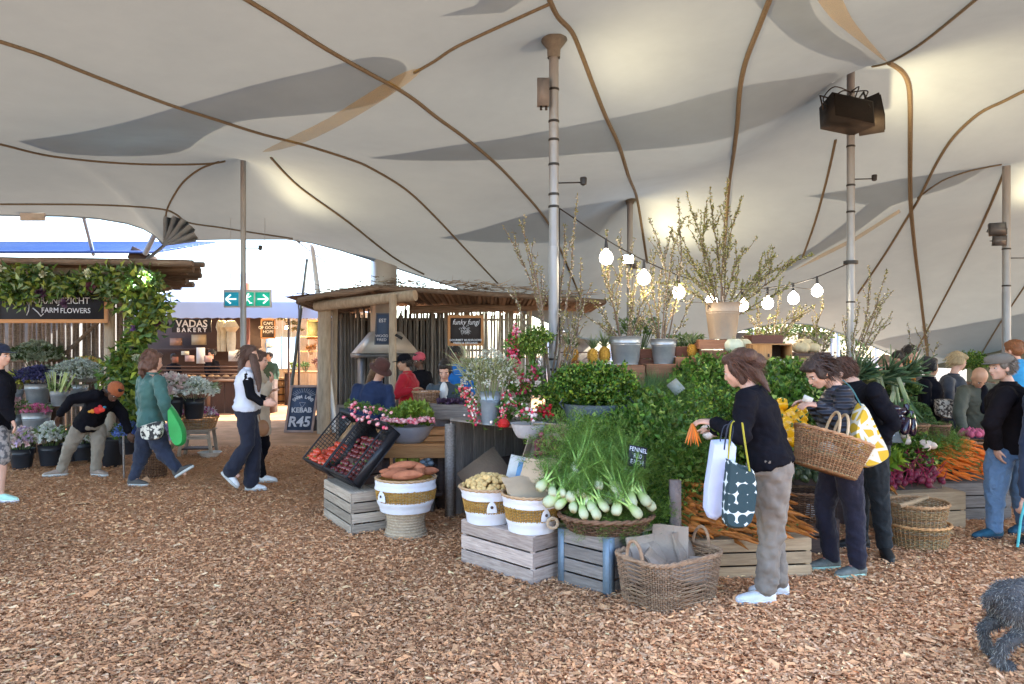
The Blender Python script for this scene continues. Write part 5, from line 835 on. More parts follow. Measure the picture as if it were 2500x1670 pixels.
# fennel tray
fill('dill', [(1500, 1120, 5.5), (1640, 1120, 5.5), (1660, 1010, 6.2), (1500, 1020, 6.1)], 11, 1.15, 'woven through the celery', (.2, .8)); fill('dill', [(1620, 1150, 5.6), (1740, 1140, 5.6), (1750, 1060, 6.0), (1640, 1060, 6.0)], 8, 1.1, 'above the carrot heap', (.3, .9))
fy = wicker('twig_tray', ('round', .325, .25), .10, (.655, 4.99, .392), 0, 'shallow dark twig tray heaped with fennel on the grey crate', cols=DRK, rows=7, stakes=40, flare=.8, amp=.01, rr=.016)
FENM = M('fennel_white', (1, 1, 1), (.88, .9, .82), scale=10, rough=.4, bump=.05, attr=True)
def fennel_proto(seed):
    global RNG
    RNG = np.random.default_rng(seed); o = thing('fennel_bulb', (0, 0, -50), 0, 'white fennel bulb with green stalks on the twig tray', 'fennel', 'fennel bulbs on the twig tray'); m = MB()
    zs = [-.045, -.04, -.02, .01, .04, .07, .095]; rs = [.008, .024, .036, .040, .033, .024, .016]; cs = [(.30, .26, .14), (.42, .42, .27), (.47, .50, .34), (.45, .50, .30), (.34, .44, .17), (.24, .36, .09), (.17, .30, .06)]
    V = []; n = 14; C = []
    for z, r_, c in zip(zs, rs, cs):
        a = np.arange(n) / n * 6.283; rr_ = r_ * (1 + .06 * np.sin(a * 5)); V.append(np.stack([rr_ * np.cos(a) * 1.05, rr_ * np.sin(a) * .8, np.full(n, z)], 1)); C += [c] * n
    i = np.arange(6)[:, None] * n; j = np.arange(n)[None]; m.add(np.concatenate(V), np.stack([i + j, i + (j + 1) % n, i + n + (j + 1) % n, i + n + j], -1).reshape(-1, 4), np.array(C)); m.li.append(np.arange(n)[::-1]); m.lc.append(np.array([n])); m.build('bulb', FENM, o, smooth=True, auto=None)
    f = MB()
    for k in range(5):
        a = k / 5 * 6.28 + .3; d = Vector((math.cos(a) * .25, math.sin(a) * .2, 1)).normalized(); L = random.uniform(.16, .30); pts = [Vector((math.cos(a) * .012, math.sin(a) * .01, .06)) + d * L * t + Vector((math.cos(a), math.sin(a), 0)) * .05 * t * t for t in np.linspace(0, 1, 5)]
        MB().tube(pts, np.linspace(.0095, .003, 5), 6, True, np.array([(.50, .66, .25), (.36, .55, .16), (.25, .45, .1), (.2, .38, .08), (.15, .3, .06)])).build('stalk', FENM, o, smooth=True)
        n_ = 170; t = RNG.uniform(.35, 1, n_); q = np.array([tuple(pts[0].lerp(pts[-1], x)) for x in t]) + RNG.normal(0, .012, (n_, 3)); blades(f, q, unit(rdirs(n_) + np.array(d) * 1.0), RNG.uniform(.03, .08, n_), .0022, [(.12, .27, .05), (.2, .36, .08)], .5, 3)
    f.build('fronds', LEAF, o)['kind'] = 'stuff'; return o
FP = [fennel_proto(31), fennel_proto(32)]
fb_ = [(1320, 1188, 4.92, 62), (1395, 1212, 4.86, 48), (1421, 1202, 4.86, 25), (1462, 1185, 4.88, 15), (1508, 1195, 4.86, 0), (1540, 1227, 4.84, -5), (1577, 1223, 4.88, -14), (1445, 1240, 4.80, 12), (1475, 1237, 4.80, 0), (1410, 1150, 5.0, 52), (1405, 1140, 5.05, 35), (1375, 1205, 4.88, 52), (1530, 1150, 5.05, 5), (1548, 1160, 5.0, -8), (1505, 1245, 4.78, 6), (1555, 1252, 4.78, -20), (1487, 1218, 4.9, 8), (1435, 1222, 4.86, 20), (1562, 1195, 4.98, -18), (1340, 1225, 4.86, 60), (1455, 1255, 4.78, 30), (1425, 1255, 4.78, 18), (1400, 1240, 4.82, 40), (1365, 1232, 4.86, 50), (1590, 1235, 4.92, -25), (1480, 1160, 5.05, 5), (1440, 1165, 5.02, 20), (1380, 1175, 5.0, 50), (1415, 1135, 5.1, 35), (1350, 1205, 4.9, 66), (1545, 1180, 4.98, -12), (1520, 1215, 4.86, -3), (1500, 1175, 4.98, 3)]
for k, (px, py, Y, tl) in enumerate(fb_):
    p = P(px, py, Y); use(FP[k % 2], p, Euler((R(-38 + random.uniform(-12, 12)), R(tl * .9), R(random.uniform(-60, 60)))), random.uniform(.72, 1.08))
for px, py, Y, s in ((1380, 1080, 5.35, 1.4), (1440, 1075, 5.4, 1.4), (1500, 1100, 5.35, 1.3), (1400, 1045, 5.55, 1.4), (1460, 1040, 5.6, 1.3), (1560, 1140, 5.25, 1.1), (1590, 1210, 5.05, .9), (1380, 1130, 5.15, 1.2), (1430, 1130, 5.15, 1.2), (1480, 1140, 5.15, 1.1)): greens('dill', P(px, py + 62, Y + .05), Euler((random.uniform(.2, .7), random.uniform(-.4, .3), random.uniform(-1, 1))), s * .72, 'behind and above the fennel bulbs')
for k in range(9): greens('dill', (.655 + .2 * math.cos(k * .7), 4.97 + .14 * math.sin(k * .7), .42), Euler((R(55), 0, k * .7)), .42, 'bedding the fennel tray')
fill('kale', [(1700, 965, 6.8), (1800, 965, 6.8), (1800, 925, 7.2), (1700, 925, 7.2)], 5, .9, 'among the celery at the top', (.2, .6)); fill('chard', [(1870, 985, 6.6), (1960, 985, 6.6), (1960, 930, 7.1), (1870, 930, 7.1)], 4, .8, 'between the bending shoppers', (.2, .6)); fill('kale', [(1540, 1080, 5.75), (1640, 1080, 5.75), (1640, 1040, 6.0), (1540, 1040, 6.0)], 5, .8, 'in the middle of the herbs', (.3, .7))
# parsley tub
tub = bowl(P(1458, 1040, 6.35), .275, .23, .20, M('dark_zinc', (.12, .15, .17), (.08, .10, .12), scale=5, rough=.5, metal=.4), 'large dark zinc tub full of parsley by the tall pole', sx=1.08, rings=1, name='zinc_tub')
for px in (1378, 1537): MB().tube([P(px, 1000, 6.3), P(px + (12 if px > 1450 else -12), 985, 6.3), P(px, 972, 6.3)], .008, 6).build('tub_handle', M('dark_zinc', (.12, .15, .17)), tub, world=True, smooth=True)
for k in range(13): a = k * 2.4; u = .06 * math.sqrt(k); greens('parsley', P(1458, 990, 6.38) + Vector((u * math.cos(a) * 1.15, u * math.sin(a) * .8, .02 + random.uniform(-.07, .05))), Euler((-u * math.sin(a) * 2.2, u * math.cos(a) * 2.2, k)), .92, 'filling the zinc tub')
crate((.72, 6.45, 0), 5, .75, .5, .80, 5, REDW, 'red brown crate under the zinc parsley tub', corner=False)
fill('chive', [(1560, 985, 6.5), (1700, 1000, 6.4), (1740, 915, 7.2), (1560, 915, 7.2)], 14, 1.0, 'massed behind the parsley tub', (.1, .6)); fill('chive', [(1600, 930, 7.1), (1800, 930, 7.1), (1790, 905, 7.5), (1600, 905, 7.5)], 7, 1.0, 'along the back of the display', (.1, .5))
fill('celery', [(1490, 1110, 5.6), (1640, 1120, 5.6), (1660, 1010, 6.3), (1500, 1030, 6.2)], 15, .95, 'in the middle of the display', (.2, .8)); fill('celery', [(1700, 940, 7.0), (1830, 940, 7.0), (1830, 895, 7.5), (1700, 895, 7.5)], 9, 1.0, 'at the top by the pumpkins', (.1, .6))
fill('parsley', [(1600, 1140, 5.75), (1740, 1130, 5.75), (1750, 1040, 6.2), (1620, 1050, 6.2)], 14, 1.1, 'above the yellow carrots', (.3, 1.0)); fill('dill', [(1660, 1010, 6.3), (1800, 1010, 6.3), (1790, 960, 6.9), (1650, 960, 6.9)], 10, 1.3, 'behind the woman with the totes', (.1, .6))
fill('parsley', [(1590, 1270, 5.12), (1608, 1270, 5.12), (1612, 1170, 5.35), (1592, 1170, 5.35)], 5, .7, 'hanging between fennel and carrots', (.6, 1.3))
fill('celery', [(1850, 1010, 6.3), (1960, 1010, 6.3), (2000, 915, 7.3), (1870, 910, 7.3)], 15, 1.0, 'between the two bending shoppers', (.1, .7)); fill('parsley', [(1790, 1100, 5.7), (1860, 1100, 5.7), (1870, 1010, 6.3), (1790, 1010, 6.3)], 6, 1.1, 'left of the yellow peppers', (.2, .8))
for k in range(9): greens('leek', P(2080 + k * 15, 985 - (k % 3) * 16, 7.6 + (k % 2) * .2), Euler((R(150), R(random.uniform(-25, 25)), R(random.uniform(-20, 20)))), 1.15, 'hanging over the right slope')
for k in range(8): greens('leek', P(2045 + k * 22, 935 - (k % 2) * 12, 8.0), Euler((R(60), R(random.uniform(-70, 70)), 0)), 1.0, 'laid along the right ridge')
fill('broccoli', [(2190, 1050, 7.4), (2300, 1060, 7.4), (2240, 960, 8.1), (2170, 960, 8.1)], 15, 1.1, 'on the right slope beside the aubergines', (.1, .4)); fill('kale', [(2150, 960, 8.0), (2240, 960, 8.0), (2210, 900, 8.4), (2080, 900, 8.4)], 10, 1.0, 'on the right ridge behind the leeks', (.1, .6))
fill('celery', [(2120, 1100, 6.9), (2230, 1110, 6.9), (2230, 1040, 7.4), (2120, 1040, 7.4)], 8, .8, 'above the beetroots', (.2, .7)); fill('chard', [(2150, 1040, 7.3), (2180, 1050, 7.3), (2180, 990, 7.7), (2130, 990, 7.7)], 5, .8, 'under the aubergines', (.2, .6))
fill('dill', [(2270, 1085, 7.1), (2350, 1085, 7.2), (2345, 1040, 7.5), (2250, 1045, 7.4)], 7, .7, 'above the bright orange carrots', (.2, .8)); greens('chard', P(2168, 1130, 6.55), Euler((.6, 0, 0)), 1.0, 'bright against the yellow tote'); greens('parsley', P(2350, 905, 10.2), 0, .75, 'on the far stall between the customers'); greens('parsley', P(2375, 905, 10.2), 1, .8, 'on the far stall between the customers'); greens('parsley', P(2395, 905, 10.2), 2, .7, 'on the far stall between the customers')
# ================================================================ roots and fruit
CAM = {'y': M('yellow_carrot_skin', (.55, .19, .03), (.36, .11, .025), scale=12, rough=.5, bump=.15, rand=.3), 'o': M('orange_carrot_skin', (.80, .20, .02), (.66, .13, .012), scale=12, rough=.45, bump=.1, rand=.12)}
def carrot_p(k, label, group):
    o = thing('carrot', (0, 0, -50), 0, label, 'carrot', group); MB().tube([(0, 0, 0), (.012, 0, 0), (.06, .005, 0), (.11, -.004, .003), (.145, .006, .0)], [.007, .013, .011, .007, .001], 6).build('root', CAM[k], o, smooth=True, auto=None); MB().tube([(0, 0, 0), (-.03, .004, .004), (-.06, -.003, .01)], [.005, .003, .002], 4).build('leaf_stub', STEMM, o, smooth=True, auto=None); return o
cy = carrot_p('y', 'yellow orange carrot in the heap beside the hamper', 'yellow orange carrots heaped in the front crate'); co = carrot_p('o', 'bright orange carrot in the pile right of the beetroots', 'bright orange carrots on the right')
cc = crate((1.62, 5.42, 0), 6, 1.02, .62, .285, 3, M('warm_crate_wood', (.50, .36, .22), (.33, .22, .13), scale=5, rough=.8, bump=.4, stretch=(1.2, 13, 13), rand=.15), 'warm brown slatted crate holding the yellow orange carrots', corner=False)
MB().box((0, 0, 0), (.075, .06, .46)).build('rough_post', M('stump_wood', (.30, .24, .22), (.2, .16, .15), scale=8, rough=.9, bump=.5), smooth=False, label='short rough grey post at the left of the carrot heap', cat='post').location = P(1648, 1330, 5.1)
hc = MB(); hc.add([(1.16, 5.22, .28), (2.1, 5.32, .26), (2.05, 5.98, .56), (1.2, 5.95, .58), (1.16, 5.22, 0), (2.1, 5.32, 0), (2.05, 5.98, 0), (1.2, 5.95, 0)], [(0, 1, 2, 3), (4, 7, 6, 5), (0, 4, 5, 1), (1, 5, 6, 2), (2, 6, 7, 3), (3, 7, 4, 0)]); hc.build('heap_board', DARKW, world=True, label='dark sloping board under the yellow orange carrots', cat='board')
for k in range(460):
    if k == 165: cst = MB()
    u, v_ = RNG.uniform(0, 1), RNG.uniform(0, 1) ** .9; x = lerp(1.15, 2.06, u); y = lerp(5.10, 5.92, v_); z = .29 + .36 * v_ + .03 * math.sin(u * 9) + random.uniform(0, .06)
    if k >= 165: a_ = R(random.gauss(-38, 24)); cst.tube([(x, y, z), (x + .07 * math.cos(a_), y + .07 * math.sin(a_), z - .01), (x + .15 * math.cos(a_), y + .15 * math.sin(a_), z - .03)], [.014, .012, .001], 5); continue
    use(cy, (x, y, z), (random.uniform(-.3, .3), .15 + random.uniform(-.12, .3), R(random.gauss(-38, 24)) + (math.pi if random.random() < .2 else 0)), (random.uniform(.8, 1.3), random.uniform(1.1, 1.8), random.uniform(1.1, 1.8)))
cst.build('carrots', CAM['y'], world=True, smooth=True, kind='stuff', label='further yellow orange carrots filling the front heap', cat='carrots')
MB().add([(4.0, 6.95, .42), (4.78, 7.0, .40), (4.6, 7.6, .66), (4.0, 7.6, .68), (4.0, 6.95, 0), (4.78, 7.0, 0), (4.6, 7.6, 0), (4.0, 7.6, 0)], [(0, 1, 2, 3), (4, 7, 6, 5), (0, 4, 5, 1), (1, 5, 6, 2), (2, 6, 7, 3), (3, 7, 4, 0)]).build('heap_board', DARKW, world=True, label='dark sloping board under the bright orange carrots', cat='board')
for k in range(100):
    u, v_ = RNG.uniform(0, 1), RNG.uniform(0, 1); p = Vector((lerp(3.98, 4.72, u), lerp(6.85, 7.45, v_), .43 + .26 * v_ + random.uniform(0, .05))); use(co, p, (random.uniform(-.2, .2), .2 + random.uniform(-.15, .25), R(random.gauss(-30, 22))), (random.uniform(.9, 1.3), random.uniform(1.0, 1.5), random.uniform(1.0, 1.5)))
for k in range(10): use(co, P(2330 + k * 6 - 10, 1095 - (k % 3) * 6, 7.5), (0, R(60), R(-40 + k * 5)), 1.1)
crate((4.35, 7.1, 0), 4, .86, .5, .36, 3, OLDW, 'grey crate under the bright orange carrots', corner=False)
BEM = M('beetroot_skin', (.20, .018, .045), (.10, .01, .025), scale=14, rough=.5, rand=.35); be = thing('beetroot', (0, 0, -50), 0, 'dark purple beetroot in the heap behind the stacked baskets', 'beetroot', 'beetroots heaped on the right')
MB().ell((0, 0, 0), (.03, .03, .032), 9, 6).build('root', BEM, be, smooth=True, auto=None); MB().tube([(0, 0, -.03), (.004, 0, -.08)], [.005, .0008], 4).build('root_tail', BEM, be, smooth=True); MB().tube([(0, 0, .028), (.01, 0, .07), (.03, .01, .13)], [.006, .004, .003], 4).build('red_stem', M('beet_stem', (.38, .03, .08)), be, smooth=True)
MB().add([(3.3, 6.55, .36), (4.02, 6.7, .36), (3.95, 7.35, .76), (3.3, 7.2, .76), (3.3, 6.55, 0), (4.02, 6.7, 0), (3.95, 7.35, 0), (3.3, 7.2, 0)], [(0, 1, 2, 3), (4, 7, 6, 5), (0, 4, 5, 1), (1, 5, 6, 2), (2, 6, 7, 3), (3, 7, 4, 0)]).build('heap_board', DARKW, world=True, label='dark sloping board under the beetroots', cat='board')
for k in range(210): u, v_ = RNG.uniform(0, 1), RNG.uniform(0, 1); use(be, (lerp(3.42, 4.02, u), lerp(6.5, 7.2, v_) + .12 * u, .38 + .40 * v_ + random.uniform(0, .05)), (random.uniform(-1.2, 1.2), random.uniform(-1.2, 1.2), random.uniform(0, 6)), random.uniform(.7, 1.2))
cst = MB()
for k in range(120): p = Vector((random.uniform(3.98, 4.75), random.uniform(6.85, 7.5), 0)); p.z = .42 + .26 * (p.y - 6.85) / .65; a_ = R(random.gauss(-30, 22)); cst.tube([p, p + Vector((.1 * math.cos(a_), .1 * math.sin(a_), .0)), p + Vector((.19 * math.cos(a_), .19 * math.sin(a_), -.03))], [.014, .011, .001], 5)
cst.build('carrots', CAM['o'], world=True, smooth=True, kind='stuff', label='further bright orange carrots filling the right pile', cat='carrots')
for k in range(24): u, v_ = RNG.uniform(0, 1), RNG.uniform(0, 1); c = use(cy, (lerp(3.28, 3.5, u), lerp(6.5, 7.2, v_), .40 + .38 * v_), (random.uniform(-.3, .3), .5, R(random.gauss(-70, 20))), 1.0, 'yellow orange carrot in the small pile left of the beetroots', 'yellow orange carrots left of the beetroots')
crate((3.68, 6.72, 0), 10, .86, .5, .34, 2, M('warm_crate_wood', (.5, .36, .22)), 'warm crate with one broad front slat under the beetroots', corner=False)
TUR = M('turnip_skin', (.70, .50, .42), (.75, .68, .6), scale=8, rough=.4, rand=.1)
for k, (px, py, Y) in enumerate(((2208, 1062, 6.95), (2214, 1078, 6.9), (2212, 1070, 7.0), (2255, 1082, 6.9), (2268, 1084, 6.92), (2277, 1088, 6.9), (2262, 1092, 6.85))):
    o = thing('turnip', P(px, py, Y), 0, 'pale pink turnip lying between beetroots and orange carrots', 'turnip', 'turnips above the beetroots'); MB().ell((0, 0, 0), (.04, .04, .035), 10, 7).build('root', TUR, o, smooth=True); MB().tube([(0, 0, .03), (0, .01, .07)], .005, 5).build('stem', STEMM, o)
PEP = M('yellow_pepper_skin', (.80, .42, .01), (.72, .33, .01), scale=6, rough=.2, bump=0, spec=.6); pp = thing('yellow_pepper', (0, 0, -50), 0, 'shiny yellow pepper piled beside the large carried basket', 'pepper', 'yellow peppers')
m = MB(); V = []; n = 16
for z, r_ in ((-.05, .012), (-.048, .022), (-.02, .034), (.015, .038), (.038, .032), (.044, .018), (.04, .006)): a = np.arange(n) / n * 6.283; k_ = r_ * (1 + .13 * np.cos(a * 4)); V.append(np.stack([k_ * np.cos(a), k_ * np.sin(a), np.full(n, z)], 1))
i = np.arange(6)[:, None] * n; j = np.arange(n)[None]; m.add(np.concatenate(V), np.stack([i + j, i + (j + 1) % n, i + n + (j + 1) % n, i + n + j], -1).reshape(-1, 4)); m.build('skin', PEP, pp, smooth=True, auto=None); MB().tube([(0, 0, .038), (.003, 0, .055), (.01, 0, .066)], [.006, .005, .006], 6).build('stalk', STEMM, pp)
for px, py, Y in ((1908, 990, 6.1), (1925, 1015, 6.0), (1940, 1008, 6.1), (1955, 1002, 6.15), (1920, 1035, 5.9), (1938, 1030, 5.95), (1952, 1022, 6.0), (1925, 1058, 5.85), (1940, 1050, 5.9), (1915, 1048, 5.95), (1930, 1072, 5.85), (1960, 1045, 5.9), (1905, 1022, 6.0), (1945, 1068, 5.85), (1898, 1005, 6.1), (1912, 1075, 5.85)): use(pp, P(px, py, Y), (random.uniform(-1, 1), random.uniform(-1, 1), random.uniform(0, 6)), 1.35)
AUB = M('aubergine_skin', (.03, .012, .03), (.018, .008, .02), rough=.12, bump=0, spec=.7)
for k, (px, py, Y, a) in enumerate(((2175, 1000, 7.0, -10), (2160, 1008, 7.0, 5), (2195, 1010, 6.95, -25), (2180, 1020, 6.9, -15), (2205, 1025, 6.9, 30), (2218, 1005, 7.0, 70), (2225, 1022, 6.95, 80), (2212, 1040, 6.85, 110), (2190, 1030, 6.88, 12), (2165, 1018, 6.95, 0), (2228, 1042, 6.9, 95))):
    o = thing('aubergine', P(px, py, Y), 0, 'glossy black purple aubergine on the right slope', 'aubergine', 'aubergines', tilt=(0, R(a), R(random.uniform(-40, 40)))); MB().tube([(-.09, 0, 0), (-.07, 0, 0), (-.02, 0, .004), (.04, 0, 0), (.075, 0, 0), (.09, 0, 0)], [.012, .024, .036, .042, .032, .01], 12).build('skin', AUB, o, smooth=True); MB().tube([(-.085, 0, 0), (-.10, 0, 0), (-.13, 0, .008)], [.022, .012, .006], 7).build('stalk', STEMM, o)
AVO = M('avocado_skin', (.035, .055, .02), (.02, .035, .015), scale=20, rough=.4)
wicker('produce_basket', ('round', .22, .17), .22, P(1965, 1265, 5.75), 0, 'dark wicker basket of avocados behind the shopper in black trousers', cols=DRK, rows=14, stakes=30); p0 = P(1965, 1165, 5.75)
for k in range(34): a = k * 2.4; u = .17 * math.sqrt(k / 34); o = thing('avocado', p0 + Vector((u * math.cos(a) * 1.1, u * math.sin(a) * .9, -.02 + .07 * (1 - u * u / .03) + random.uniform(0, .03))), 0, 'dark green avocado in the low wicker basket', 'avocado', 'avocados in the basket', tilt=rr()); MB().tube([(-.045, 0, 0), (-.03, 0, 0), (.01, 0, 0), (.035, 0, 0), (.045, 0, 0)], [.006, .02, .031, .024, .006], 8).build('skin', AVO, o, smooth=True)
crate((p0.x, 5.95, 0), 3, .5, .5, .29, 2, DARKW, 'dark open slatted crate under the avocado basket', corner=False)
wl = MB().box((0, 0, 0), (.12, .004, .09)).build('white_label', WHITE, label='white paper label on the dark crate behind the black trousers', cat='label'); wl.location = P(1985, 1262, 5.66); wl.rotation_euler = (R(-20), R(15), 0)
# stacked baskets, far baskets
sx_ = P(2243, 0, 5.98).x
wicker('round_basket', ('round', .245, .22), .19, (sx_, 5.98, 0), .2, 'lower of two stacked pale wicker baskets', cols=HON[:1] + ((1.2, .85, .5),), rows=13, stakes=40, flare=.88, amp=.007); wicker('round_basket', ('round', .25, .225), .19, (sx_ - .01, 5.98, .175), .6, 'upper of two stacked pale wicker baskets', cols=((1.5, 1.15, .8), (1.05, .8, .5)), rows=13, stakes=40, flare=.86, amp=.007)
MB().tube([P(2195, 1235, 5.8), P(2225, 1228, 5.85), P(2262, 1214, 6.1)], .02, 8).build('cane_stick', M('cane', (.38, .25, .14)), smooth=True, label='bare cane stick lying across the stacked baskets', cat='stick')
wicker('round_basket', ('round', .2, .18), .33, P(2382, 1248, 7.2), 0, 'dark deep basket right of the orange carrots', cols=BRN, rows=18, stakes=30); wicker('round_basket', ('round', .17, .15), .28, P(2375, 1140, 7.8), 0, 'brown basket of pink onions behind the orange carrots', cols=BRN, rows=14, stakes=26); wicker('round_basket', ('round', .16, .14), .14, P(2225, 1070, 7.3), 0, 'small pale basket below the broccoli', cols=BRN, rows=8, stakes=24); wicker('round_basket', ('round', .17, .14), .15, P(2280, 1072, 7.4), .5, 'small brown basket leaning below the broccoli', cols=DRK, rows=8, stakes=24)
wicker('round_basket', ('round', .28, .2), .5, P(2452, 1232, 7.6), 0, 'tall brown basket behind the man in jeans', cols=BRN, rows=22, stakes=34)
crate(P(2372, 1250, 7.9) * 1, 0, .5, .45, .55, 4, DARKW, 'dark crate under the basket of pink onions', corner=False).location.z = 0
PON = M('pink_onion', (.52, .12, .20), (.30, .04, .09), scale=8, rough=.3, rand=.3)
for k in range(22): a = k * 2.4; u = .14 * math.sqrt(k / 22); o = thing('red_onion', P(2375, 1062, 7.8) + Vector((u * math.cos(a), u * math.sin(a), .04 * (1 - u / .14) + random.uniform(0, .02))), 0, 'pink red onion heaped in the brown basket', 'onion', 'pink onions in the basket'); MB().lathe([(.002, -.03), (.018, -.028), (.036, -.01), (.037, .005), (.024, .024), (.007, .036), (.003, .045)], 10).build('skin', PON, o, smooth=True)
for k in range(16): a = k * 2.4; u = .15 * math.sqrt(k / 16); o = thing('squash', P(2385, 1170, 7.2) + Vector((u * math.cos(a), u * math.sin(a), .02 + random.uniform(0, .03))), 0, 'pale cream root in the dark deep basket', 'root vegetable', 'cream roots in the deep basket', tilt=rr()); MB().ell((0, 0, 0), (.05, .03, .03), 8, 6).build('skin', TUR, o, smooth=True)
# slate signs
def slate(px, py, Y, w_, h, rot, lines, label, tilt=-25, m=None):
    o = thing('price_slate', P(px, py, Y), 0, label, 'price sign', tilt=(R(tilt), R(rot), 0)); MB().box((0, 0, 0), (w_, .012, h)).build('slate', m or CHALKB, o)
    if lines: text(o, lines, h * .30, (0, -.009, 0), (0, -1, 0), CHALK, world=False, sx=.8)
    return o
slate(1556, 1115, 5.0, .125, .15, 12, 'FENNEL\nR20\nEACH', 'black price slate with chalk writing stuck among the fennel'); slate(1650, 945, 6.6, .11, .13, -38, '', 'tilted grey card among the spring onions', m=M('grey_card', (.30, .31, .27))); slate(2175, 1062, 6.6, .16, .16, 0, 'R15', 'grey slate below the aubergines', m=M('grey_slate', (.16, .18, .18)), tilt=-35); slate(2195, 922, 8.0, .17, .12, 35, '', 'pale green card on the leek ridge', m=M('grey_card', (.3, .31, .27)))
# ================================================================ old plank bench with its load
ob = thing('plank_bench', (.1, 6.95, 0), 0, 'old grey plank bench standing open fronted behind the potato baskets', 'bench')
A_, B_, C_, D_ = Vector((-.60, 6.96, 0)), Vector((.18, 6.17, 0)), Vector((.95, 6.95, 0)), Vector((.12, 7.85, 0)); H_ = .955
for k in range(7): a = lerp(A_, D_, (k + .5) / 7); board(ob, a + Vector((0, 0, .01 if k else 0)), a + Vector((0, 0, H_ - .02)), (D_ - A_).length / 7 - .012, .022, (D_ - A_).cross(Vector((0, 0, 1))), OLDW, 'side_plank', world=True)
for k in range(7): a = lerp(D_, C_, (k + .5) / 7); board(ob, a, a + Vector((0, 0, H_ - .02)), (D_ - C_).length / 7 - .01, .022, (D_ - C_).cross(Vector((0, 0, 1))), DARKW, 'back_plank', world=True)
for k in range(6): t = (k + .5) / 6; board(ob, lerp(A_, D_, t) + Vector((0, 0, H_)), lerp(B_, C_, t) + Vector((0, 0, H_)), (D_ - A_).length / 6 - .008, .025, (0, 0, 1), OLDW, 'top_plank', world=True)
for v_ in (A_, B_): MB().box(v_ + Vector((0, 0, H_ / 2 - .02)), (.075, .075, H_ - .045), rot=R(-45)).build('leg', OLDW, ob, world=True)
board(ob, lerp(A_, D_, .55) + Vector((.0, 0, .5)), lerp(B_, C_, .55) + Vector((0, 0, .5)), .5, .02, (0, 0, 1), DARKW, 'inner_shelf', world=True)
cb = thing('cardboard_flap', (-.12, 6.45, .35), 0, 'large dark cardboard flap leaning inside the plank bench', 'cardboard', tilt=(R(-40), R(-35), R(10))); MB().box((0, 0, .2), (.42, .008, .42)).build('flap', M('dark_cardboard', (.20, .14, .09), (.15, .1, .07), scale=4), cb)
bk_ = bucket((-.197, 6.42, H_ + .013), .098, .068, .29, M('blue_zinc', (.27, .33, .38), (.2, .25, .3), scale=9, rough=.45, metal=.4), 'slim blue grey bucket of tiny white blossom on the bench', handle=False)
bunch((-.197, 6.42, H_ + .25), .27, .42, [(.30, .36, .20), (.42, .47, .32), (.22, .27, .14)], [(.62, .64, .52), (.70, .70, .62)], 'large cloud of tiny grey white blossom in the slim bucket', nf=520, fr=.016, petals=5, nl=900, ls=.05, lw=.014, dome=.75, name='blossom_cloud')
o = thing('eucalyptus_sprig', P(1120, 880, 6.4), 0, 'pale sprig reaching left from the blossom cloud', 'sprig'); m = MB(); blades(m, RNG.normal(0, .05, (60, 3)) + [.08, 0, -.05], unit(np.stack([RNG.normal(-.6, .5, 60), RNG.normal(0, .4, 60), RNG.normal(.4, .4, 60)], 1)), .14, .01, [(.4, .45, .3)], .1); m.build('leaves', LEAF, o)['kind'] = 'stuff'
# radish and chilli garlands : each one thing, fruits joined as stuff
def garland(pts, n, r, cols, label, sp=.03, leaf=60):
    o = thing('radish_garland', P(*pts[-1]), 0, label, 'radish garland'); q = np.array([tuple(P(*p)) for p in pts]); t = RNG.uniform(0, len(q) - 1.001, n); k = t.astype(int); c = q[k] * (1 - (t - k))[:, None] + q[k + 1] * (t - k)[:, None] + RNG.normal(0, sp, (n, 3)) * [1, .6, 1]; m = MB()
    for i_ in range(n): m.ell(c[i_], r * random.uniform(.7, 1.15), 6, 4, col=pick(cols, 1)[0])
    m.build('radishes', M('radish_mix', (1, 1, 1), (.85, .8, .8), scale=30, rough=.35, attr=True), o, world=True, smooth=True, auto=None)['kind'] = 'stuff'
    if leaf: m = MB(); i_ = RNG.integers(0, n, leaf); leaves(m, c[i_] + RNG.normal(0, sp, (leaf, 3)), rdirs(leaf), .07, .025, [(.14, .28, .06), (.09, .2, .04)]); m.build('leaves', LEAF, o, world=True)['kind'] = 'stuff'
    MB().tube([P(*p) for p in pts], .004, 4).build('string', DARKW, o, world=True); return o
RC = [(.60, .08, .10), (.75, .45, .42), (.78, .68, .62), (.48, .03, .08)]; DR = [(.45, .02, .06), (.62, .06, .14), (.7, .35, .4)]
garland([(1132, 945, 6.5), (1150, 985, 6.45), (1162, 1030, 6.4)], 150, .013, RC, 'string of pink and white radishes left of the slim bucket', .025); garland([(1240, 960, 6.4), (1232, 1000, 6.35), (1212, 1035, 6.3)], 90, .013, RC, 'string of pink radishes right of the slim bucket', .02); garland([(1268, 833, 6.8), (1258, 870, 6.75)], 70, .016, DR, 'upper cluster of crimson radishes below the tall twigs', .03)
garland([(1248, 905, 6.7), (1262, 935, 6.65), (1285, 945, 6.65)], 130, .018, DR, 'large crimson radish cluster beside the tall pole', .035); garland([(1262, 800, 6.7), (1250, 850, 6.65), (1258, 900, 6.6)], 110, .015, DR, 'long crimson radish string hanging through the green sprigs', .03); garland([(1250, 975, 6.5), (1262, 1000, 6.45)], 70, .013, RC, 'short pale radish cluster above the red pepper', .03); garland([(1300, 900, 6.7), (1310, 915, 6.7)], 30, .016, DR, 'small crimson cluster close to the pole', .02); garland([(1272, 1012, 6.2), (1300, 1010, 6.2)], 60, .02, [(.78, .6, .58), (.62, .05, .1)], 'white tipped radishes heaped in the pale bowl', .022); garland([(1315, 1000, 6.25), (1342, 1010, 6.25)], 60, .018, [(.55, .015, .03), (.40, .01, .03)], 'deep red radishes beside the tall pole foot', .022)
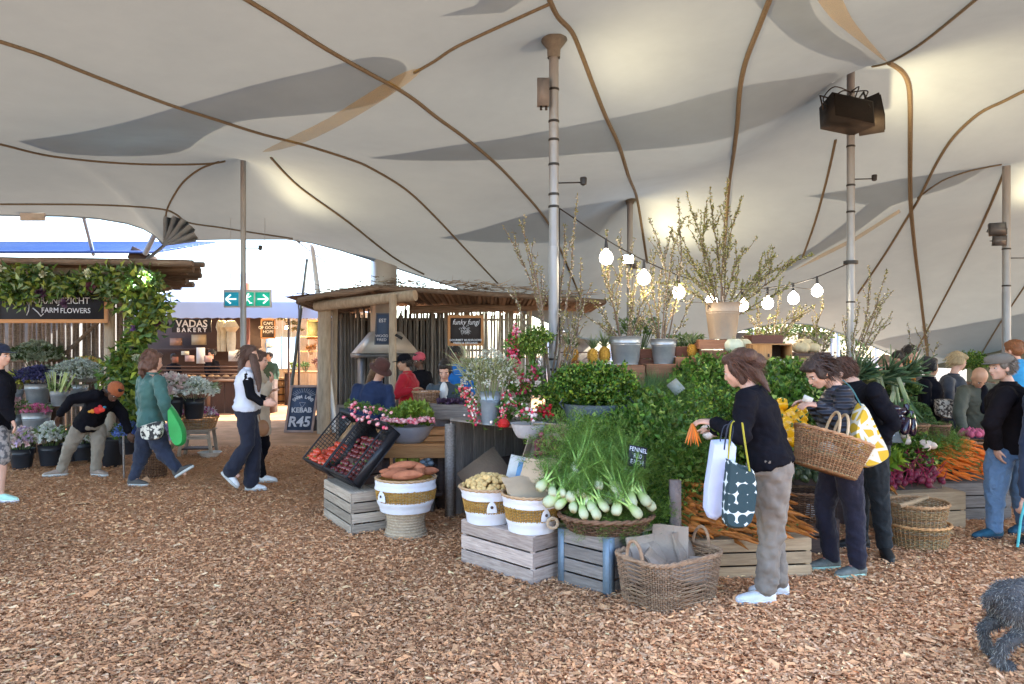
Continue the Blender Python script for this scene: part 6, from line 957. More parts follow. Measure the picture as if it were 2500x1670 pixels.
bowl(P(1290, 1068, 6.15), .15, .09, .12, M('whitewash', (.45, .42, .42), (.36, .33, .33), scale=9), 'whitewashed bowl under the white tipped radishes', name='bowl'); MB().lathe([(.002, 0), (.05, 0), (.055, .03), (.03, .07), (.002, .075)], 12).build('red_pepper', M('red_pepper_skin', (.5, .02, .02), rough=.25), smooth=True, label='single red pepper on the bench edge', cat='pepper').location = P(1230, 1042, 6.28)
wt = thing('wooden_trough', P(1335, 1065, 6.3), 0, 'dark wooden trough at the foot of the tall pole', 'trough'); [board(wt, (-.14, y, 0), (.16, y, 0), .09, .015, (0, 1, 0), DARKW, 'side_board') for y in (-.06, .06)]; board(wt, (-.14, 0, -.04), (.16, 0, -.04), .12, .012, (0, 0, 1), DARKW, 'base_board')
for k, (px, py) in enumerate(((1270, 955), (1290, 970), (1365, 1005), (1380, 1015), (1245, 1010), (1330, 960), (1275, 850), (1300, 860), (1312, 835))): greens('parsley' if k % 2 else 'celery', P(px, py + 15, 6.7), None, .45, 'tucked among the radish clusters')
# shallot box
sbx = thing('shallot_box', P(1338, 1098, 6.0), 0, 'tan open box of dark red shallots tilted towards the front', 'box', tilt=(R(38), R(0), R(-18)))
TANB = M('tan_box', (.40, .30, .21), (.33, .24, .16), scale=3)
for a, b, w_, nrm in (((-.15, -.2, .05), (.15, -.2, .05), .12, (0, 1, 0)), ((-.15, .2, .05), (.15, .2, .05), .12, (0, 1, 0)), ((-.155, -.2, .05), (-.155, .2, .05), .12, (1, 0, 0)), ((.155, -.2, .05), (.155, .2, .05), .12, (1, 0, 0)), ((-.15, 0, 0), (.15, 0, 0), .4, (0, 0, 1))): board(sbx, a, b, w_, .008, nrm, TANB, 'panel')
SHM = M('shallot_skin', (.26, .045, .08), (.14, .02, .04), scale=10, rough=.35, rand=.3)
for k in range(30): q = wm(sbx) @ Vector((random.uniform(-.1, .12), random.uniform(-.15, .12), .04 + random.uniform(0, .05))); o = thing('shallot', q, 0, 'dark red shallot in the tan tilted box', 'shallot', 'shallots in the box', tilt=rr()); MB().ell((0, 0, 0), (.024, .024, .03), 8, 6).build('skin', SHM, o, smooth=True)
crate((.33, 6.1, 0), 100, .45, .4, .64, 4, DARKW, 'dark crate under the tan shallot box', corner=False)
# artichoke box at the back of the radish table
crate(P(1105, 1022, 7.9), 6, .52, .35, .16, 1, OLDW, 'broad grey plank box of dark purple artichokes', corner=False); ARM = M('artichoke', (.09, .04, .08), (.16, .14, .1), scale=9, rough=.5, rand=.3)
for k in range(20): o = thing('artichoke', P(1072 + (k % 7) * 11, 978 + (k // 7) * 9, 7.85 + .05 * (k % 3)), 0, 'dark purple artichoke in the broad grey box', 'artichoke', 'artichokes in the box'); m = MB(); blooms(m, [(0, 0, -.02)], [(0, 0, 1)], .055, [(.10, .04, .09), (.06, .03, .07), (.2, .18, .12)], 20, .9); m.ell((0, 0, 0), .03, 8, 6, col=(.08, .04, .08)); m.build('head', PETAL, o)
for k in range(12): o = thing('red_pepper', P(1052 + (k % 6) * 9, 1000 + (k // 6) * 8, 7.95), 0, 'red orange pepper in the smaller tin bowl', 'pepper', 'peppers in the small tin bowl', tilt=rr()); MB().ell((0, 0, 0), (.04, .04, .045), 9, 6).build('skin', M('orange_pepper' if k < 4 else 'maroon_pepper', (.65, .10, .02) if k < 4 else (.2, .02, .04), rough=.25), o, smooth=True)
wicker('round_basket', ('round', .16, .14), .14, P(1040, 985, 8.6), 0, 'brown basket of pink mushrooms between the two sellers', cols=BRN, rows=9, stakes=24); MB().box(P(1040, 1030, 8.6), (.6, .4, .16)).build('back_plinth', DARKW, label='dark low plinth under the mushroom basket', cat='plinth')
for k in range(22): o = thing('mushroom', P(1025 + (k % 8) * 6, 960 + (k // 8) * 6, 8.6), 0, 'pale pink mushroom in the basket between the sellers', 'mushroom', 'pink mushrooms in the basket', tilt=rr()); MB().ell((0, 0, .01), (.03, .03, .016), 8, 5).build('cap', M('mushroom_pink', (.60, .42, .36)), o, smooth=True); MB().tube([(0, 0, 0), (0, 0, -.03)], .009, 6).build('stem', M('mushroom_pink', (.6, .42, .36)), o)
bt = thing('back_table', (-1.4, 8.9, 0), 0, 'plain dark table behind the sellers of the radish stall', 'table'); [board(bt, (-2.0, 8.7 + k * .2, .74), (-.6, 8.7 + k * .2, .74), .19, .03, (0, 0, 1), OLDW, 'top_plank', world=True) for k in range(3)]; [MB().box((x, 8.9, .36), (.06, .4, .72)).build('leg', DARKW, bt, world=True) for x in (-1.9, -.7)]
# ================================================================ crates, buckets and pumpkins on the ridge
def bx(px0, px1, py0, py1, Y, D, mat, label, n=2, op=False):
    a, b = P(px0, py0, Y), P(px1, py1, Y); return crate((lerp(a.x, b.x, .5), Y + D / 2, b.z), 0, b.x - a.x, D, a.z - b.z, n, mat, label, corner=False, gap=.006, pw=.03)
bx(1368, 1462, 888, 960, 7.3, .3, ORW, 'wide orange wood crate below the pineapples', 2); bx(1372, 1415, 880, 905, 7.55, .2, REDW, 'small red brown crate under the left pineapple', 1); bx(1488, 1575, 892, 960, 7.25, .35, REDW, 'red brown crate under the left blossom bucket', 2); bx(1563, 1606, 852, 900, 7.6, .2, M('dark_red_wood', (.14, .06, .04), (.1, .04, .03), scale=8, stretch=(1, 9, 9)), 'dark crate standing between two blossom buckets', 2)
bx(1578, 1652, 889, 960, 7.35, .3, REDW, 'crate under the middle blossom bucket', 2); bx(1650, 1712, 872, 950, 7.4, .3, REDW, 'crate below the yellow melon', 2); bx(1650, 1708, 846, 871, 7.65, .25, M('dark_red_wood', (.14, .06, .04)), 'dark shallow crate beside the yellow melon', 1); bx(1708, 1782, 829, 853, 7.42, .45, REDW, 'crate directly under the tallest blossom bucket', 1); bx(1712, 1780, 855, 950, 7.44, .4, REDW, 'second crate under the tallest blossom bucket', 3)
bx(1782, 1832, 858, 950, 7.5, .4, ORW, 'plain plank crate below the white pumpkins', 2); bx(1835, 1912, 818, 842, 7.75, .3, M('dark_red_wood', (.14, .06, .04)), 'dark crate on top of the open plywood box', 1)
pb = thing('plywood_box', P(1881, 905, 7.5), 0, 'orange plywood box with open side showing a pumpkin', 'box'); PLY = M('plywood', (.48, .24, .09), (.36, .17, .06), scale=5, rough=.5, stretch=(9, 9, 1)); a_, h_ = .21, .27
MB().box((-a_, .12, h_ / 2 + .0), (.012, .3, h_)).build('side_panel', PLY, pb); MB().box((a_, .12, h_ / 2), (.012, .3, h_)).build('side_panel', PLY, pb); MB().box((0, .12, h_ + .007), (2 * a_ + .012, .3, .012)).build('top_panel', PLY, pb); MB().box((0, .27, h_ / 2), (2 * a_, .01, h_)).build('back_panel', DARKW, pb); MB().box((-.10, -.036, h_ / 2), (.20, .012, h_)).build('front_panel', PLY, pb); MB().box((-.035, -.043, .16), (.018, .003, .035)).build('hand_hole', DARKW, pb); MB().box((0, .12, -.12), (.42, .3, .23)).build('base_box', REDW, pb)
PUM = M('pale_pumpkin', (.50, .52, .40), (.42, .46, .36), scale=9, rough=.5, bump=.1)
def pumpkin(px, py, Y, r, h, label, mat=PUM, ribs=9):
    o = thing('pumpkin', P(px, py, Y), random.uniform(0, 6), label, 'pumpkin'); n = ribs * 6; m = MB(); V = []; th = np.linspace(.12, math.pi - .12, 11)
    for t in th: a = np.arange(n) / n * 6.283; k_ = r * np.sin(t) ** .75 * (1 - .07 * np.abs(np.cos(a * ribs / 2)) ** 6); V.append(np.stack([k_ * np.cos(a), k_ * np.sin(a), np.full(n, h / 2 - math.cos(t) * h / 2 * (1 - .12 * math.exp(-((math.sin(t)) / .3) ** 2)))], 1))
    i = np.arange(10)[:, None] * n; j = np.arange(n)[None]; m.add(np.concatenate(V), np.stack([i + j, i + (j + 1) % n, i + n + (j + 1) % n, i + n + j], -1).reshape(-1, 4)); m.li += [np.arange(n)[::-1], np.arange(n) + 10 * n]; m.lc += [np.array([n])] * 2; m.build('rind', mat, o, smooth=True, auto=None)
    MB().tube([(0, 0, h * .9), (0, .0, h * 1.02), (.012, 0, h * 1.1)], [.018, .012, .014], 6).build('stalk', M('dry_stalk', (.3, .25, .15)), o, smooth=True); return o
pumpkin(1790, 861, 7.45, .105, .15, 'pale grey green pumpkin, nearer of the pair above the black jumper'); pumpkin(1812, 860, 7.72, .10, .15, 'cream pumpkin tucked behind the grey green one', M('cream_pumpkin', (.58, .52, .34), (.5, .44, .28), scale=9)); pumpkin(1898, 906, 7.44, .08, .13, 'small grey green pumpkin inside the plywood box'); pumpkin(1955, 862, 7.9, .10, .12, 'tan pumpkin at the left on the dark tray', M('tan_pumpkin', (.50, .42, .26), (.42, .34, .2), scale=9)); pumpkin(1982, 861, 8.0, .09, .11, 'tan pumpkin at the right on the dark tray', M('tan_pumpkin', (.5, .42, .26))); pumpkin(1965, 858, 8.15, .1, .15, 'tallest tan pumpkin at the back of the dark tray', M('tan_pumpkin', (.5, .42, .26))); pumpkin(1853, 905, 7.35, .07, .12, 'cream squash half hidden behind the hair bun', M('cream_pumpkin', (.58, .52, .34)))
tr_ = thing('dark_tray_table', P(1967, 866, 8.0), 0, 'dark tray on a stand carrying the tan pumpkins', 'table'); board(tr_, (-.2, 0, 0), (.2, 0, 0), .4, .03, (0, 0, 1), DARKW, 'tray'); [MB().box((x, y, -.28), (.04, .04, .52)).build('leg', DARKW, tr_) for x in (-.15, .15) for y in (-.12, .12)]; board(tr_, (-.18, 0, -.14), (.18, 0, -.14), .3, .02, (0, 0, 1), DARKW, 'shelf')
for k, (px, py, Y, s) in enumerate(((1391, 884, 7.5, 1.15), (1400, 884, 7.62, 1.0), (1447, 887, 7.35, 1.0), (1476, 887, 7.4, 1.15), (1690, 872, 7.55, .9))):
    lab = ['left pineapple beside the tall pole', 'pineapple half hidden behind the left one', 'shorter of two pineapples left of the bucket', 'taller pineapple touching the left blossom bucket', 'pineapple standing beside the tallest bucket crates'][k]
    o = thing('pineapple', P(px, py, Y), k, lab, 'pineapple'); m = MB(); m.ell((0, 0, .075 * s), (.052 * s, .052 * s, .08 * s), 16, 10); m.build('body', M('pineapple_skin', (.62, .34, .04), (.40, .19, .03), scale=60, rough=.5, bump=.9, bscale=110), o, smooth=True)
    e = MB(); n = 90; t = np.arange(n) * 2.4; z = np.linspace(.02, .14, n) * s; r_ = .052 * s * np.sqrt(np.clip(1 - ((z - .075 * s) / (.082 * s)) ** 2, .1, 1)); q = np.stack([r_ * np.cos(t), r_ * np.sin(t), z], 1); leaves(e, q - [0, 0, .004], unit(q * [1, 1, 0] + [0, 0, .03]), .012, .016, [(.70, .42, .06), (.45, .28, .05)]); e.build('eyes', LEAF, o)['kind'] = 'stuff'
    m = MB(); blades(m, np.zeros((46, 3)) + [0, 0, .14 * s], unit(np.stack([RNG.normal(0, .42, 46), RNG.normal(0, .42, 46), np.ones(46)], 1)), RNG.uniform(.08, .19, 46) * s, .018, [(.16, .24, .13), (.24, .32, .2), (.12, .17, .1)], .3, 4); m.build('crown', LEAF, o)['kind'] = 'stuff'
GALV = M('galv_bucket', (.40, .42, .44), (.29, .31, .33), scale=9, rough=.4, metal=.55, bump=.06)
bkt = {}
for key, px, py, Y, rt, rb, h, lab, mt_ in (('b1', 1527, 889, 7.4, .168, .13, .285, 'galvanised bucket of blossom twigs, left of three', GALV), ('b2', 1620, 888, 7.5, .135, .10, .26, 'galvanised bucket of blossom twigs, smallest of three', GALV), ('b3', 1764, 828, 7.65, .185, .135, .385, 'tall weathered bucket of blossom branches, highest on the display', M('weathered_zinc', (.38, .30, .22), (.28, .24, .20), scale=6, rough=.6, metal=.3))):
    p = P(px, py, Y); bucket(p, rt, rb, h, mt_, lab); bkt[key] = p + Vector((0, 0, h * .8))
# ---------------------------------------------------------------- blossom branches
BRK = M('twig_bark', (.16, .12, .09), (.10, .075, .06), scale=20, rough=.8)
def branches(name, base, ends, label, Yj=.25, r0=.010, leafc=((.24, .27, .10), (.33, .33, .15), (.17, .20, .08)), flc=((.66, .64, .54), (.6, .55, .46)), dens=1.0, twig=5):
    o = thing(name, base, 0, label, 'blossom branches'); lm, fm = MB(), MB(); base = Vector(base); LP, LD = [], []
    def stem(a, b, r1, depth, bend):
        L = (b - a).length; off = Vector(rdirs(1)[0]) * L * .07; pts = [a.lerp(b, t) + off * math.sin(math.pi * t) + Vector((0, 0, bend * L * math.sin(math.pi * t * .5) * (1 - t))) + (Vector(rdirs(1)[0]) * .012 if 0 < t < 1 else Vector()) for t in np.linspace(0, 1, 8)]
        if depth == 0: MB().tube([p - base for p in pts], np.linspace(r1, .0025, 8), 6).build('branch', BRK, o, smooth=True)
        else: tw_.tube([p - base for p in pts], np.linspace(r1, .0018, 8), 4, False)
        n = int(L * 74 * dens * (1 if depth else 1.1)); t = RNG.uniform(.22 if depth == 0 else .1, 1, n) * 6.99; k = t.astype(int); q = np.array([tuple(pts[j].lerp(pts[j + 1], x - j)) for j, x in zip(k, t)]) - np.array(tuple(base)) if n else np.zeros((0, 3)); d = unit(rdirs(n) + np.array(tuple((b - a).normalized())) * .9)
        if n: LP.append(q); LD.append(d)
        if depth == 0:
            for j in range(twig): s_ = random.uniform(.35, .9); i_ = int(s_ * 7); p = pts[i_]; dd = ((b - a).normalized() + Vector(rdirs(1)[0]) * .55 + Vector((0, -.0, .35))).normalized(); stem(p, p + dd * random.uniform(.12, .34) * min(1, L), .0045, 1, 0)
    tw_ = MB()
    for e in ends: b = P(e[0], e[1], (e[2] if len(e) > 2 else base.y + random.uniform(-Yj, Yj))); stem(base + Vector((random.uniform(-.05, .05), random.uniform(-.05, .05), -.12)), b, r0 * random.uniform(.8, 1.2), 0, .15)
    if tw_.v: tw_.build('twigs', BRK, o, smooth=True)['kind'] = 'stuff'
    q = np.concatenate(LP); d = np.concatenate(LD); n = len(q); leaves(lm, q, d, RNG.uniform(.018, .042, n), RNG.uniform(.010, .018, n), list(leafc), jit=.25); lm.build('young_leaves', LEAF, o)['kind'] = 'stuff'
    s_ = RNG.random(n) < .42; blooms(fm, q[s_] + RNG.normal(0, .006, (s_.sum(), 3)), d[s_], .014, list(flc), 5); fm.build('blossoms', PETAL, o)['kind'] = 'stuff'; return o
branches('blossom_branches', P(1345, 985, 6.85), [(1228, 552), (1268, 540), (1282, 590), (1410, 475), (1352, 545), (1378, 548), (1320, 650), (1418, 632), (1445, 690), (1250, 700), (1400, 760)], 'tall dark blossom branches rising around the tallest pole', r0=.016, dens=.75, flc=((.62, .60, .50), (.55, .5, .42)), leafc=((.26, .27, .12), (.33, .32, .18)))
branches('blossom_branches', bkt['b1'], [(1483, 560), (1506, 578), (1472, 660), (1442, 735), (1418, 760), (1560, 640), (1592, 700), (1600, 745), (1520, 640), (1462, 790), (1580, 780), (1540, 720)], 'blossom branches fanning from the left galvanised bucket')
branches('blossom_branches', bkt['b2'], [(1583, 530), (1602, 610), (1655, 485), (1672, 530), (1640, 560), (1700, 715), (1560, 770), (1680, 700), (1650, 690), (1560, 680)], 'blossom branches rising from the smallest bucket')
branches('blossom_branches', bkt['b3'], [(1776, 436), (1812, 480), (1722, 505), (1740, 500), (1690, 520), (1820, 605), (1890, 625), (1940, 635), (1985, 620), (1655, 560), (1600, 690), (1930, 690), (1720, 600), (1650, 660), (1800, 640), (1860, 660), (1700, 660)], 'largest spray of green blossom branches in the tallest bucket', leafc=((.25, .29, .08), (.33, .35, .12), (.18, .23, .06)), flc=((.5, .5, .3), (.6, .55, .4)), dens=1.25, twig=8)
branches('blossom_branches', P(2075, 905, 8.6), [(2120, 650), (2166, 660), (2182, 708), (2150, 748), (2095, 740), (2180, 760), (2058, 770)], 'blossom branches rising right of the loudspeaker pole', dens=.8); branches('blossom_branches', P(1870, 860, 8.6), [(1850, 740), (1900, 720), (1930, 760), (1820, 760), (1960, 770), (1880, 770), (1990, 745)], 'low blossom branches behind the plywood box'); branches('blossom_branches', P(2000, 880, 9.0), [(1960, 790), (2010, 740), (2040, 790), (2030, 830), (1980, 830)], 'olive blossom sprays behind the tan pumpkins'); branches('blossom_branches', P(2260, 905, 9.6), [(2235, 800), (2262, 790), (2290, 835), (2215, 805)], 'thin blossom twigs near the man in orange', dens=.6, twig=2, r0=.005)
for k, (px, Y) in enumerate(((1870, 8.7), (2000, 9.1), (2260, 9.7), (2075, 8.7))): bucket((P(px, 0, Y).x, Y, 1.18 if k < 2 else .98), .12, .09, .28, GALV, ['zinc bucket behind the plywood box', 'zinc bucket behind the tan pumpkins', 'zinc bucket of thin twigs behind the leeks', 'zinc bucket right of the loudspeaker pole'][k]); MB().box((P(px, 0, Y).x, Y + .1, (.575 if k < 2 else .475)), (.5, .5, 1.19 if k < 2 else .97)).build('plinth', DARKW, world=False, label=['dark plinth under the bucket behind the plywood box', 'dark plinth under the bucket behind the pumpkins', 'dark plinth near the man in orange', 'dark plinth beside the loudspeaker pole'][k], cat='plinth')
for px, py, Y, s, l in ((1560, 800, 8.4, 1.2, 'dark green shrub between the two galvanised buckets'), (1675, 830, 8.2, 1.0, 'dark leafy shrub left of the tallest bucket')): bunch(P(px, py + 50, Y), .22 * s, .35 * s, [(.06, .13, .06), (.10, .18, .08)], [(.2, .3, .1)], l, nf=0, nl=420, ls=.06, lw=.02, name='leafy_shrub', cat='shrub')
bunch(P(1300, 885, 7.2), .09, .22, [(.16, .30, .05), (.24, .38, .08)], [(.4, .5, .1)], 'bright leafy sprig behind the crimson radishes', nf=0, nl=110, ls=.06, lw=.03, name='leafy_sprig', cat='shrub')
# ================================================================ string of bulbs
cord = [P(1365, 508, 6.98), P(1480, 585, 7.05), P(1572, 636, 7.25), P(1656, 672, 7.5), P(1737, 697, 7.8), P(1812, 707, 8.1), P(1874, 703, 8.4), P(1937, 693, 8.65), P(1995, 676, 8.9), P(2077, 641, 9.2)]
fs_ = thing('festoon_cord', cord[0], 0, 'black festoon cord slung between the two main poles', 'cord'); MB().tube(smooth_line([tuple(c) for c in cord], 5), .007, 6).build('cable', BLACK, fs_, world=True, smooth=True); MB().tube([P(1366, 508, 6.95), P(1366, 620, 6.95), P(1367, 860, 6.95)], .006, 5).build('drop_cable', BLACK, fs_, world=True)
MB().tube(smooth_line([tuple(P(*c)) for c in ((1656, 735, 7.9), (1740, 738, 8.0), (1830, 722, 8.2), (1910, 702, 8.4), (1980, 706, 8.7))], 4), .004, 5).build('thin_cable', BLACK, fs_, world=True)
BULB = M('lit_bulb', (1, .93, .82), emis=(1, .88, .70), es=5.5, bump=0); names = ['leftmost lit globe bulb, nearest the tall pole', 'second lit globe bulb from the left', 'third lit globe bulb from the left', 'lit globe bulb just left of the tallest bucket rim', 'lit globe bulb just right of the tallest bucket rim', 'third lit globe bulb from the right', 'second lit globe bulb from the right', 'rightmost lit globe bulb, near the loudspeaker pole']
for k, c in enumerate(cord[1:9]):
    o = thing('globe_bulb', c, 0, names[k], 'light bulb', 'globe bulbs on the festoon cord'); L_ = .155; MB().tube([(0, 0, .01), (0, 0, -.05), (0, 0, -.09)], [.010, .016, .021], 10).build('socket', BLACK, o, smooth=True)
    MB().lathe([(.014, -.09), (.022, -.105), (.045, -.125), (.062, -.155), (.066, -.185), (.058, -.215), (.035, -.24), (.003, -.248)], 20).build('globe', BULB, o, smooth=True)
    l_ = bpy.data.lights.new('bulb_light', 'POINT'); l_.energy = .9; l_.color = (1, .72, .42); l_.shadow_soft_size = .07; lo = link(bpy.data.objects.new('bulb_light', l_)); lo.parent = o; lo.location = (0, 0, -.30)
# ================================================================ stalls seen far behind on the right
def far_stall(px0, px1, Y, zr, zp, label, mat):
    x0, x1 = P(px0, 0, Y).x, P(px1, 0, Y).x; o = thing('far_stall', ((x0 + x1) / 2, Y, 0), 0, label, 'market stall'); xm = (x0 + x1) / 2; MB().add([(x0, Y, zr), (x1, Y, zr), (x1, Y + 3, zr), (x0, Y + 3, zr), (xm, Y + 1.5, zp)], [(0, 1, 4), (1, 2, 4), (2, 3, 4), (3, 0, 4)]).build('roof', mat, o, world=True)
    for x in (x0 + .1, x1 - .1): MB().tube([(x, Y + .05, 0), (x, Y + .05, zr)], .05, 8).build('post', WHP, o, world=True)
    board(o, (x0 + .1, Y + .3, .9), (x1 - .1, Y + .3, .9), .7, .05, (0, 0, 1), REDW, 'counter', world=True); MB().box((xm, Y + 2.8, 1.1), (x1 - x0, .06, 2.2)).build('back_wall', M('far_wall', (.14, .12, .1), (.3, .28, .22), scale=2, contrast=.3), o, world=True); board(o, (x0 + .1, Y + 1.5, 1.5), (x1 - .1, Y + 1.5, 1.5), .4, .04, (0, 0, 1), DARKW, 'shelf', world=True); return o
far_stall(2040, 2150, 21.5, 2.35, 2.9, 'distant stall with dark pitched roof right of the loudspeaker pole', M('far_roof_dark', (.10, .09, .07))); far_stall(1830, 2040, 22.5, 2.5, 3.1, 'distant stall with grey canopy behind the pumpkins', M('far_roof_grey', (.30, .30, .30))); far_stall(1640, 1800, 23, 2.3, 2.7, 'distant low stall behind the middle blossom bucket', M('far_roof_dark', (.1, .09, .07))); far_stall(1330, 1500, 24, 2.2, 2.7, 'distant pale stall behind the pineapples', M('far_roof_pale', (.5, .5, .5)))
fv = thing('hanging_vine', P(1935, 800, 21), 0, 'green vine hanging along the distant grey canopy', 'vine'); m = MB(); n = 900; q = np.stack([RNG.uniform(-1.4, 1.6, n), RNG.normal(0, .15, n), RNG.normal(0, .18, n)], 1); leaves(m, q, rdirs(n), .14, .07, [(.12, .2, .05), (.25, .3, .08)]); m.build('foliage', LEAF, fv)['kind'] = 'stuff'
for k, (px, w_, h_) in enumerate(((1560, 1.6, 2.4), (1700, 2.2, 2.1), (1900, 2.4, 2.3), (2060, 1.6, 2.2))):
    o = thing('distant_tree', (P(px, 0, 27).x, 27, 0), 0, 'rounded green tree far outside behind %s' % ['the left bucket', 'the middle bucket', 'the pumpkins', 'the loudspeaker pole'][k], 'tree'); MB().tube([(0, 0, 0), (.05, 0, h_ * .6)], [.12, .07], 8).build('trunk', BRK, o); m = MB(); c, d = in_ell(700, (0, 0, h_ * .75), (w_ / 2, w_ / 2, h_ * .35), .2); leaves(m, c, unit(d + rdirs(700)), .16, .09, [(.05, .10, .03), (.09, .15, .05)]); m.build('crown', LEAF, o)['kind'] = 'stuff'
ms = thing('far_mound', P(2440, 905, 17) * 1, 0, 'olive canvas stall roof rising at the far right behind the customers', 'canopy'); ms.location.z = 0; x0 = P(2360, 0, 17).x; MB().add([(x0, 17, 1.15), (x0 + .9, 17, 1.5), (x0 + 2.4, 17, 2.15), (x0 + 2.4, 19, 2.15), (x0 + .9, 19, 1.5), (x0, 19, 1.15), (x0, 17, 0), (x0 + 2.4, 17, 0)], [(0, 1, 4, 5), (1, 2, 3, 4), (0, 6, 7, 2, 1)]).build('canvas', M('olive_canvas', (.16, .15, .10), (.11, .10, .07), scale=3), ms, world=True)
fc_ = thing('far_counter', (P(2360, 0, 10).x, 10.2, 0), 0, 'produce counter between the far customers on the right', 'counter'); MB().box((6.0, 10.3, .45), (2.2, .6, .9)).build('body', DARKW, fc_, world=True); board(fc_, (4.9, 10.3, .93), (7.1, 10.3, .93), .7, .05, (0, 0, 1), OLDW, 'top', world=True)
for px in (2335, 2365, 2395): wicker('round_basket', ('round', .17, .15), .2, (P(px, 0, 10.2).x, 10.2, .96 + .2 * 0), 0, {2335: 'left basket on the far produce counter', 2365: 'middle basket on the far produce counter', 2395: 'right basket on the far produce counter'}[px], cols=DRK, rows=8, stakes=20)
for k, (px, py) in enumerate(((1722, 1050), (1735, 1042), (1728, 1062), (1742, 1056), (1548, 1000))):
    o = thing('turnip', P(px, py, 5.75 if k < 4 else 6.5), 0, 'pale turnip lying under the reaching hand of the woman in black' if k < 4 else 'single pale root at the right rim of the zinc tub', 'turnip', 'turnips under the hand' if k < 4 else None); MB().ell((0, 0, 0), (.045, .045, .038), 10, 7).build('root', TUR, o, smooth=True); MB().tube([(0, 0, .03), (0, .01, .08)], .006, 5).build('stem', STEMM, o)
# ================================================================ people
DG = None
def remesh(mb, voxel, smooth=6, disp=0.0, dscale=.12, dtype='CLOUDS', origin=None, decim=None):
    """fuse the overlapping closed shapes into one continuous skin"""
    me = mb.mesh('raw', MATS['leaf'], smooth=False); o = link(bpy.data.objects.new('raw', me)); r = o.modifiers.new('r', 'REMESH'); r.mode = 'VOXEL'; r.voxel_size = voxel; r.use_smooth_shade = True
    if smooth: s = o.modifiers.new('s', 'SMOOTH'); s.factor = .6; s.iterations = smooth
    if disp:
        k = 'fold_%s_%.3f' % (dtype, dscale); tx = bpy.data.textures.get(k) or bpy.data.textures.new(k, dtype); tx.noise_scale = dscale; d = o.modifiers.new('d', 'DISPLACE'); d.texture = tx; d.strength = disp; d.texture_coords = 'LOCAL'; d.mid_level = .5
    if decim: q = o.modifiers.new('q', 'DECIMATE'); q.ratio = decim
    dg = bpy.context.evaluated_depsgraph_get(); out = bpy.data.meshes.new_from_object(o.evaluated_get(dg)); bpy.data.objects.remove(o); bpy.data.meshes.remove(me); out.materials.clear(); return out
def folds(me, amp, fz=1.0, seed=1):
    rs = np.random.default_rng(seed); n = len(me.vertices); co = np.empty(n * 3); no = np.empty(n * 3); me.vertices.foreach_get('co', co); me.vertices.foreach_get('normal', no); co = co.reshape(-1, 3); no = no.reshape(-1, 3); f = np.zeros(n)
    for k in range(5):
        d = rs.normal(size=3) * [1, 1, 2.2 * fz]; d /= np.linalg.norm(d); w_ = np.sin(co @ rs.normal(size=3) * 9 + rs.uniform(0, 6)) * 1.6; f += (1 - 2 * np.abs(np.sin(co @ d * rs.uniform(22, 42) + w_ + rs.uniform(0, 6)))) * np.clip(np.sin(co @ rs.normal(size=3) * 7 + rs.uniform(0, 6)), 0, 1)
    co += no * (np.maximum(f, -.25) * amp + amp * .7)[:, None]; me.vertices.foreach_set('co', co.ravel()); me.update(); return me
def put(me, name, mat, parent):
    me.transform(wm(parent).inverted()); me.materials.append(mat); me.polygons.foreach_set('use_smooth', np.ones(len(me.polygons), bool)); o = link(bpy.data.objects.new(name, me)); o.parent = parent; return o
def limb(mb, pts, rs):
    pts = [Vector(p) for p in pts]; mb.tube(pts, rs, 12, True)
    for p, r in zip(pts, rs): mb.ell(p, r * .995, 12, 8)
def loft(mb, secs, side):
    """secs: (centre, half width along side, half depth); rings stay perpendicular to the spine"""
    n = 20; a = np.arange(n) / n * 6.2832; V = []; cs = [Vector(s[0]) for s in secs]
    for k, (c, w_, d) in enumerate(secs):
        t = (cs[min(k + 1, len(cs) - 1)] - cs[max(k - 1, 0)]).normalized(); s_ = (side - t * side.dot(t)).normalized(); f = t.cross(s_); V.append(np.array([tuple(Vector(c) + s_ * w_ * math.copysign(abs(math.cos(x)) ** .85, math.cos(x)) + f * d * math.copysign(abs(math.sin(x)) ** .85, math.sin(x))) for x in a]))
    k = len(secs); i = np.arange(k - 1)[:, None] * n; j = np.arange(n)[None]; mb.add(np.concatenate(V), np.stack([i + j, i + (j + 1) % n, i + n + (j + 1) % n, i + n + j], -1).reshape(-1, 4)); mb.li += [np.arange(n)[::-1] + mb.n - k * n, np.arange(n) + mb.n - n]; mb.lc += [np.array([n])] * 2
def hand(mb, w, d, nrm, th, s=1.0, curl=.5, fr=.0088):
    """palm, four unequal fingers with two bends, thumb from the side; w wrist, d direction, nrm palm normal, th thumb side (+-1)"""
    d = Vector(d).normalized(); nrm = Vector(nrm); nrm = (nrm - d * nrm.dot(d)).normalized(); x = d.cross(nrm) * th; c = Vector(w) + d * .05 * s
    mb.ell(c, (.040 * s, .018 * s, .05 * s), 10, 7, rot=Matrix((x, nrm, d)).transposed())
    for k, (o_, L) in enumerate(((.029, .068), (.010, .078), (-.010, .073), (-.028, .056))):
        b = Vector(w) + d * (.085 - .004 * abs(k - 1)) * s + x * o_ * s; a1 = curl * (.55 + .12 * k); a2 = a1 + curl * .8; d1 = (d * math.cos(a1) + nrm * math.sin(a1)); d2 = (d * math.cos(a2) + nrm * math.sin(a2)); p1 = b + d1 * L * .52 * s; p2 = p1 + d2 * L * .48 * s; limb(mb, [b - d * .02 * s, b, p1, p2], [fr * s] * 3 + [fr * .8 * s])
    b = Vector(w) + d * .035 * s + x * .034 * s; p1 = b + (x * .6 + d * .75 + nrm * .25).normalized() * .034 * s; p2 = p1 + (x * .15 + d * .85 + nrm * .45).normalized() * .028 * s; limb(mb, [b - x * .012 * s, b, p1, p2], [fr * 1.3 * s, fr * 1.2 * s, fr * 1.1 * s, fr * .85 * s])
SKIN = {}
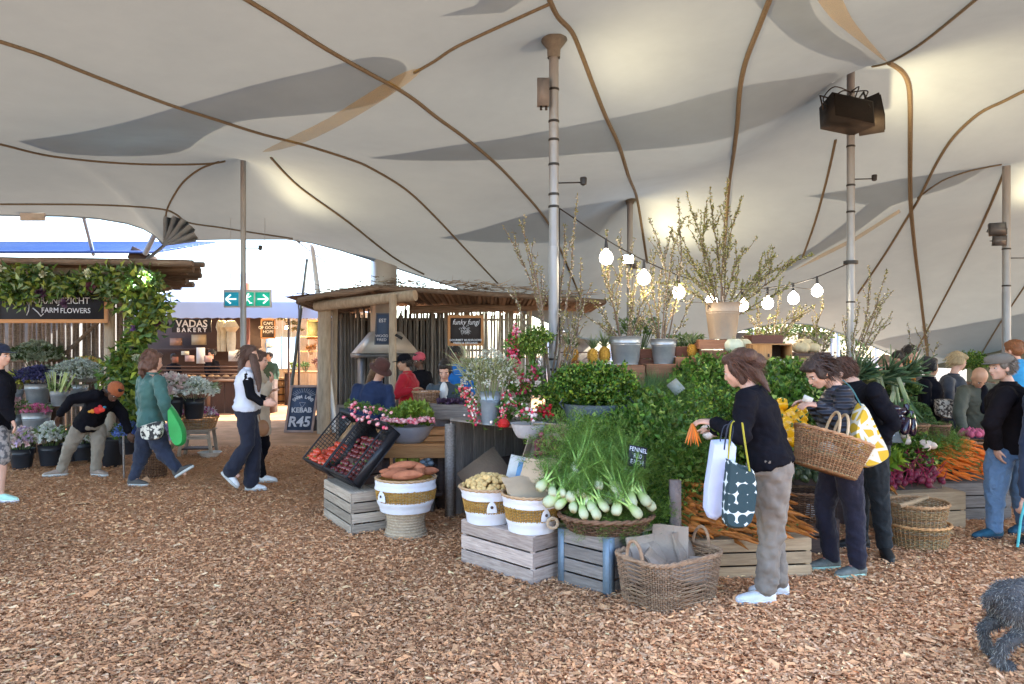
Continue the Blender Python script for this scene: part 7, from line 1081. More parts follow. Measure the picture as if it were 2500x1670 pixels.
def skin(k):
    c = {'fair': ((.60, .36, .27), (.52, .29, .21)), 'tan': ((.42, .24, .15), (.36, .19, .12)), 'dark': ((.11, .055, .035), (.08, .04, .026))}[k]; return M('skin_' + k, c[0], c[1], scale=9, rough=.55, bump=.04)
def cloth(name, c, c2=None, **k): return M('cloth_' + name, c, c2 or tuple(x * .8 for x in c), **{**dict(scale=5, rough=.9, bump=.6, bscale=15, sheen=.1, spec=.15), **k})
def hairm(name, c): return M('hair_' + name, c, tuple(x * .45 for x in c), scale=26, rough=.5, bump=.7, bscale=60, stretch=(3, 3, .5), spec=.4)
def person(label, Y, head, neck, hip, face, side, arms=(), legs=None, sk='fair', top=None, bot=None, hair=None, style='short', hat=None, hatc=None, shoes=None, fem=True, near=False, coat=0.0, topname='jacket', sleeves=1.0, shorts=False, flare=1.0, disp=.018, hs=1.0, bottom_name='trousers', hup=None, thick=1.0, shirt=None, headwear='hat', seams=False, quilt=False):
    q = lambda t: P(t[0], t[1], Y + (t[2] if len(t) > 2 else 0)); H, N, C = q(head), q(neck), q(hip); S = Vector(side).normalized(); f = Vector(face).normalized(); u = Vector(hup).normalized() if hup else Vector((0, 0, 1)); u = (u - f * u.dot(f)).normalized(); hx = f.cross(u)
    if legs is None: legs = [tuple() for _ in (0, 1)]
    L3 = []
    for i_, l in enumerate(legs):
        sg = (1, -1)[i_]
        if l:
            a, b, c = q(l[0]), q(l[1]), q(l[2]); tdir = Vector(l[3]).normalized(); pitch = l[4] if len(l) > 4 else 0
        else: a = C + S * .09 * sg; b = Vector((a.x, a.y + .01, C.z * .53)); c = Vector((a.x, a.y + .02, .09)); tdir = Vector((f.x, f.y, 0)).normalized(); pitch = 0
        if not pitch and c.z < .22: c.z = .085
        L3.append((a, b, c, tdir, pitch))
    base = Vector((C.x, C.y, 0)); o = thing('person', base, 0, label, 'person'); vx = .009 if near else (.0125 if Y < 9 else .016); w = (.165 if fem else .185) * thick
    ch = lerp(C, N, .72); wa = lerp(C, N, .33); body = MB(); hm_ = Matrix((hx, f, u)).transposed(); hp = lambda x, y, z: H + hm_ @ (Vector((x, y, z)) * hs)
    # --- body: torso, neck, limbs, head fused into one skin
    loft(body, [(C - (N - C).normalized() * .10, w * .55, .07), (C, w * .95, .105), (wa, w * .76, .09), (ch, w * .95, .105), (lerp(C, N, .92), w * .72, .07), (N, .06, .05)], S); limb(body, [lerp(C, N, .93), N, lerp(N, H, .55)], [.058, .05, .046])
    E = lambda c, r: body.ell(hp(*c), tuple(x * hs for x in r), 14, 10, rot=hm_)
    E((0, -.014, .025), (.074, .092, .088)); E((0, .022, -.03), (.060, .064, .078)); E((0, .050, -.088), (.030, .030, .022)); E((0, .088, -.022), (.011, .018, .024)); E((0, .096, -.034), (.015, .013, .010)); E((0, .066, .012), (.052, .022, .014)); E((0, .078, -.064), (.024, .012, .012))
    for sx in (1, -1): E((sx * .075, -.006, -.018), (.010, .018, .030)); E((sx * .036, .056, -.028), (.022, .022, .02))
    for a in arms:
        sh, el, wr = q(a[0]), q(a[1]), q(a[2]); d = Vector(a[3]) if len(a) > 3 and a[3] else (wr - el); nr = Vector(a[4]) if len(a) > 4 else Vector((0, 0, -1)); cu = a[5] if len(a) > 5 else .6; r_ = .045 if fem else .052
        limb(body, [sh, lerp(sh, el, .5), el, lerp(el, wr, .35), wr], [r_, r_ * .92, r_ * .75, r_ * .76, .027]); hand(body, wr, d, nr, a[6] if len(a) > 6 else 1, 1.0 if fem else 1.08, cu, .0088 if near else .0105)
    for a, b, c, td, pt in L3: limb(body, [a, lerp(a, b, .5), b, lerp(b, c, .35), c], [.082, .075, .055, .053, .036]); limb(body, [c, c + td * .09 + Vector((0, 0, -.045))], [.034, .028])
    put(remesh(body, vx, 3, 0), 'body', skin(sk), o)
    # --- face
    ed = M('eye_dark', (.02, .015, .012), rough=.2, bump=0); ew = M('eye_white', (.6, .57, .54), rough=.3, bump=0)
    for sx in (1, -1):
        e = MB(); e.ell(hp(sx * .031, .0715, -.004), (.0125 * hs, .009 * hs, .0065 * hs), 8, 6, rot=hm_); eo = e.build('eye', ew, o, world=True, smooth=True); MB().ell(hp(sx * .031, .0785, -.004), (.0055 * hs, .0035 * hs, .0055 * hs), 8, 6, rot=hm_).build('iris', ed, eo, world=True, smooth=True)
        MB().tube([hp(sx * .015, .083, .014), hp(sx * .032, .084, .019), hp(sx * .050, .070, .013)], .0035, 5).build('eyebrow', hair or ed, o, world=True)
    MB().tube([hp(-.021, .083, -.062), hp(0, .0935, -.060), hp(.021, .083, -.062)], [.0025, .0045, .0025], 6).build('mouth', M('lips', (.36, .12, .10), rough=.5, bump=0), o, world=True)
    # --- hair
    if hair and style != 'bald':
        h = MB(); EH = lambda c, r: h.ell(hp(*c), tuple(x * hs for x in r), 12, 9, rot=hm_)
        EH((0, -.024, .040), (.084, .092, .088)); EH((0, -.04, -.01), (.080, .072, .075)); EH((0, .03, .085), (.06, .05, .035))
        if style == 'short': [EH((sx * .062, .005, .02), (.022, .045, .04)) for sx in (1, -1)]
        if style == 'fringe': [EH((x, .058, .072), (.035, .030, .028)) for x in (-.045, 0, .045)]; [EH((sx * .07, .01, .0), (.02, .045, .055)) for sx in (1, -1)]
        if style in ('long', 'wavy', 'pony', 'bunlow', 'bun', 'curly'):
            [EH((sx * .064, -.005, .0), (.026, .045, .06)) for sx in (1, -1)]
        if style == 'long': loft(h, [(hp(0, -.05, .03), .07, .05), (hp(0, -.075, -.08), .085, .045), (hp(.0, -.085, -.2) + Vector((0, 0, -.02)), .08, .035), (hp(0, -.075, -.33), .055, .03), (hp(0, -.06, -.42), .02, .015)], hx)
        if style in ('curly',):
            for k in range(70): x = rdirs(1)[0]; EH((x[0] * .095, -.03 + x[1] * .075 - .02, .0 + x[2] * .12 - (.09 if k % 2 else 0)), (.032, .032, .034))
        if style == 'bun': EH((0, -.09, .085), (.048, .045, .045))
        if style == 'bunlow': EH((.02, -.13, .0), (.065, .065, .06)); EH((-.03, -.11, .05), (.065, .06, .055)); EH((.0, -.12, -.05), (.03, .03, .05)); EH((-.05, -.02, -.07), (.03, .035, .05)); EH((0, -.06, .085), (.07, .06, .05))
        if style == 'pony': EH((0, -.105, .03), (.03, .035, .03)); limb(h, [hp(0, -.12, .02), hp(0, -.15, -.05), hp(0, -.13, -.17)], [.028, .034, .012])
        ho = put(remesh(h, .012 if near else .016, 2, .012 if style != 'curly' else .03, .03), 'hair', hair, o)
        n = 1300 if near else 260; x, dd = in_ell(n, (0, -.03, .03), (.088, .098, .095), .98); x = x[(x[:, 1] < .03)]; n = len(x); wpt = np.array([tuple(hp(*v)) for v in x]); m = MB(); blades(m, wpt, unit(np.array([tuple(hm_ @ Vector((v[0] * .5, -.6, -.6))) for v in x]) + RNG.normal(0, .22, (n, 3))), .10 if style != 'short' else .045, .006, [tuple(hair.node_tree.nodes['Color Ramp'].color_ramp.elements[-1].color[:3])], .6, 4, jit=.3); so_ = m.build('loose_strands', M('strand', (1, 1, 1), (.8, .8, .8), attr=True, rough=.5, bump=0), ho, world=True); so_['kind'] = 'stuff'
    if hat:
        t = MB()
        if hat == 'beanie': t.ell(hp(0, -.02, .045), (.092 * hs, .105 * hs, .095 * hs), 18, 12, rot=hm_); m2_ = MB().lathe([(.088, .0), (.100, .0), (.103, .035), (.094, .05), (.088, .05)], 24, hp(0, -.012, .018), hm_, sx=.93, sy=1.05)
        elif hat == 'cap': t.lathe([(.087, .03), (.09, .06), (.082, .1), (.05, .128), (.004, .135)], 22, hp(0, -.015, -.0), hm_, sx=.95, sy=1.12, cap=(True, True)); m2_ = MB().lathe([(.002, 0), (.07, 0), (.072, .006), (.002, .012)], 20, hp(0, .085, .035), hm_, sx=1, sy=1.1)
        elif hat == 'cloche': t.lathe([(.092, .02), (.094, .07), (.085, .115), (.05, .14), (.004, .145)], 22, hp(0, -.01, -.0), hm_, sx=.98, sy=1.12, cap=(True, True)); m2_ = MB().lathe([(.09, .03), (.13, .012), (.145, .002), (.143, -.002), (.09, .022)], 26, hp(0, -.005, .0), hm_, sx=.98, sy=1.1)
        else: t.lathe([(.092, .035), (.104, .06), (.098, .09), (.06, .112), (.004, .116)], 24, hp(0, .01, .0), hm_, sx=.95, sy=1.18, cap=(True, True)); m2_ = MB().lathe([(.002, 0), (.07, -.004), (.08, .0), (.002, .012)], 20, hp(0, .075, .038), hm_, sx=1.05, sy=1.05)
        ho = t.build('hat_crown', hatc, o, world=True, smooth=True, auto=60); m2_.build('hat_brim', hatc, o, world=True, smooth=True, auto=60)
    # --- clothes
    if top:
        g_ = MB(); e = .022 * thick; lo_ = C - (N - C).normalized() * (.05 + coat); secs = [(lo_, w * .98 + e, .115 + e + coat * .12), (C, w + e, .118 + e), (wa, w * .86 + e, .10 + e), (ch, w + e, .115 + e), (lerp(C, N, .9), w * .82 + e * .6, .085), (lerp(C, N, .985), .075, .066)]; loft(g_, secs, S)
        for a in arms:
            sh, el, wr = q(a[0]), q(a[1]), q(a[2]); r_ = (.062 if fem else .070) * thick; k = sleeves
            if k >= 1: limb(g_, [lerp(sh, ch, .35), sh, lerp(sh, el, .5), el, lerp(el, wr, .5), lerp(el, wr, .93)], [r_ * 1.1, r_, r_ * .98, r_ * .88, r_ * .78, r_ * .62])
            else: limb(g_, [lerp(sh, ch, .3), sh, lerp(sh, el, k)], [r_ * 1.1, r_, r_])
        go = put(folds(remesh(g_, .011 if near else .017, 4, disp, .09), .0065, 1, len(label)), topname, top, o)
        rb = MB(); rb.lathe([(.055, -.02), (.066, .0), (.064, .02), (.055, .022)], 18, lerp(C, N, .99), Matrix((S, (N - C).normalized().cross(S), (N - C).normalized())).transposed(), sx=1.15); rb.build('collar', top, go, world=True, smooth=True)
    if shirt: MB().ell(lerp(C, N, .72) + (f - (N - C).normalized() * f.dot((N - C).normalized())).normalized() * .095, (.06, .06, .17), 10, 8).build('shirt_front', shirt, o, world=True, smooth=True)
    if bot:
        g_ = MB(); e = .016; loft(g_, [(lerp(C, N, .22), w * .82 + e, .10 + e), (C, w * .96 + e, .118 + e), (C - Vector((0, 0, .09)), w * .92 + e, .115 + e)], S)
        for a, b, c, td, pt in L3:
            end = b.lerp(c, .0) if shorts else lerp(b, c, .94); rk = (.072 * thick, .066, .058 * max(1, flare))
            if shorts: limb(g_, [a, lerp(a, b, .5), lerp(a, b, .95)], [.098 * thick, .095, .088])
            else: limb(g_, [a, lerp(a, b, .5), b, lerp(b, c, .45), end], [.097 * thick, .088 * thick, rk[0], rk[1] * (1 + (flare - 1) * .5), rk[2]])
        put(folds(remesh(g_, .011 if near else .017, 3, disp * 1.2, .07), .0065, .8, len(label) + 3), bottom_name, bot, o)
    for a, b, c, td, pt in L3:
        if c.z > .5: continue
        sc = 1.0 if fem else 1.1; up_ = Vector((0, 0, 1)); dn = (td * math.cos(pt) - up_ * math.sin(pt)).normalized(); upv = (up_ * math.cos(pt) + td * math.sin(pt)).normalized(); sdv = dn.cross(upv); o0 = c - upv * (.075 if pt else c.z - .008); s_ = MB(); Z = lambda y, z: o0 + dn * y * sc + upv * z * sc
        loft(s_, [(Z(-.068, .045), .020, .022), (Z(-.055, .045), .034, .036), (Z(.0, .048), .038, .043), (Z(.06, .043), .041, .036), (Z(.12, .034), .043, .026), (Z(.165, .028), .034, .019), (Z(.19, .024), .012, .008)], sdv)
        s_.ell(Z(-.02, .085), (.040 * sc, .045 * sc, .03 * sc), 12, 8, rot=Matrix((sdv, dn, upv)).transposed()); so2 = put(remesh(s_, .010 if near else .014, 2), 'shoe', shoes[0], o)
        sl_ = MB(); n = 22; t = np.arange(n) / n * 6.2832; ol = [(math.sin(x) * (.040 + .006 * (math.cos(x) > 0)), .06 - .0 + math.cos(x) * .132) for x in t]; V = [tuple(Z(y, z) + sdv * x) for z in (-.006, .022) for x, y in ol]; sl_.add(V, [tuple(range(n))[::-1], tuple(range(n, 2 * n))] + [(i_, (i_ + 1) % n, n + (i_ + 1) % n, n + i_) for i_ in range(n)]); sl_.build('sole', shoes[1], so2, world=True)
        if len(shoes) > 2:
            for k in range(4): MB().tube([Z(.045 + k * .02, .078 - k * .008) - sdv * .022, Z(.045 + k * .02, .086 - k * .009), Z(.045 + k * .02, .078 - k * .008) + sdv * .022], .004, 4).build('lace', shoes[2], so2, world=True)
    return o
K_ = cloth('black', (.009, .009, .013), (.005, .005, .008), sheen=0, spec=.08); NV = cloth('navy', (.018, .034, .09), (.011, .02, .055), rough=.6); WH = cloth('offwhite', (.60, .62, .68), (.52, .54, .6)); JN = cloth('jeans', (.13, .21, .33), (.09, .15, .25), bump=.5, bscale=60); DJ = cloth('dark_jeans', (.035, .042, .07), (.022, .028, .048)); KH = cloth('khaki', (.27, .235, .19), (.21, .18, .145))
BRH, DKH, BLH, GNH, RDH = hairm('brown', (.09, .04, .025)), hairm('dark', (.025, .017, .014)), hairm('blonde', (.50, .36, .19)), hairm('black', (.012, .011, .012)), hairm('ginger', (.30, .11, .04))
SW, SB = M('shoe_white', (.72, .73, .76), rough=.6, bump=.05), M('shoe_black', (.02, .02, .02), rough=.5, bump=.05); RUB = M('rubber_sole', (.55, .55, .52), rough=.7)
# main shopper with tote bags
w1 = person('woman in black sweatshirt and taupe trousers reaching into the greens with tote bags', 4.68, (1800, 902, .12), (1830, 950, .06), (1880, 1118), (-.78, .50, -.38), (.45, .89, 0),
 arms=[((1822, 975, -.12), (1808, 1062, -.20), (1745, 1032, .02), (-1, .55, .1), (.1, .3, -1), .5, -1), ((1850, 968, .22), (1800, 1045, .36), (1742, 1050, .50), (-1, .4, 0), (0, 0, -1), .6, 1)],
 legs=[((1868, 1145, .07), (1878, 1270, .10), (1900, 1385, .10), (-1, .18, 0)), ((1893, 1145, -.08), (1885, 1275, -.06), (1868, 1405, -.06), (-1, .05, 0))], top=K_, bot=cloth('taupe', (.21, .18, .155), (.16, .135, .115), bump=.5, bscale=9), hair=BRH, style='bunlow', shoes=(SW, SW), near=True, topname='sweatshirt', disp=.034, flare=1.15, thick=1.12)
w2 = person('shopper in striped puffer jacket and black joggers with a basket on the arm', 5.25, (1997, 908, .02), (2040, 945, .05), (2052, 1118, .02), (-.80, -.10, -.60), (.1, 1, 0),
 arms=[((2062, 962, -.16), (2052, 1038, -.22), (2000, 990, -.18), (-1, .1, .15), (0, .3, -1), .7, -1), ((2045, 962, .2), (2010, 1030, .22), (1978, 985, .12), (-1, 0, .2), (0, -.3, -1), .7, 1)],
 legs=[((2038, 1140, .09), (2012, 1235, .12), (2030, 1345, .10), (-1, -.15, 0)), ((2068, 1140, -.08), (2085, 1250, -.06), (2094, 1368, -.08), (-1, -.25, 0))], top=M('quilted_navy', (.055, .06, .08), (.03, .033, .045), scale=4, rough=.5, bump=.2), bot=cloth('jogger', (.022, .02, .035), (.014, .013, .022)), hair=hairm('dkbrown', (.05, .028, .022)), style='fringe', shoes=(M('shoe_grey_green', (.19, .20, .18), (.06, .065, .06), scale=14, rough=.7), M('mint_sole', (.40, .62, .5), rough=.6), M('coral_lace', (.75, .22, .18))), near=True, disp=.02)
t_ = M('quilted_navy', (0, 0, 0)).node_tree; wv = t_.nodes.new('ShaderNodeTexWave'); wv.bands_direction = 'Z'; wv.inputs['Scale'].default_value = 7.5; wv.inputs['Distortion'].default_value = 1.2; wv.inputs['Detail'].default_value = 1; tcn = [n for n in t_.nodes if n.type == 'TEX_COORD'][0]; t_.links.new(tcn.outputs['Object'], wv.inputs['Vector']); bn = t_.nodes.new('ShaderNodeBump'); bn.inputs['Strength'].default_value = .9; bn.inputs['Distance'].default_value = .03; t_.links.new(wv.outputs['Fac'], bn.inputs['Height']); t_.links.new(bn.outputs[0], t_.nodes['Principled BSDF'].inputs['Normal'])
w3 = person('man in plain black jacket and trousers standing behind the puffer jacket shopper', 5.75, (2052, 908, .18), (2085, 935, .12), (2125, 1080), (-.85, .45, -.25), (.2, 1, 0), arms=[((2135, 955, -.2), (2180, 1035, -.22), (2140, 1085, -.16), (-.5, 0, -1), (1, 0, 0), .6, 1), ((2090, 960, .25), (2060, 1050, .3), (2020, 1050, .3))],
 legs=[((2112, 1110, .1), (2100, 1210, .12), (2100, 1320, .14), (-1, .1, 0)), ((2135, 1110, -.08), (2148, 1220, -.08), (2160, 1335, -.1), (-.25, -1, 0))], top=K_, bot=cloth('black_trouser', (.02, .022, .024)), hair=BRH, style='short', fem=False, shoes=(SB, SB), near=True)
w4 = person('man in grey flat cap, black jacket and blue jeans at the right edge', 6.3, (2443, 896), (2462, 935, .02), (2462, 1090), (-1, -.05, -.08), (0, 1, 0), arms=[((2455, 965, -.2), (2420, 1035, -.26), (2432, 1090, -.2), (.2, 0, -1), (1, 0, 0), .6, 1), ((2460, 960, .2), (2440, 1040, .24), (2430, 1090, .2))],
 legs=[((2440, 1120, -.08), (2430, 1195, -.1), (2428, 1290, -.1), (-1, -.1, 0)), ((2478, 1120, .08), (2490, 1195, .06), (2500, 1290, .08), (-.9, -.4, 0))], top=cloth('black_fleece', (.012, .009, .011), (.007, .006, .007), sheen=0, spec=.08), bot=JN, hair=hairm('grey', (.2, .17, .14)), style='short', hat='flat', hatc=cloth('tweed', (.17, .15, .13), (.12, .11, .09), bump=.6, bscale=120), fem=False, shoes=(M('teal_shoe', (.02, .10, .16), (.01, .05, .09), scale=20), M('dark_sole', (.03, .03, .04))), thick=1.12, near=True)
person('bald man in olive quilted jacket bending over the produce', 8.2, (2391, 922, -.25), (2392, 935, -.05), (2385, 1050, .1), (0, -.62, -.78), (1, 0, 0), arms=[((2352, 955, -.05), (2340, 1010, -.15), (2352, 1048, -.25)), ((2428, 952, -.05), (2438, 1010, -.1), (2425, 1048, -.25))], top=cloth('olive', (.075, .08, .06), (.05, .053, .04), rough=.6), bot=DJ, hair=None, style='bald', sk='tan', fem=False, shoes=(SB, SB), thick=1.05, shirt=K_)
person('person with short blonde hair in a charcoal jacket facing right', 9.2, (2340, 882), (2328, 915), (2318, 1010), (.9, -.25, -.35), (-.2, 1, 0), arms=[((2315, 930, -.2), (2318, 975, -.25), (2345, 968, -.2)), ((2330, 930, .2), (2340, 975, .2), (2350, 968, .1))], top=cloth('charcoal', (.05, .055, .07), rough=.6), bot=DJ, hair=BLH, style='fringe', shoes=(SB, SB), fem=True, thick=1.05)
person('woman with black hair bun and black top facing right', 8.7, (2272, 896), (2266, 922), (2262, 1020), (.9, .2, -.15), (-.1, 1, 0), arms=[((2258, 938, -.18), (2262, 985, -.24), (2298, 985, -.2)), ((2268, 935, .18), (2275, 985, .2), (2300, 980, .1))], top=K_, bot=K_, hair=GNH, style='bun', sk='tan', shoes=(SB, SB))
person('man in orange top far behind the leeks', 10.6, (2224, 862), (2216, 882), (2210, 975), (.8, -.2, -.45), (0, 1, 0), arms=[((2208, 893, -.2), (2206, 935, -.2), (2230, 945, -.2))], top=cloth('orange', (.72, .24, .03)), bot=DJ, hair=DKH, style='short', shoes=(SB, SB), fem=False)
person('woman with dark ponytail beside the man in orange', 10.2, (2192, 878), (2196, 898), (2196, 985), (-.7, -.5, -.4), (.2, 1, 0), arms=[((2200, 908, -.15), (2200, 945, -.2), (2180, 950, -.2))], top=cloth('dusk', (.12, .08, .08)), bot=DJ, hair=DKH, style='pony', sk='tan', shoes=(SB, SB))
person('person in faded pink top with sandy hair behind the leeks', 10.0, (2163, 888), (2160, 905), (2158, 985), (.3, -.8, -.5), (1, 0, 0), arms=[((2142, 918), (2138, 950), (2145, 970)), ((2178, 918), (2182, 950), (2178, 970))], top=cloth('pink', (.55, .22, .16)), bot=DJ, hair=hairm('sandy', (.42, .27, .18)), style='short', shoes=(SB, SB))
person('person with ginger hair and bright blue top at the far right', 8.4, (2474, 855), (2482, 880), (2490, 985), (-.3, .8, -.3), (1, .2, 0), arms=[((2465, 905), (2458, 950), (2462, 990)), ((2515, 905), (2520, 950), (2515, 990))], top=cloth('bright_blue', (.04, .28, .55)), bot=DJ, hair=RDH, style='short', shoes=(SB, SB), fem=False)
person('passer-by in navy jacket cut by the right frame edge', 5.9, (2560, 880), (2560, 925), (2555, 1110), (-1, -.2, 0), (0, 1, 0), arms=[((2535, 965, -.2), (2512, 1080, -.22), (2502, 1215, -.2), (-.1, 0, -1), (0, 1, 0), .9, 1)], top=cloth('navy_coat', (.035, .05, .09), (.02, .03, .06)), bot=DJ, hair=DKH, style='short', shoes=(SB, SB), coat=.1, fem=False)
# left walkers
person('woman with long brown hair in white gilet walking right', 8.2, (610, 868), (607, 900), (604, 992), (1, .05, -.05), (-.05, 1, 0), arms=[((603, 918, -.17), (612, 965, -.22), (642, 984, -.2), (1, 0, -.1), (0, 1, 0), .5, 1), ((610, 918, .16), (620, 965, .2), (648, 972, .2))],
 legs=[((604, 1010, .08), (622, 1090, .1), (612, 1178, .1), (1, 0, 0)), ((600, 1010, -.08), (605, 1085, -.08), (562, 1152, -.08), (1, 0, 0), .75)], top=cloth('gilet_white', (.60, .63, .72), (.52, .55, .65), bump=.6, bscale=8), bot=cloth('flared_black', (.025, .028, .045), (.016, .018, .03)), hair=hairm('auburn', (.10, .05, .035)), style='long', shoes=(SW, RUB), sleeves=.12, flare=1.5, topname='gilet', bottom_name='flared_trousers', thick=1.02)
lk = MB(); limb(lk, [P(618, 872, 8.12), P(626, 905, 8.08), P(632, 930, 8.02), P(632, 955, 8.0)], [.045, .045, .035, .015]); put(folds(remesh(lk, .012, 2), .005), 'hair_lock', MATS['hair_auburn'], [o for o in SC.objects if o.get('label', '').startswith('woman with long brown')][0])
lk = MB(); limb(lk, [P(1828, 900, 4.72), P(1850, 915, 4.72), P(1866, 935, 4.7), P(1880, 958, 4.66)], [.045, .035, .022, .006]); put(folds(remesh(lk, .010, 2), .005), 'hair_lock', BRH, w1)
sl = MB(); limb(sl, [P(603, 918, 8.03), P(612, 965, 7.98), P(638, 983, 8.0)], [.062, .056, .042]); so3 = remesh(sl, .014, 4, .01); wl_ = [o for o in SC.objects if o.get('label', '').startswith('woman with long brown hair in white gilet')][0]; put(so3, 'sleeve', K_, wl_)
sl = MB(); limb(sl, [P(610, 918, 8.36), P(620, 965, 8.4), P(646, 973, 8.4)], [.06, .054, .04]); put(remesh(sl, .014, 4, .01), 'sleeve', K_, wl_)
person('woman in long beige coat half hidden behind the gilet wearer', 8.9, (634, 880), (630, 908), (628, 1000), (1, .1, -.2), (-.1, 1, 0), arms=[((628, 925, -.17), (645, 965, -.2), (660, 935, -.2), (.4, 0, 1), (-1, 0, 0), .9, 1), ((632, 925, .17), (640, 970, .2), (655, 960, .2))],
 legs=[((632, 1030, .08), (645, 1085, .08), (622, 1148, .08), (1, 0, 0), .4), ((625, 1030, -.08), (622, 1090, -.08), (640, 1162, -.08), (1, 0, 0))], top=cloth('beige', (.46, .39, .30), (.38, .31, .24)), bot=K_, hair=BRH, style='short', shoes=(SW, RUB), coat=.26, topname='long_coat')
hb_ = thing('handbag', P(642, 1045, 8.55), 0, 'small tan leather handbag on the beige coat', 'bag'); MB().ell((0, 0, 0), (.075, .04, .10), 12, 8).build('bag_body', M('tan_leather', (.32, .15, .07), rough=.5), hb_, smooth=True); MB().tube([P(636, 1030, 8.55), P(620, 960, 8.6), P(625, 915, 8.7)], .008, 5).build('strap', M('tan_leather', (.32, .15, .07)), hb_, world=True)
w5 = person('woman with curly brown hair in loose teal green jacket striding right', 8.5, (376, 882, .05), (372, 912), (368, 1030), (.75, .6, -.25), (-.3, .95, 0), arms=[((388, 930, -.2), (402, 985, -.25), (412, 1022, -.15), (.2, 0, -1), (0, 1, 0), .8, 1), ((350, 928, .16), (345, 980, .2), (355, 1015, .2))],
 legs=[((360, 1050, .08), (347, 1110, .08), (325, 1168, .08), (1, -.1, 0)), ((376, 1050, -.08), (400, 1105, -.08), (432, 1146, -.08), (1, 0, .0), -.55)], top=cloth('teal_green', (.055, .135, .12), (.04, .10, .095), rough=.5), bot=DJ, hair=hairm('curly', (.16, .075, .05)), style='curly', shoes=(M('shoe_olive', (.08, .075, .07)), RUB), thick=1.22, disp=.035)
def tote(label, pts, Y, th, mat, name='tote_bag', straps=(), cat='bag', sm=None):
    o = thing(name, P(*pts[0], Y), 0, label, cat); q = smooth_line([tuple(p) for p in pts] + [tuple(pts[0])], 3)[:-1]; n = len(q); c = P(sum(p[0] for p in q) / n, sum(p[1] for p in q) / n, Y); V = []
    for k, (s_, dy) in enumerate(((.90, -th), (1, -th * .4), (1, th * .4), (.90, th))):
        for p in q: v_ = P(p[0], p[1], Y); v_ = c + (v_ - c) * s_; V.append((v_.x, Y + dy + .004 * math.sin(v_.z * 30 + v_.x * 17), v_.z))
    Fc = [tuple(range(n)), tuple(range(4 * n - 1, 3 * n - 1, -1))] + [(k * n + i_, (k + 1) * n + i_, (k + 1) * n + (i_ + 1) % n, k * n + (i_ + 1) % n) for k in range(3) for i_ in range(n)]
    MB().add(V, Fc).build('bag_body', mat, o, world=True, smooth=True, auto=50)
    for a, r_, m_ in straps: MB().tube([P(p[0], p[1], p[2] if len(p) > 2 else Y - th) for p in smooth_line(a, 4)] if len(a[0]) > 2 else [P(p[0], p[1], Y - th) for p in smooth_line(a, 4)], r_, 6, flat=.25).build('strap', m_, o, world=True, smooth=True)
    return o
ZEB = M('zebra', (.6, .58, .5), (.03, .03, .03), scale=14, contrast=.02, bump=.1); tote('zebra patterned pouch on the hip of the teal jacket', [(345, 1040), (395, 1028), (397, 1055), (385, 1072), (350, 1070)], 8.2, .05, ZEB, 'zebra_pouch'); tote('bright green shopping bag carried behind the teal jacket', [(413, 985), (428, 1005), (450, 1050), (450, 1082), (432, 1088), (417, 1060)], 8.3, .06, M('green_bag', (.03, .38, .09), (.02, .28, .06), scale=3, rough=.4, bump=.3), 'shopping_bag')
w6 = person('man in rust beanie and black sweater bending over the flower buckets', 9.25, (279, 958, -.22), (258, 958, -.10), (218, 1030), (.55, -.35, -.65), (.1, -1, .0), sk='dark', arms=[((232, 965, -.26), (175, 975, -.35), (145, 1012, -.35), (-.4, 0, -1), (1, 0, 0), .7, 1), ((268, 975, .14), (298, 1010, .1), (315, 1055, .05), (.2, 0, -1), (0, 1, 0), .7, 1)],
 legs=[((238, 1045, .09), (240, 1085, -.02), (233, 1142, .0), (.95, -.3, 0)), ((196, 1045, -.06), (170, 1088, -.1), (150, 1145, -.0), (-.9, -.4, 0))], top=K_, bot=KH, hair=GNH, style='short', hat='beanie', hatc=cloth('rust', (.42, .13, .05), (.34, .10, .04), bump=.8, bscale=90), shoes=(M('tan_shoe', (.30, .23, .19)), RUB), fem=False, thick=1.05, disp=.03, hup=(.4, 0, 1))
pr_ = MB(); c0 = P(238, 1002, 8.98)
for (x, z, r_, c) in ((0, 0, .055, (.6, .03, .03)), (.05, .01, .045, (.65, .05, .03)), (-.06, -.01, .035, (.7, .25, .03)), (-.10, -.015, .02, (.7, .4, .05)), (.09, .04, .02, (.05, .25, .4)), (.03, .05, .025, (.6, .04, .05))): pr_.ell(c0 + Vector((x, 0, z)), (r_, .02, r_ * .8), 10, 6, col=c)
pr_.build('printed_motif', M('print', (1, 1, 1), (.85, .85, .85), attr=True), w6, world=True, smooth=True)['kind'] = 'stuff'
person('young man in dark cap, black jacket and patterned shorts at the left edge', 7.75, (2, 868), (-6, 905), (-12, 1040), (1, 0, -.05), (0, 1, 0), arms=[((2, 930, -.2), (10, 985, -.24), (28, 1022, -.2)), ((-8, 930, .2), (-5, 985, .25), (15, 1020, .25))], legs=[((-6, 1060, -.08), (4, 1120, -.08), (0, 1200, -.08), (1, -.05, 0)), ((-16, 1060, .08), (-30, 1120, .08), (-55, 1190, .1), (1, 0, 0), .6)], top=K_, bot=M('patterned_shorts', (.30, .27, .26), (.08, .08, .09), scale=18, contrast=.1, rough=.9), hair=DKH, style='short', hat='cap', hatc=cloth('dark_navy_cap', (.02, .025, .05)), shoes=(M('mint_shoe', (.45, .72, .62), (.38, .62, .54), scale=10), SW), fem=False, shorts=True, bottom_name='shorts', thick=1.05)
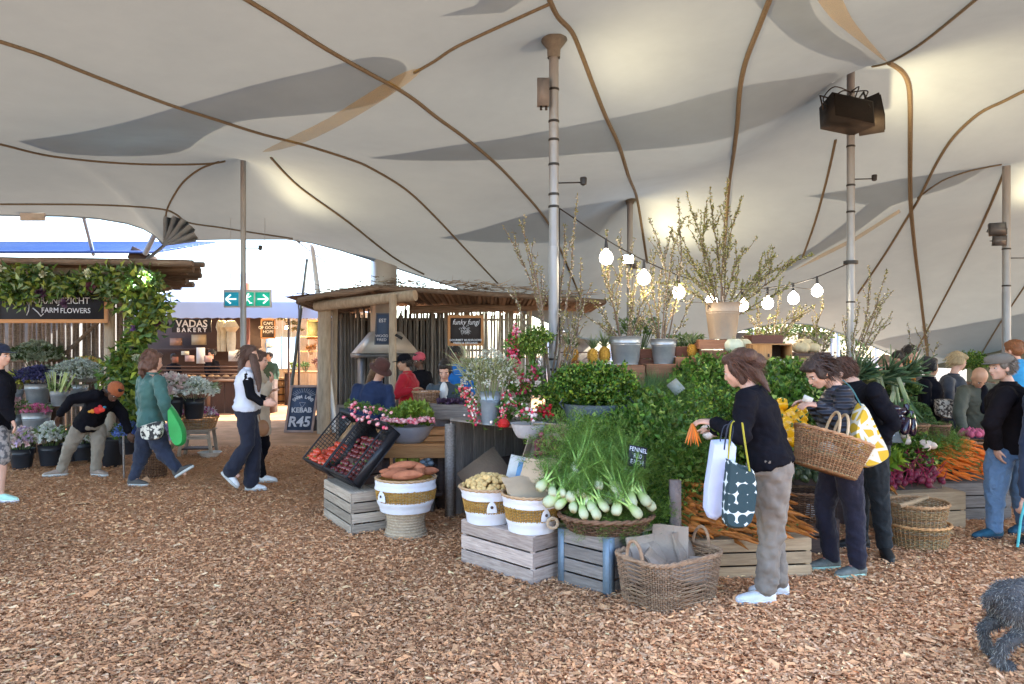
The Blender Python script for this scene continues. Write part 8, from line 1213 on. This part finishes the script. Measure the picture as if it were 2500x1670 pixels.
# sellers
person('woman in brown brimmed hat and navy jacket looking down behind the radish table', 8.95, (930, 902, -.06), (920, 932), (906, 1045), (.62, -.5, -.52), (.85, .5, 0), arms=[((872, 948, -.02), (862, 1000, -.05), (880, 1035, -.15)), ((948, 950, .05), (955, 1000, -.05), (935, 1032, -.18))], top=NV, bot=DJ, hair=hairm('lightbrown', (.2, .12, .07)), style='long', hat='cloche', hatc=cloth('brown_felt', (.07, .03, .025)), shoes=(SB, SB), thick=1.12)
person('man in red jacket and black cap with folded arms', 10.3, (986, 886), (995, 908), (1000, 1010), (-.9, -.3, -.15), (.2, 1, 0), arms=[((985, 925, -.2), (968, 965, -.3), (1005, 952, -.3)), ((1000, 925, .2), (985, 960, .1), (975, 955, -.1))], top=cloth('red', (.42, .012, .025), (.30, .01, .02), rough=.6), bot=DJ, hair=DKH, style='short', hat='cap', hatc=K_, sk='tan', fem=False, shoes=(SB, SB), thick=1.05)
person('person in pink beanie and black coat behind the red jacket', 11.4, (1022, 880), (1028, 905), (1034, 985), (-.6, -.6, -.1), (.5, .8, 0), arms=[((1015, 915, -.1), (1018, 945, -.2), (1040, 950, -.2)), ((1045, 915, .1), (1052, 945, .1), (1042, 955, -.1))], top=K_, bot=K_, hair=DKH, style='short', hat='beanie', hatc=cloth('pink_hat', (.45, .08, .11)), sk='dark', shoes=(SB, SB))
person('young woman in white tee and dark cardigan looking down at the artichokes', 8.9, (1085, 905, -.05), (1085, 935), (1088, 1040), (0, -.85, -.42), (1, 0, 0), arms=[((1052, 948), (1045, 1000, -.05), (1062, 1030, -.18)), ((1120, 948), (1126, 1000, -.05), (1110, 1030, -.18))], top=cloth('slate_cardigan', (.05, .065, .08)), bot=DJ, hair=DKH, style='bun', shoes=(SB, SB), shirt=cloth('white_tee', (.62, .62, .62)))
person('seller in black and bright blue jacket hidden behind the blossom cloud', 10.4, (1112, 866), (1118, 892), (1124, 1000), (-.3, -.8, -.3), (1, 0, 0), arms=[((1092, 912), (1088, 955), (1105, 975, -.2)), ((1148, 912), (1152, 955), (1140, 980, -.2))], top=cloth('azure', (.02, .14, .42)), bot=K_, hair=GNH, style='short', sk='dark', shoes=(SB, SB), fem=False)
person('bakery seller with black hair and black top behind the counter', 19.4, (517, 864), (517, 878), (518, 930), (-.6, -.7, -.2), (.7, -.4, 0), arms=[((506, 886), (503, 905), (510, 918, -.2)), ((529, 886), (533, 905), (526, 918, -.2))], top=K_, bot=K_, hair=GNH, style='short', shoes=(SB, SB))
person('bakery worker in dark cap at the left end of the counter', 19.5, (424, 874), (424, 888), (424, 935), (.3, -.9, -.2), (1, 0, 0), arms=[((412, 896), (410, 913), (417, 924, -.2)), ((436, 896), (439, 913), (431, 924, -.2))], top=K_, bot=K_, hair=GNH, style='short', sk='dark', shoes=(SB, SB))
person('man in dark green jacket standing in the shop doorway', 19.9, (657, 870), (658, 884), (660, 932), (-.4, -.9, 0), (1, -.2, 0), arms=[((646, 892), (643, 912), (645, 928, -.1)), ((672, 892), (677, 912), (675, 928))], top=cloth('dark_green', (.03, .06, .045)), bot=DJ, hair=DKH, style='short', sk='tan', fem=False, shoes=(SB, SB))
# ================================================================ things carried
tote('tall pale blue paper tote hanging from the forearm of the woman in black', [(1738, 1075), (1795, 1090), (1762, 1255), (1718, 1240)], 4.42, .05, M('pale_blue_paper', (.50, .56, .78), (.45, .5, .72), scale=2, bump=.1), straps=[([(1758, 1078), (1768, 1040), (1790, 1042), (1782, 1088)], .010, M('navy_strap', (.03, .04, .07)))])
dt = M('dot_print', (.60, .66, .66), (.025, .05, .06), scale=26, contrast=.02, rough=.9, bump=.1); tt = dt.node_tree; vo = tt.nodes.new('ShaderNodeTexVoronoi'); vo.inputs['Scale'].default_value = 17; vo.inputs['Randomness'].default_value = .35; tcn = [n for n in tt.nodes if n.type == 'TEX_COORD'][0]; tt.links.new(tcn.outputs['Object'], vo.inputs['Vector']); rp = [n for n in tt.nodes if n.type == 'VALTORGB'][0]; rp.color_ramp.elements[0].position = .60; rp.color_ramp.elements[1].position = .64; tt.links.new(vo.outputs['Distance'], rp.inputs['Fac'])
YS = M('yellow_strap', (.55, .50, .06)); tote('dark teal tote printed with white shapes and yellow straps', [(1775, 1120), (1808, 1135), (1838, 1150), (1842, 1220), (1828, 1275), (1800, 1288), (1768, 1278), (1766, 1220)], 4.33, .06, dt, straps=[([(1778, 1120), (1784, 1040), (1792, 1028)], .016, YS), ([(1830, 1150), (1820, 1090), (1812, 1032)], .016, YS), ([(1768, 1098), (1776, 1045), (1788, 1026)], .013, M('navy_strap', (.03, .04, .07)))])
lv = M('leaf_print', (.62, .60, .50), (.55, .36, .03), scale=24, contrast=.06, rough=.9, bump=.1); tt = lv.node_tree; vo = tt.nodes.new('ShaderNodeTexVoronoi'); vo.feature = 'DISTANCE_TO_EDGE'; vo.inputs['Scale'].default_value = 13; tcn = [n for n in tt.nodes if n.type == 'TEX_COORD'][0]; tt.links.new(tcn.outputs['Object'], vo.inputs['Vector']); rp = [n for n in tt.nodes if n.type == 'VALTORGB'][0]; rp.color_ramp.elements[0].position = .10; rp.color_ramp.elements[1].position = .04 + .10; rp.color_ramp.elements[0].color = (.62, .60, .50, 1); rp.color_ramp.elements[1].color = (.55, .35, .03, 1); tt.links.new(vo.outputs['Distance'], rp.inputs['Fac'])
tote('yellow leaf patterned tote on the shoulder of the puffer jacket shopper', [(2098, 985), (2108, 992), (2135, 1050), (2160, 1100), (2156, 1122), (2112, 1140), (2090, 1125), (2075, 1050)], 4.95, .07, lv, straps=[([(2102, 990), (2080, 950), (2058, 928)], .012, M('teal_strap', (.10, .30, .38)))])
bo = wicker('market_basket', ('round', .265, .19), .25, P(2014, 1150, 4.90), 0, 'large wicker market basket hanging on the arm of the puffer jacket shopper', cols=((1.25, .95, .7), (.9, .66, .46)), rows=18, stakes=56, flare=.78, tilt=(R(-6), R(17), 0), amp=.006, rr=.012)
for dx in (-.05, .05): MB().tube([(dx * .6, .10 * math.cos(u) - .02, .24 + .17 * math.sin(u)) for u in np.linspace(0, math.pi, 14)], .010, 7).build('handle', M('pale_leather', (.55, .38, .22), rough=.5), bo, smooth=True)
for k in range(7): MB().ell((RNG.uniform(-.15, .15), RNG.uniform(-.1, .1), .16), (.07, .06, .05), 10, 7).build('green_lining', M('cream_lining', (.5, .45, .36)), bo, smooth=True) if k == 0 else None
ph = thing('small_paper', P(1972, 975, 5.08), 0, 'small crumpled pale paper held in the fingers of the puffer jacket shopper', 'paper'); MB().box((0, 0, 0), (.07, .006, .045), rot=Matrix.Rotation(.4, 3, 'Y')).build('sheet', M('pale_paper', (.62, .6, .52)), ph)
cb_ = thing('held_carrots', P(1690, 1045, 4.75), 0, 'bunch of orange carrots held by the woman in black', 'carrots')
for k in range(7): MB().tube([(0, 0, .03), (-.02 + k * .008, 0, -.03), (-.05 + k * .018, -.01, -.10 - .01 * (k % 3))], [.008, .011, .002], 6).build('root', CAM['o'] if k % 2 else CAM['y'], cb_, smooth=True)
greens('parsley', P(1700, 1020, 4.95), Euler((.3, .9, 0)), .7, 'hanging over the reaching hand'); tote('leopard spotted bag held by the woman with the bun', [(2286, 975), (2332, 978), (2330, 1018), (2288, 1014)], 8.3, .06, M('leopard', (.55, .48, .40), (.06, .045, .04), scale=40, contrast=.05), 'spotted_bag')
ls = thing('lead', P(2497, 1240, 5.5), 0, 'turquoise dog lead hanging at the right frame edge', 'lead'); MB().tube([P(2502, 1225, 5.6), P(2492, 1270, 5.4), P(2486, 1320, 5.2), P(2484, 1335, 5.1)], .009, 6, flat=.4).build('strap', M('turquoise', (.10, .50, .48)), ls, world=True, smooth=True)
# ================================================================ dog
dg_ = thing('dog', G(2440, 1640), 0, 'shaggy grey dog cut by the right frame edge', 'dog'); D = lambda x, y, z: Vector((2.52 + x, 3.72 + y, z)); b = MB()
loft(b, [(D(-.02, 0, .345), .045, .045), (D(.04, .0, .35), .09, .085), (D(.18, .02, .36), .085, .085), (D(.34, .05, .345), .095, .11), (D(.48, .08, .355), .10, .115), (D(.56, .10, .39), .07, .09)], Vector((-.15, 1, 0))); limb(b, [D(.52, .1, .46), D(.62, .12, .56), D(.68, .14, .60)], [.08, .07, .07]); b.ell(D(.72, .15, .62), (.09, .075, .075)); limb(b, [D(.76, .16, .60), D(.86, .18, .57)], [.045, .036])
for sy in (-1, 1):
    h = D(.05, sy * .07, .31); limb(b, [h, D(.10 - .02 * sy, sy * .08, .23), D(-.02, sy * .085, .155), D(-.03 + .03 * sy, sy * .085, .06), D(.02 + .02 * sy, sy * .085, .03)], [.07, .05, .032, .027, .034]); f_ = D(.46, sy * .08 + .06, .32); limb(b, [f_, D(.47, sy * .08 + .06, .18), D(.46, sy * .08 + .06, .05), D(.50, sy * .08 + .06, .03)], [.06, .042, .034, .036])
limb(b, [D(-.02, 0, .37), D(-.05, .0, .36), D(-.06, .0, .32)], [.028, .024, .014]); FUR = M('dog_skin', (.09, .085, .085), (.05, .048, .05), scale=12, rough=.9, bump=.6); bo_ = put(remesh(b, .012, 3, .02, .05), 'body', FUR, dg_)
me = bo_.data; co = np.empty(len(me.vertices) * 3); me.vertices.foreach_get('co', co); no = np.empty(len(me.vertices) * 3); me.vertices.foreach_get('normal', no); co = co.reshape(-1, 3); no = no.reshape(-1, 3); i_ = RNG.integers(0, len(co), 17000); m = MB(); zc = np.clip((co[i_, 2] - .36) / .1, 0, 1)[:, None]
blades(m, co[i_], unit(no[i_] * .7 + np.array([-.2, 0, -.6]) + RNG.normal(0, .35, (len(i_), 3))), RNG.uniform(.012, .03, len(i_)), .0035, [(.10, .095, .095), (.19, .18, .17), (.045, .042, .045), (.30, .28, .25)], .4, 2); m.build('fur', M('fur', (1, 1, 1), (.8, .8, .8), attr=True, rough=.8, bump=0), bo_)['kind'] = 'stuff'
for sy in (-1, 1): MB().ell(D(.72, .15 + sy * .07, .60), (.03, .015, .055), 8, 6).build('ear', FUR, dg_, world=True, smooth=True); MB().ell(D(.79, .16 + sy * .035, .645), .010, 8, 6).build('eye', M('eye_dark', (.02, .015, .012)), dg_, world=True, smooth=True)
MB().ell(D(.90, .19, .575), .018, 8, 6).build('nose', BLACK, dg_, world=True, smooth=True)
[bpy.data.objects.remove(o) for o in list(SC.objects) if o.location.z < -40 and o.parent is None and not o.children]
for o in [o for o in SC.objects if o.parent is None and o.location.z < -40]:
    for c in list(o.children): bpy.data.objects.remove(c)
    bpy.data.objects.remove(o)
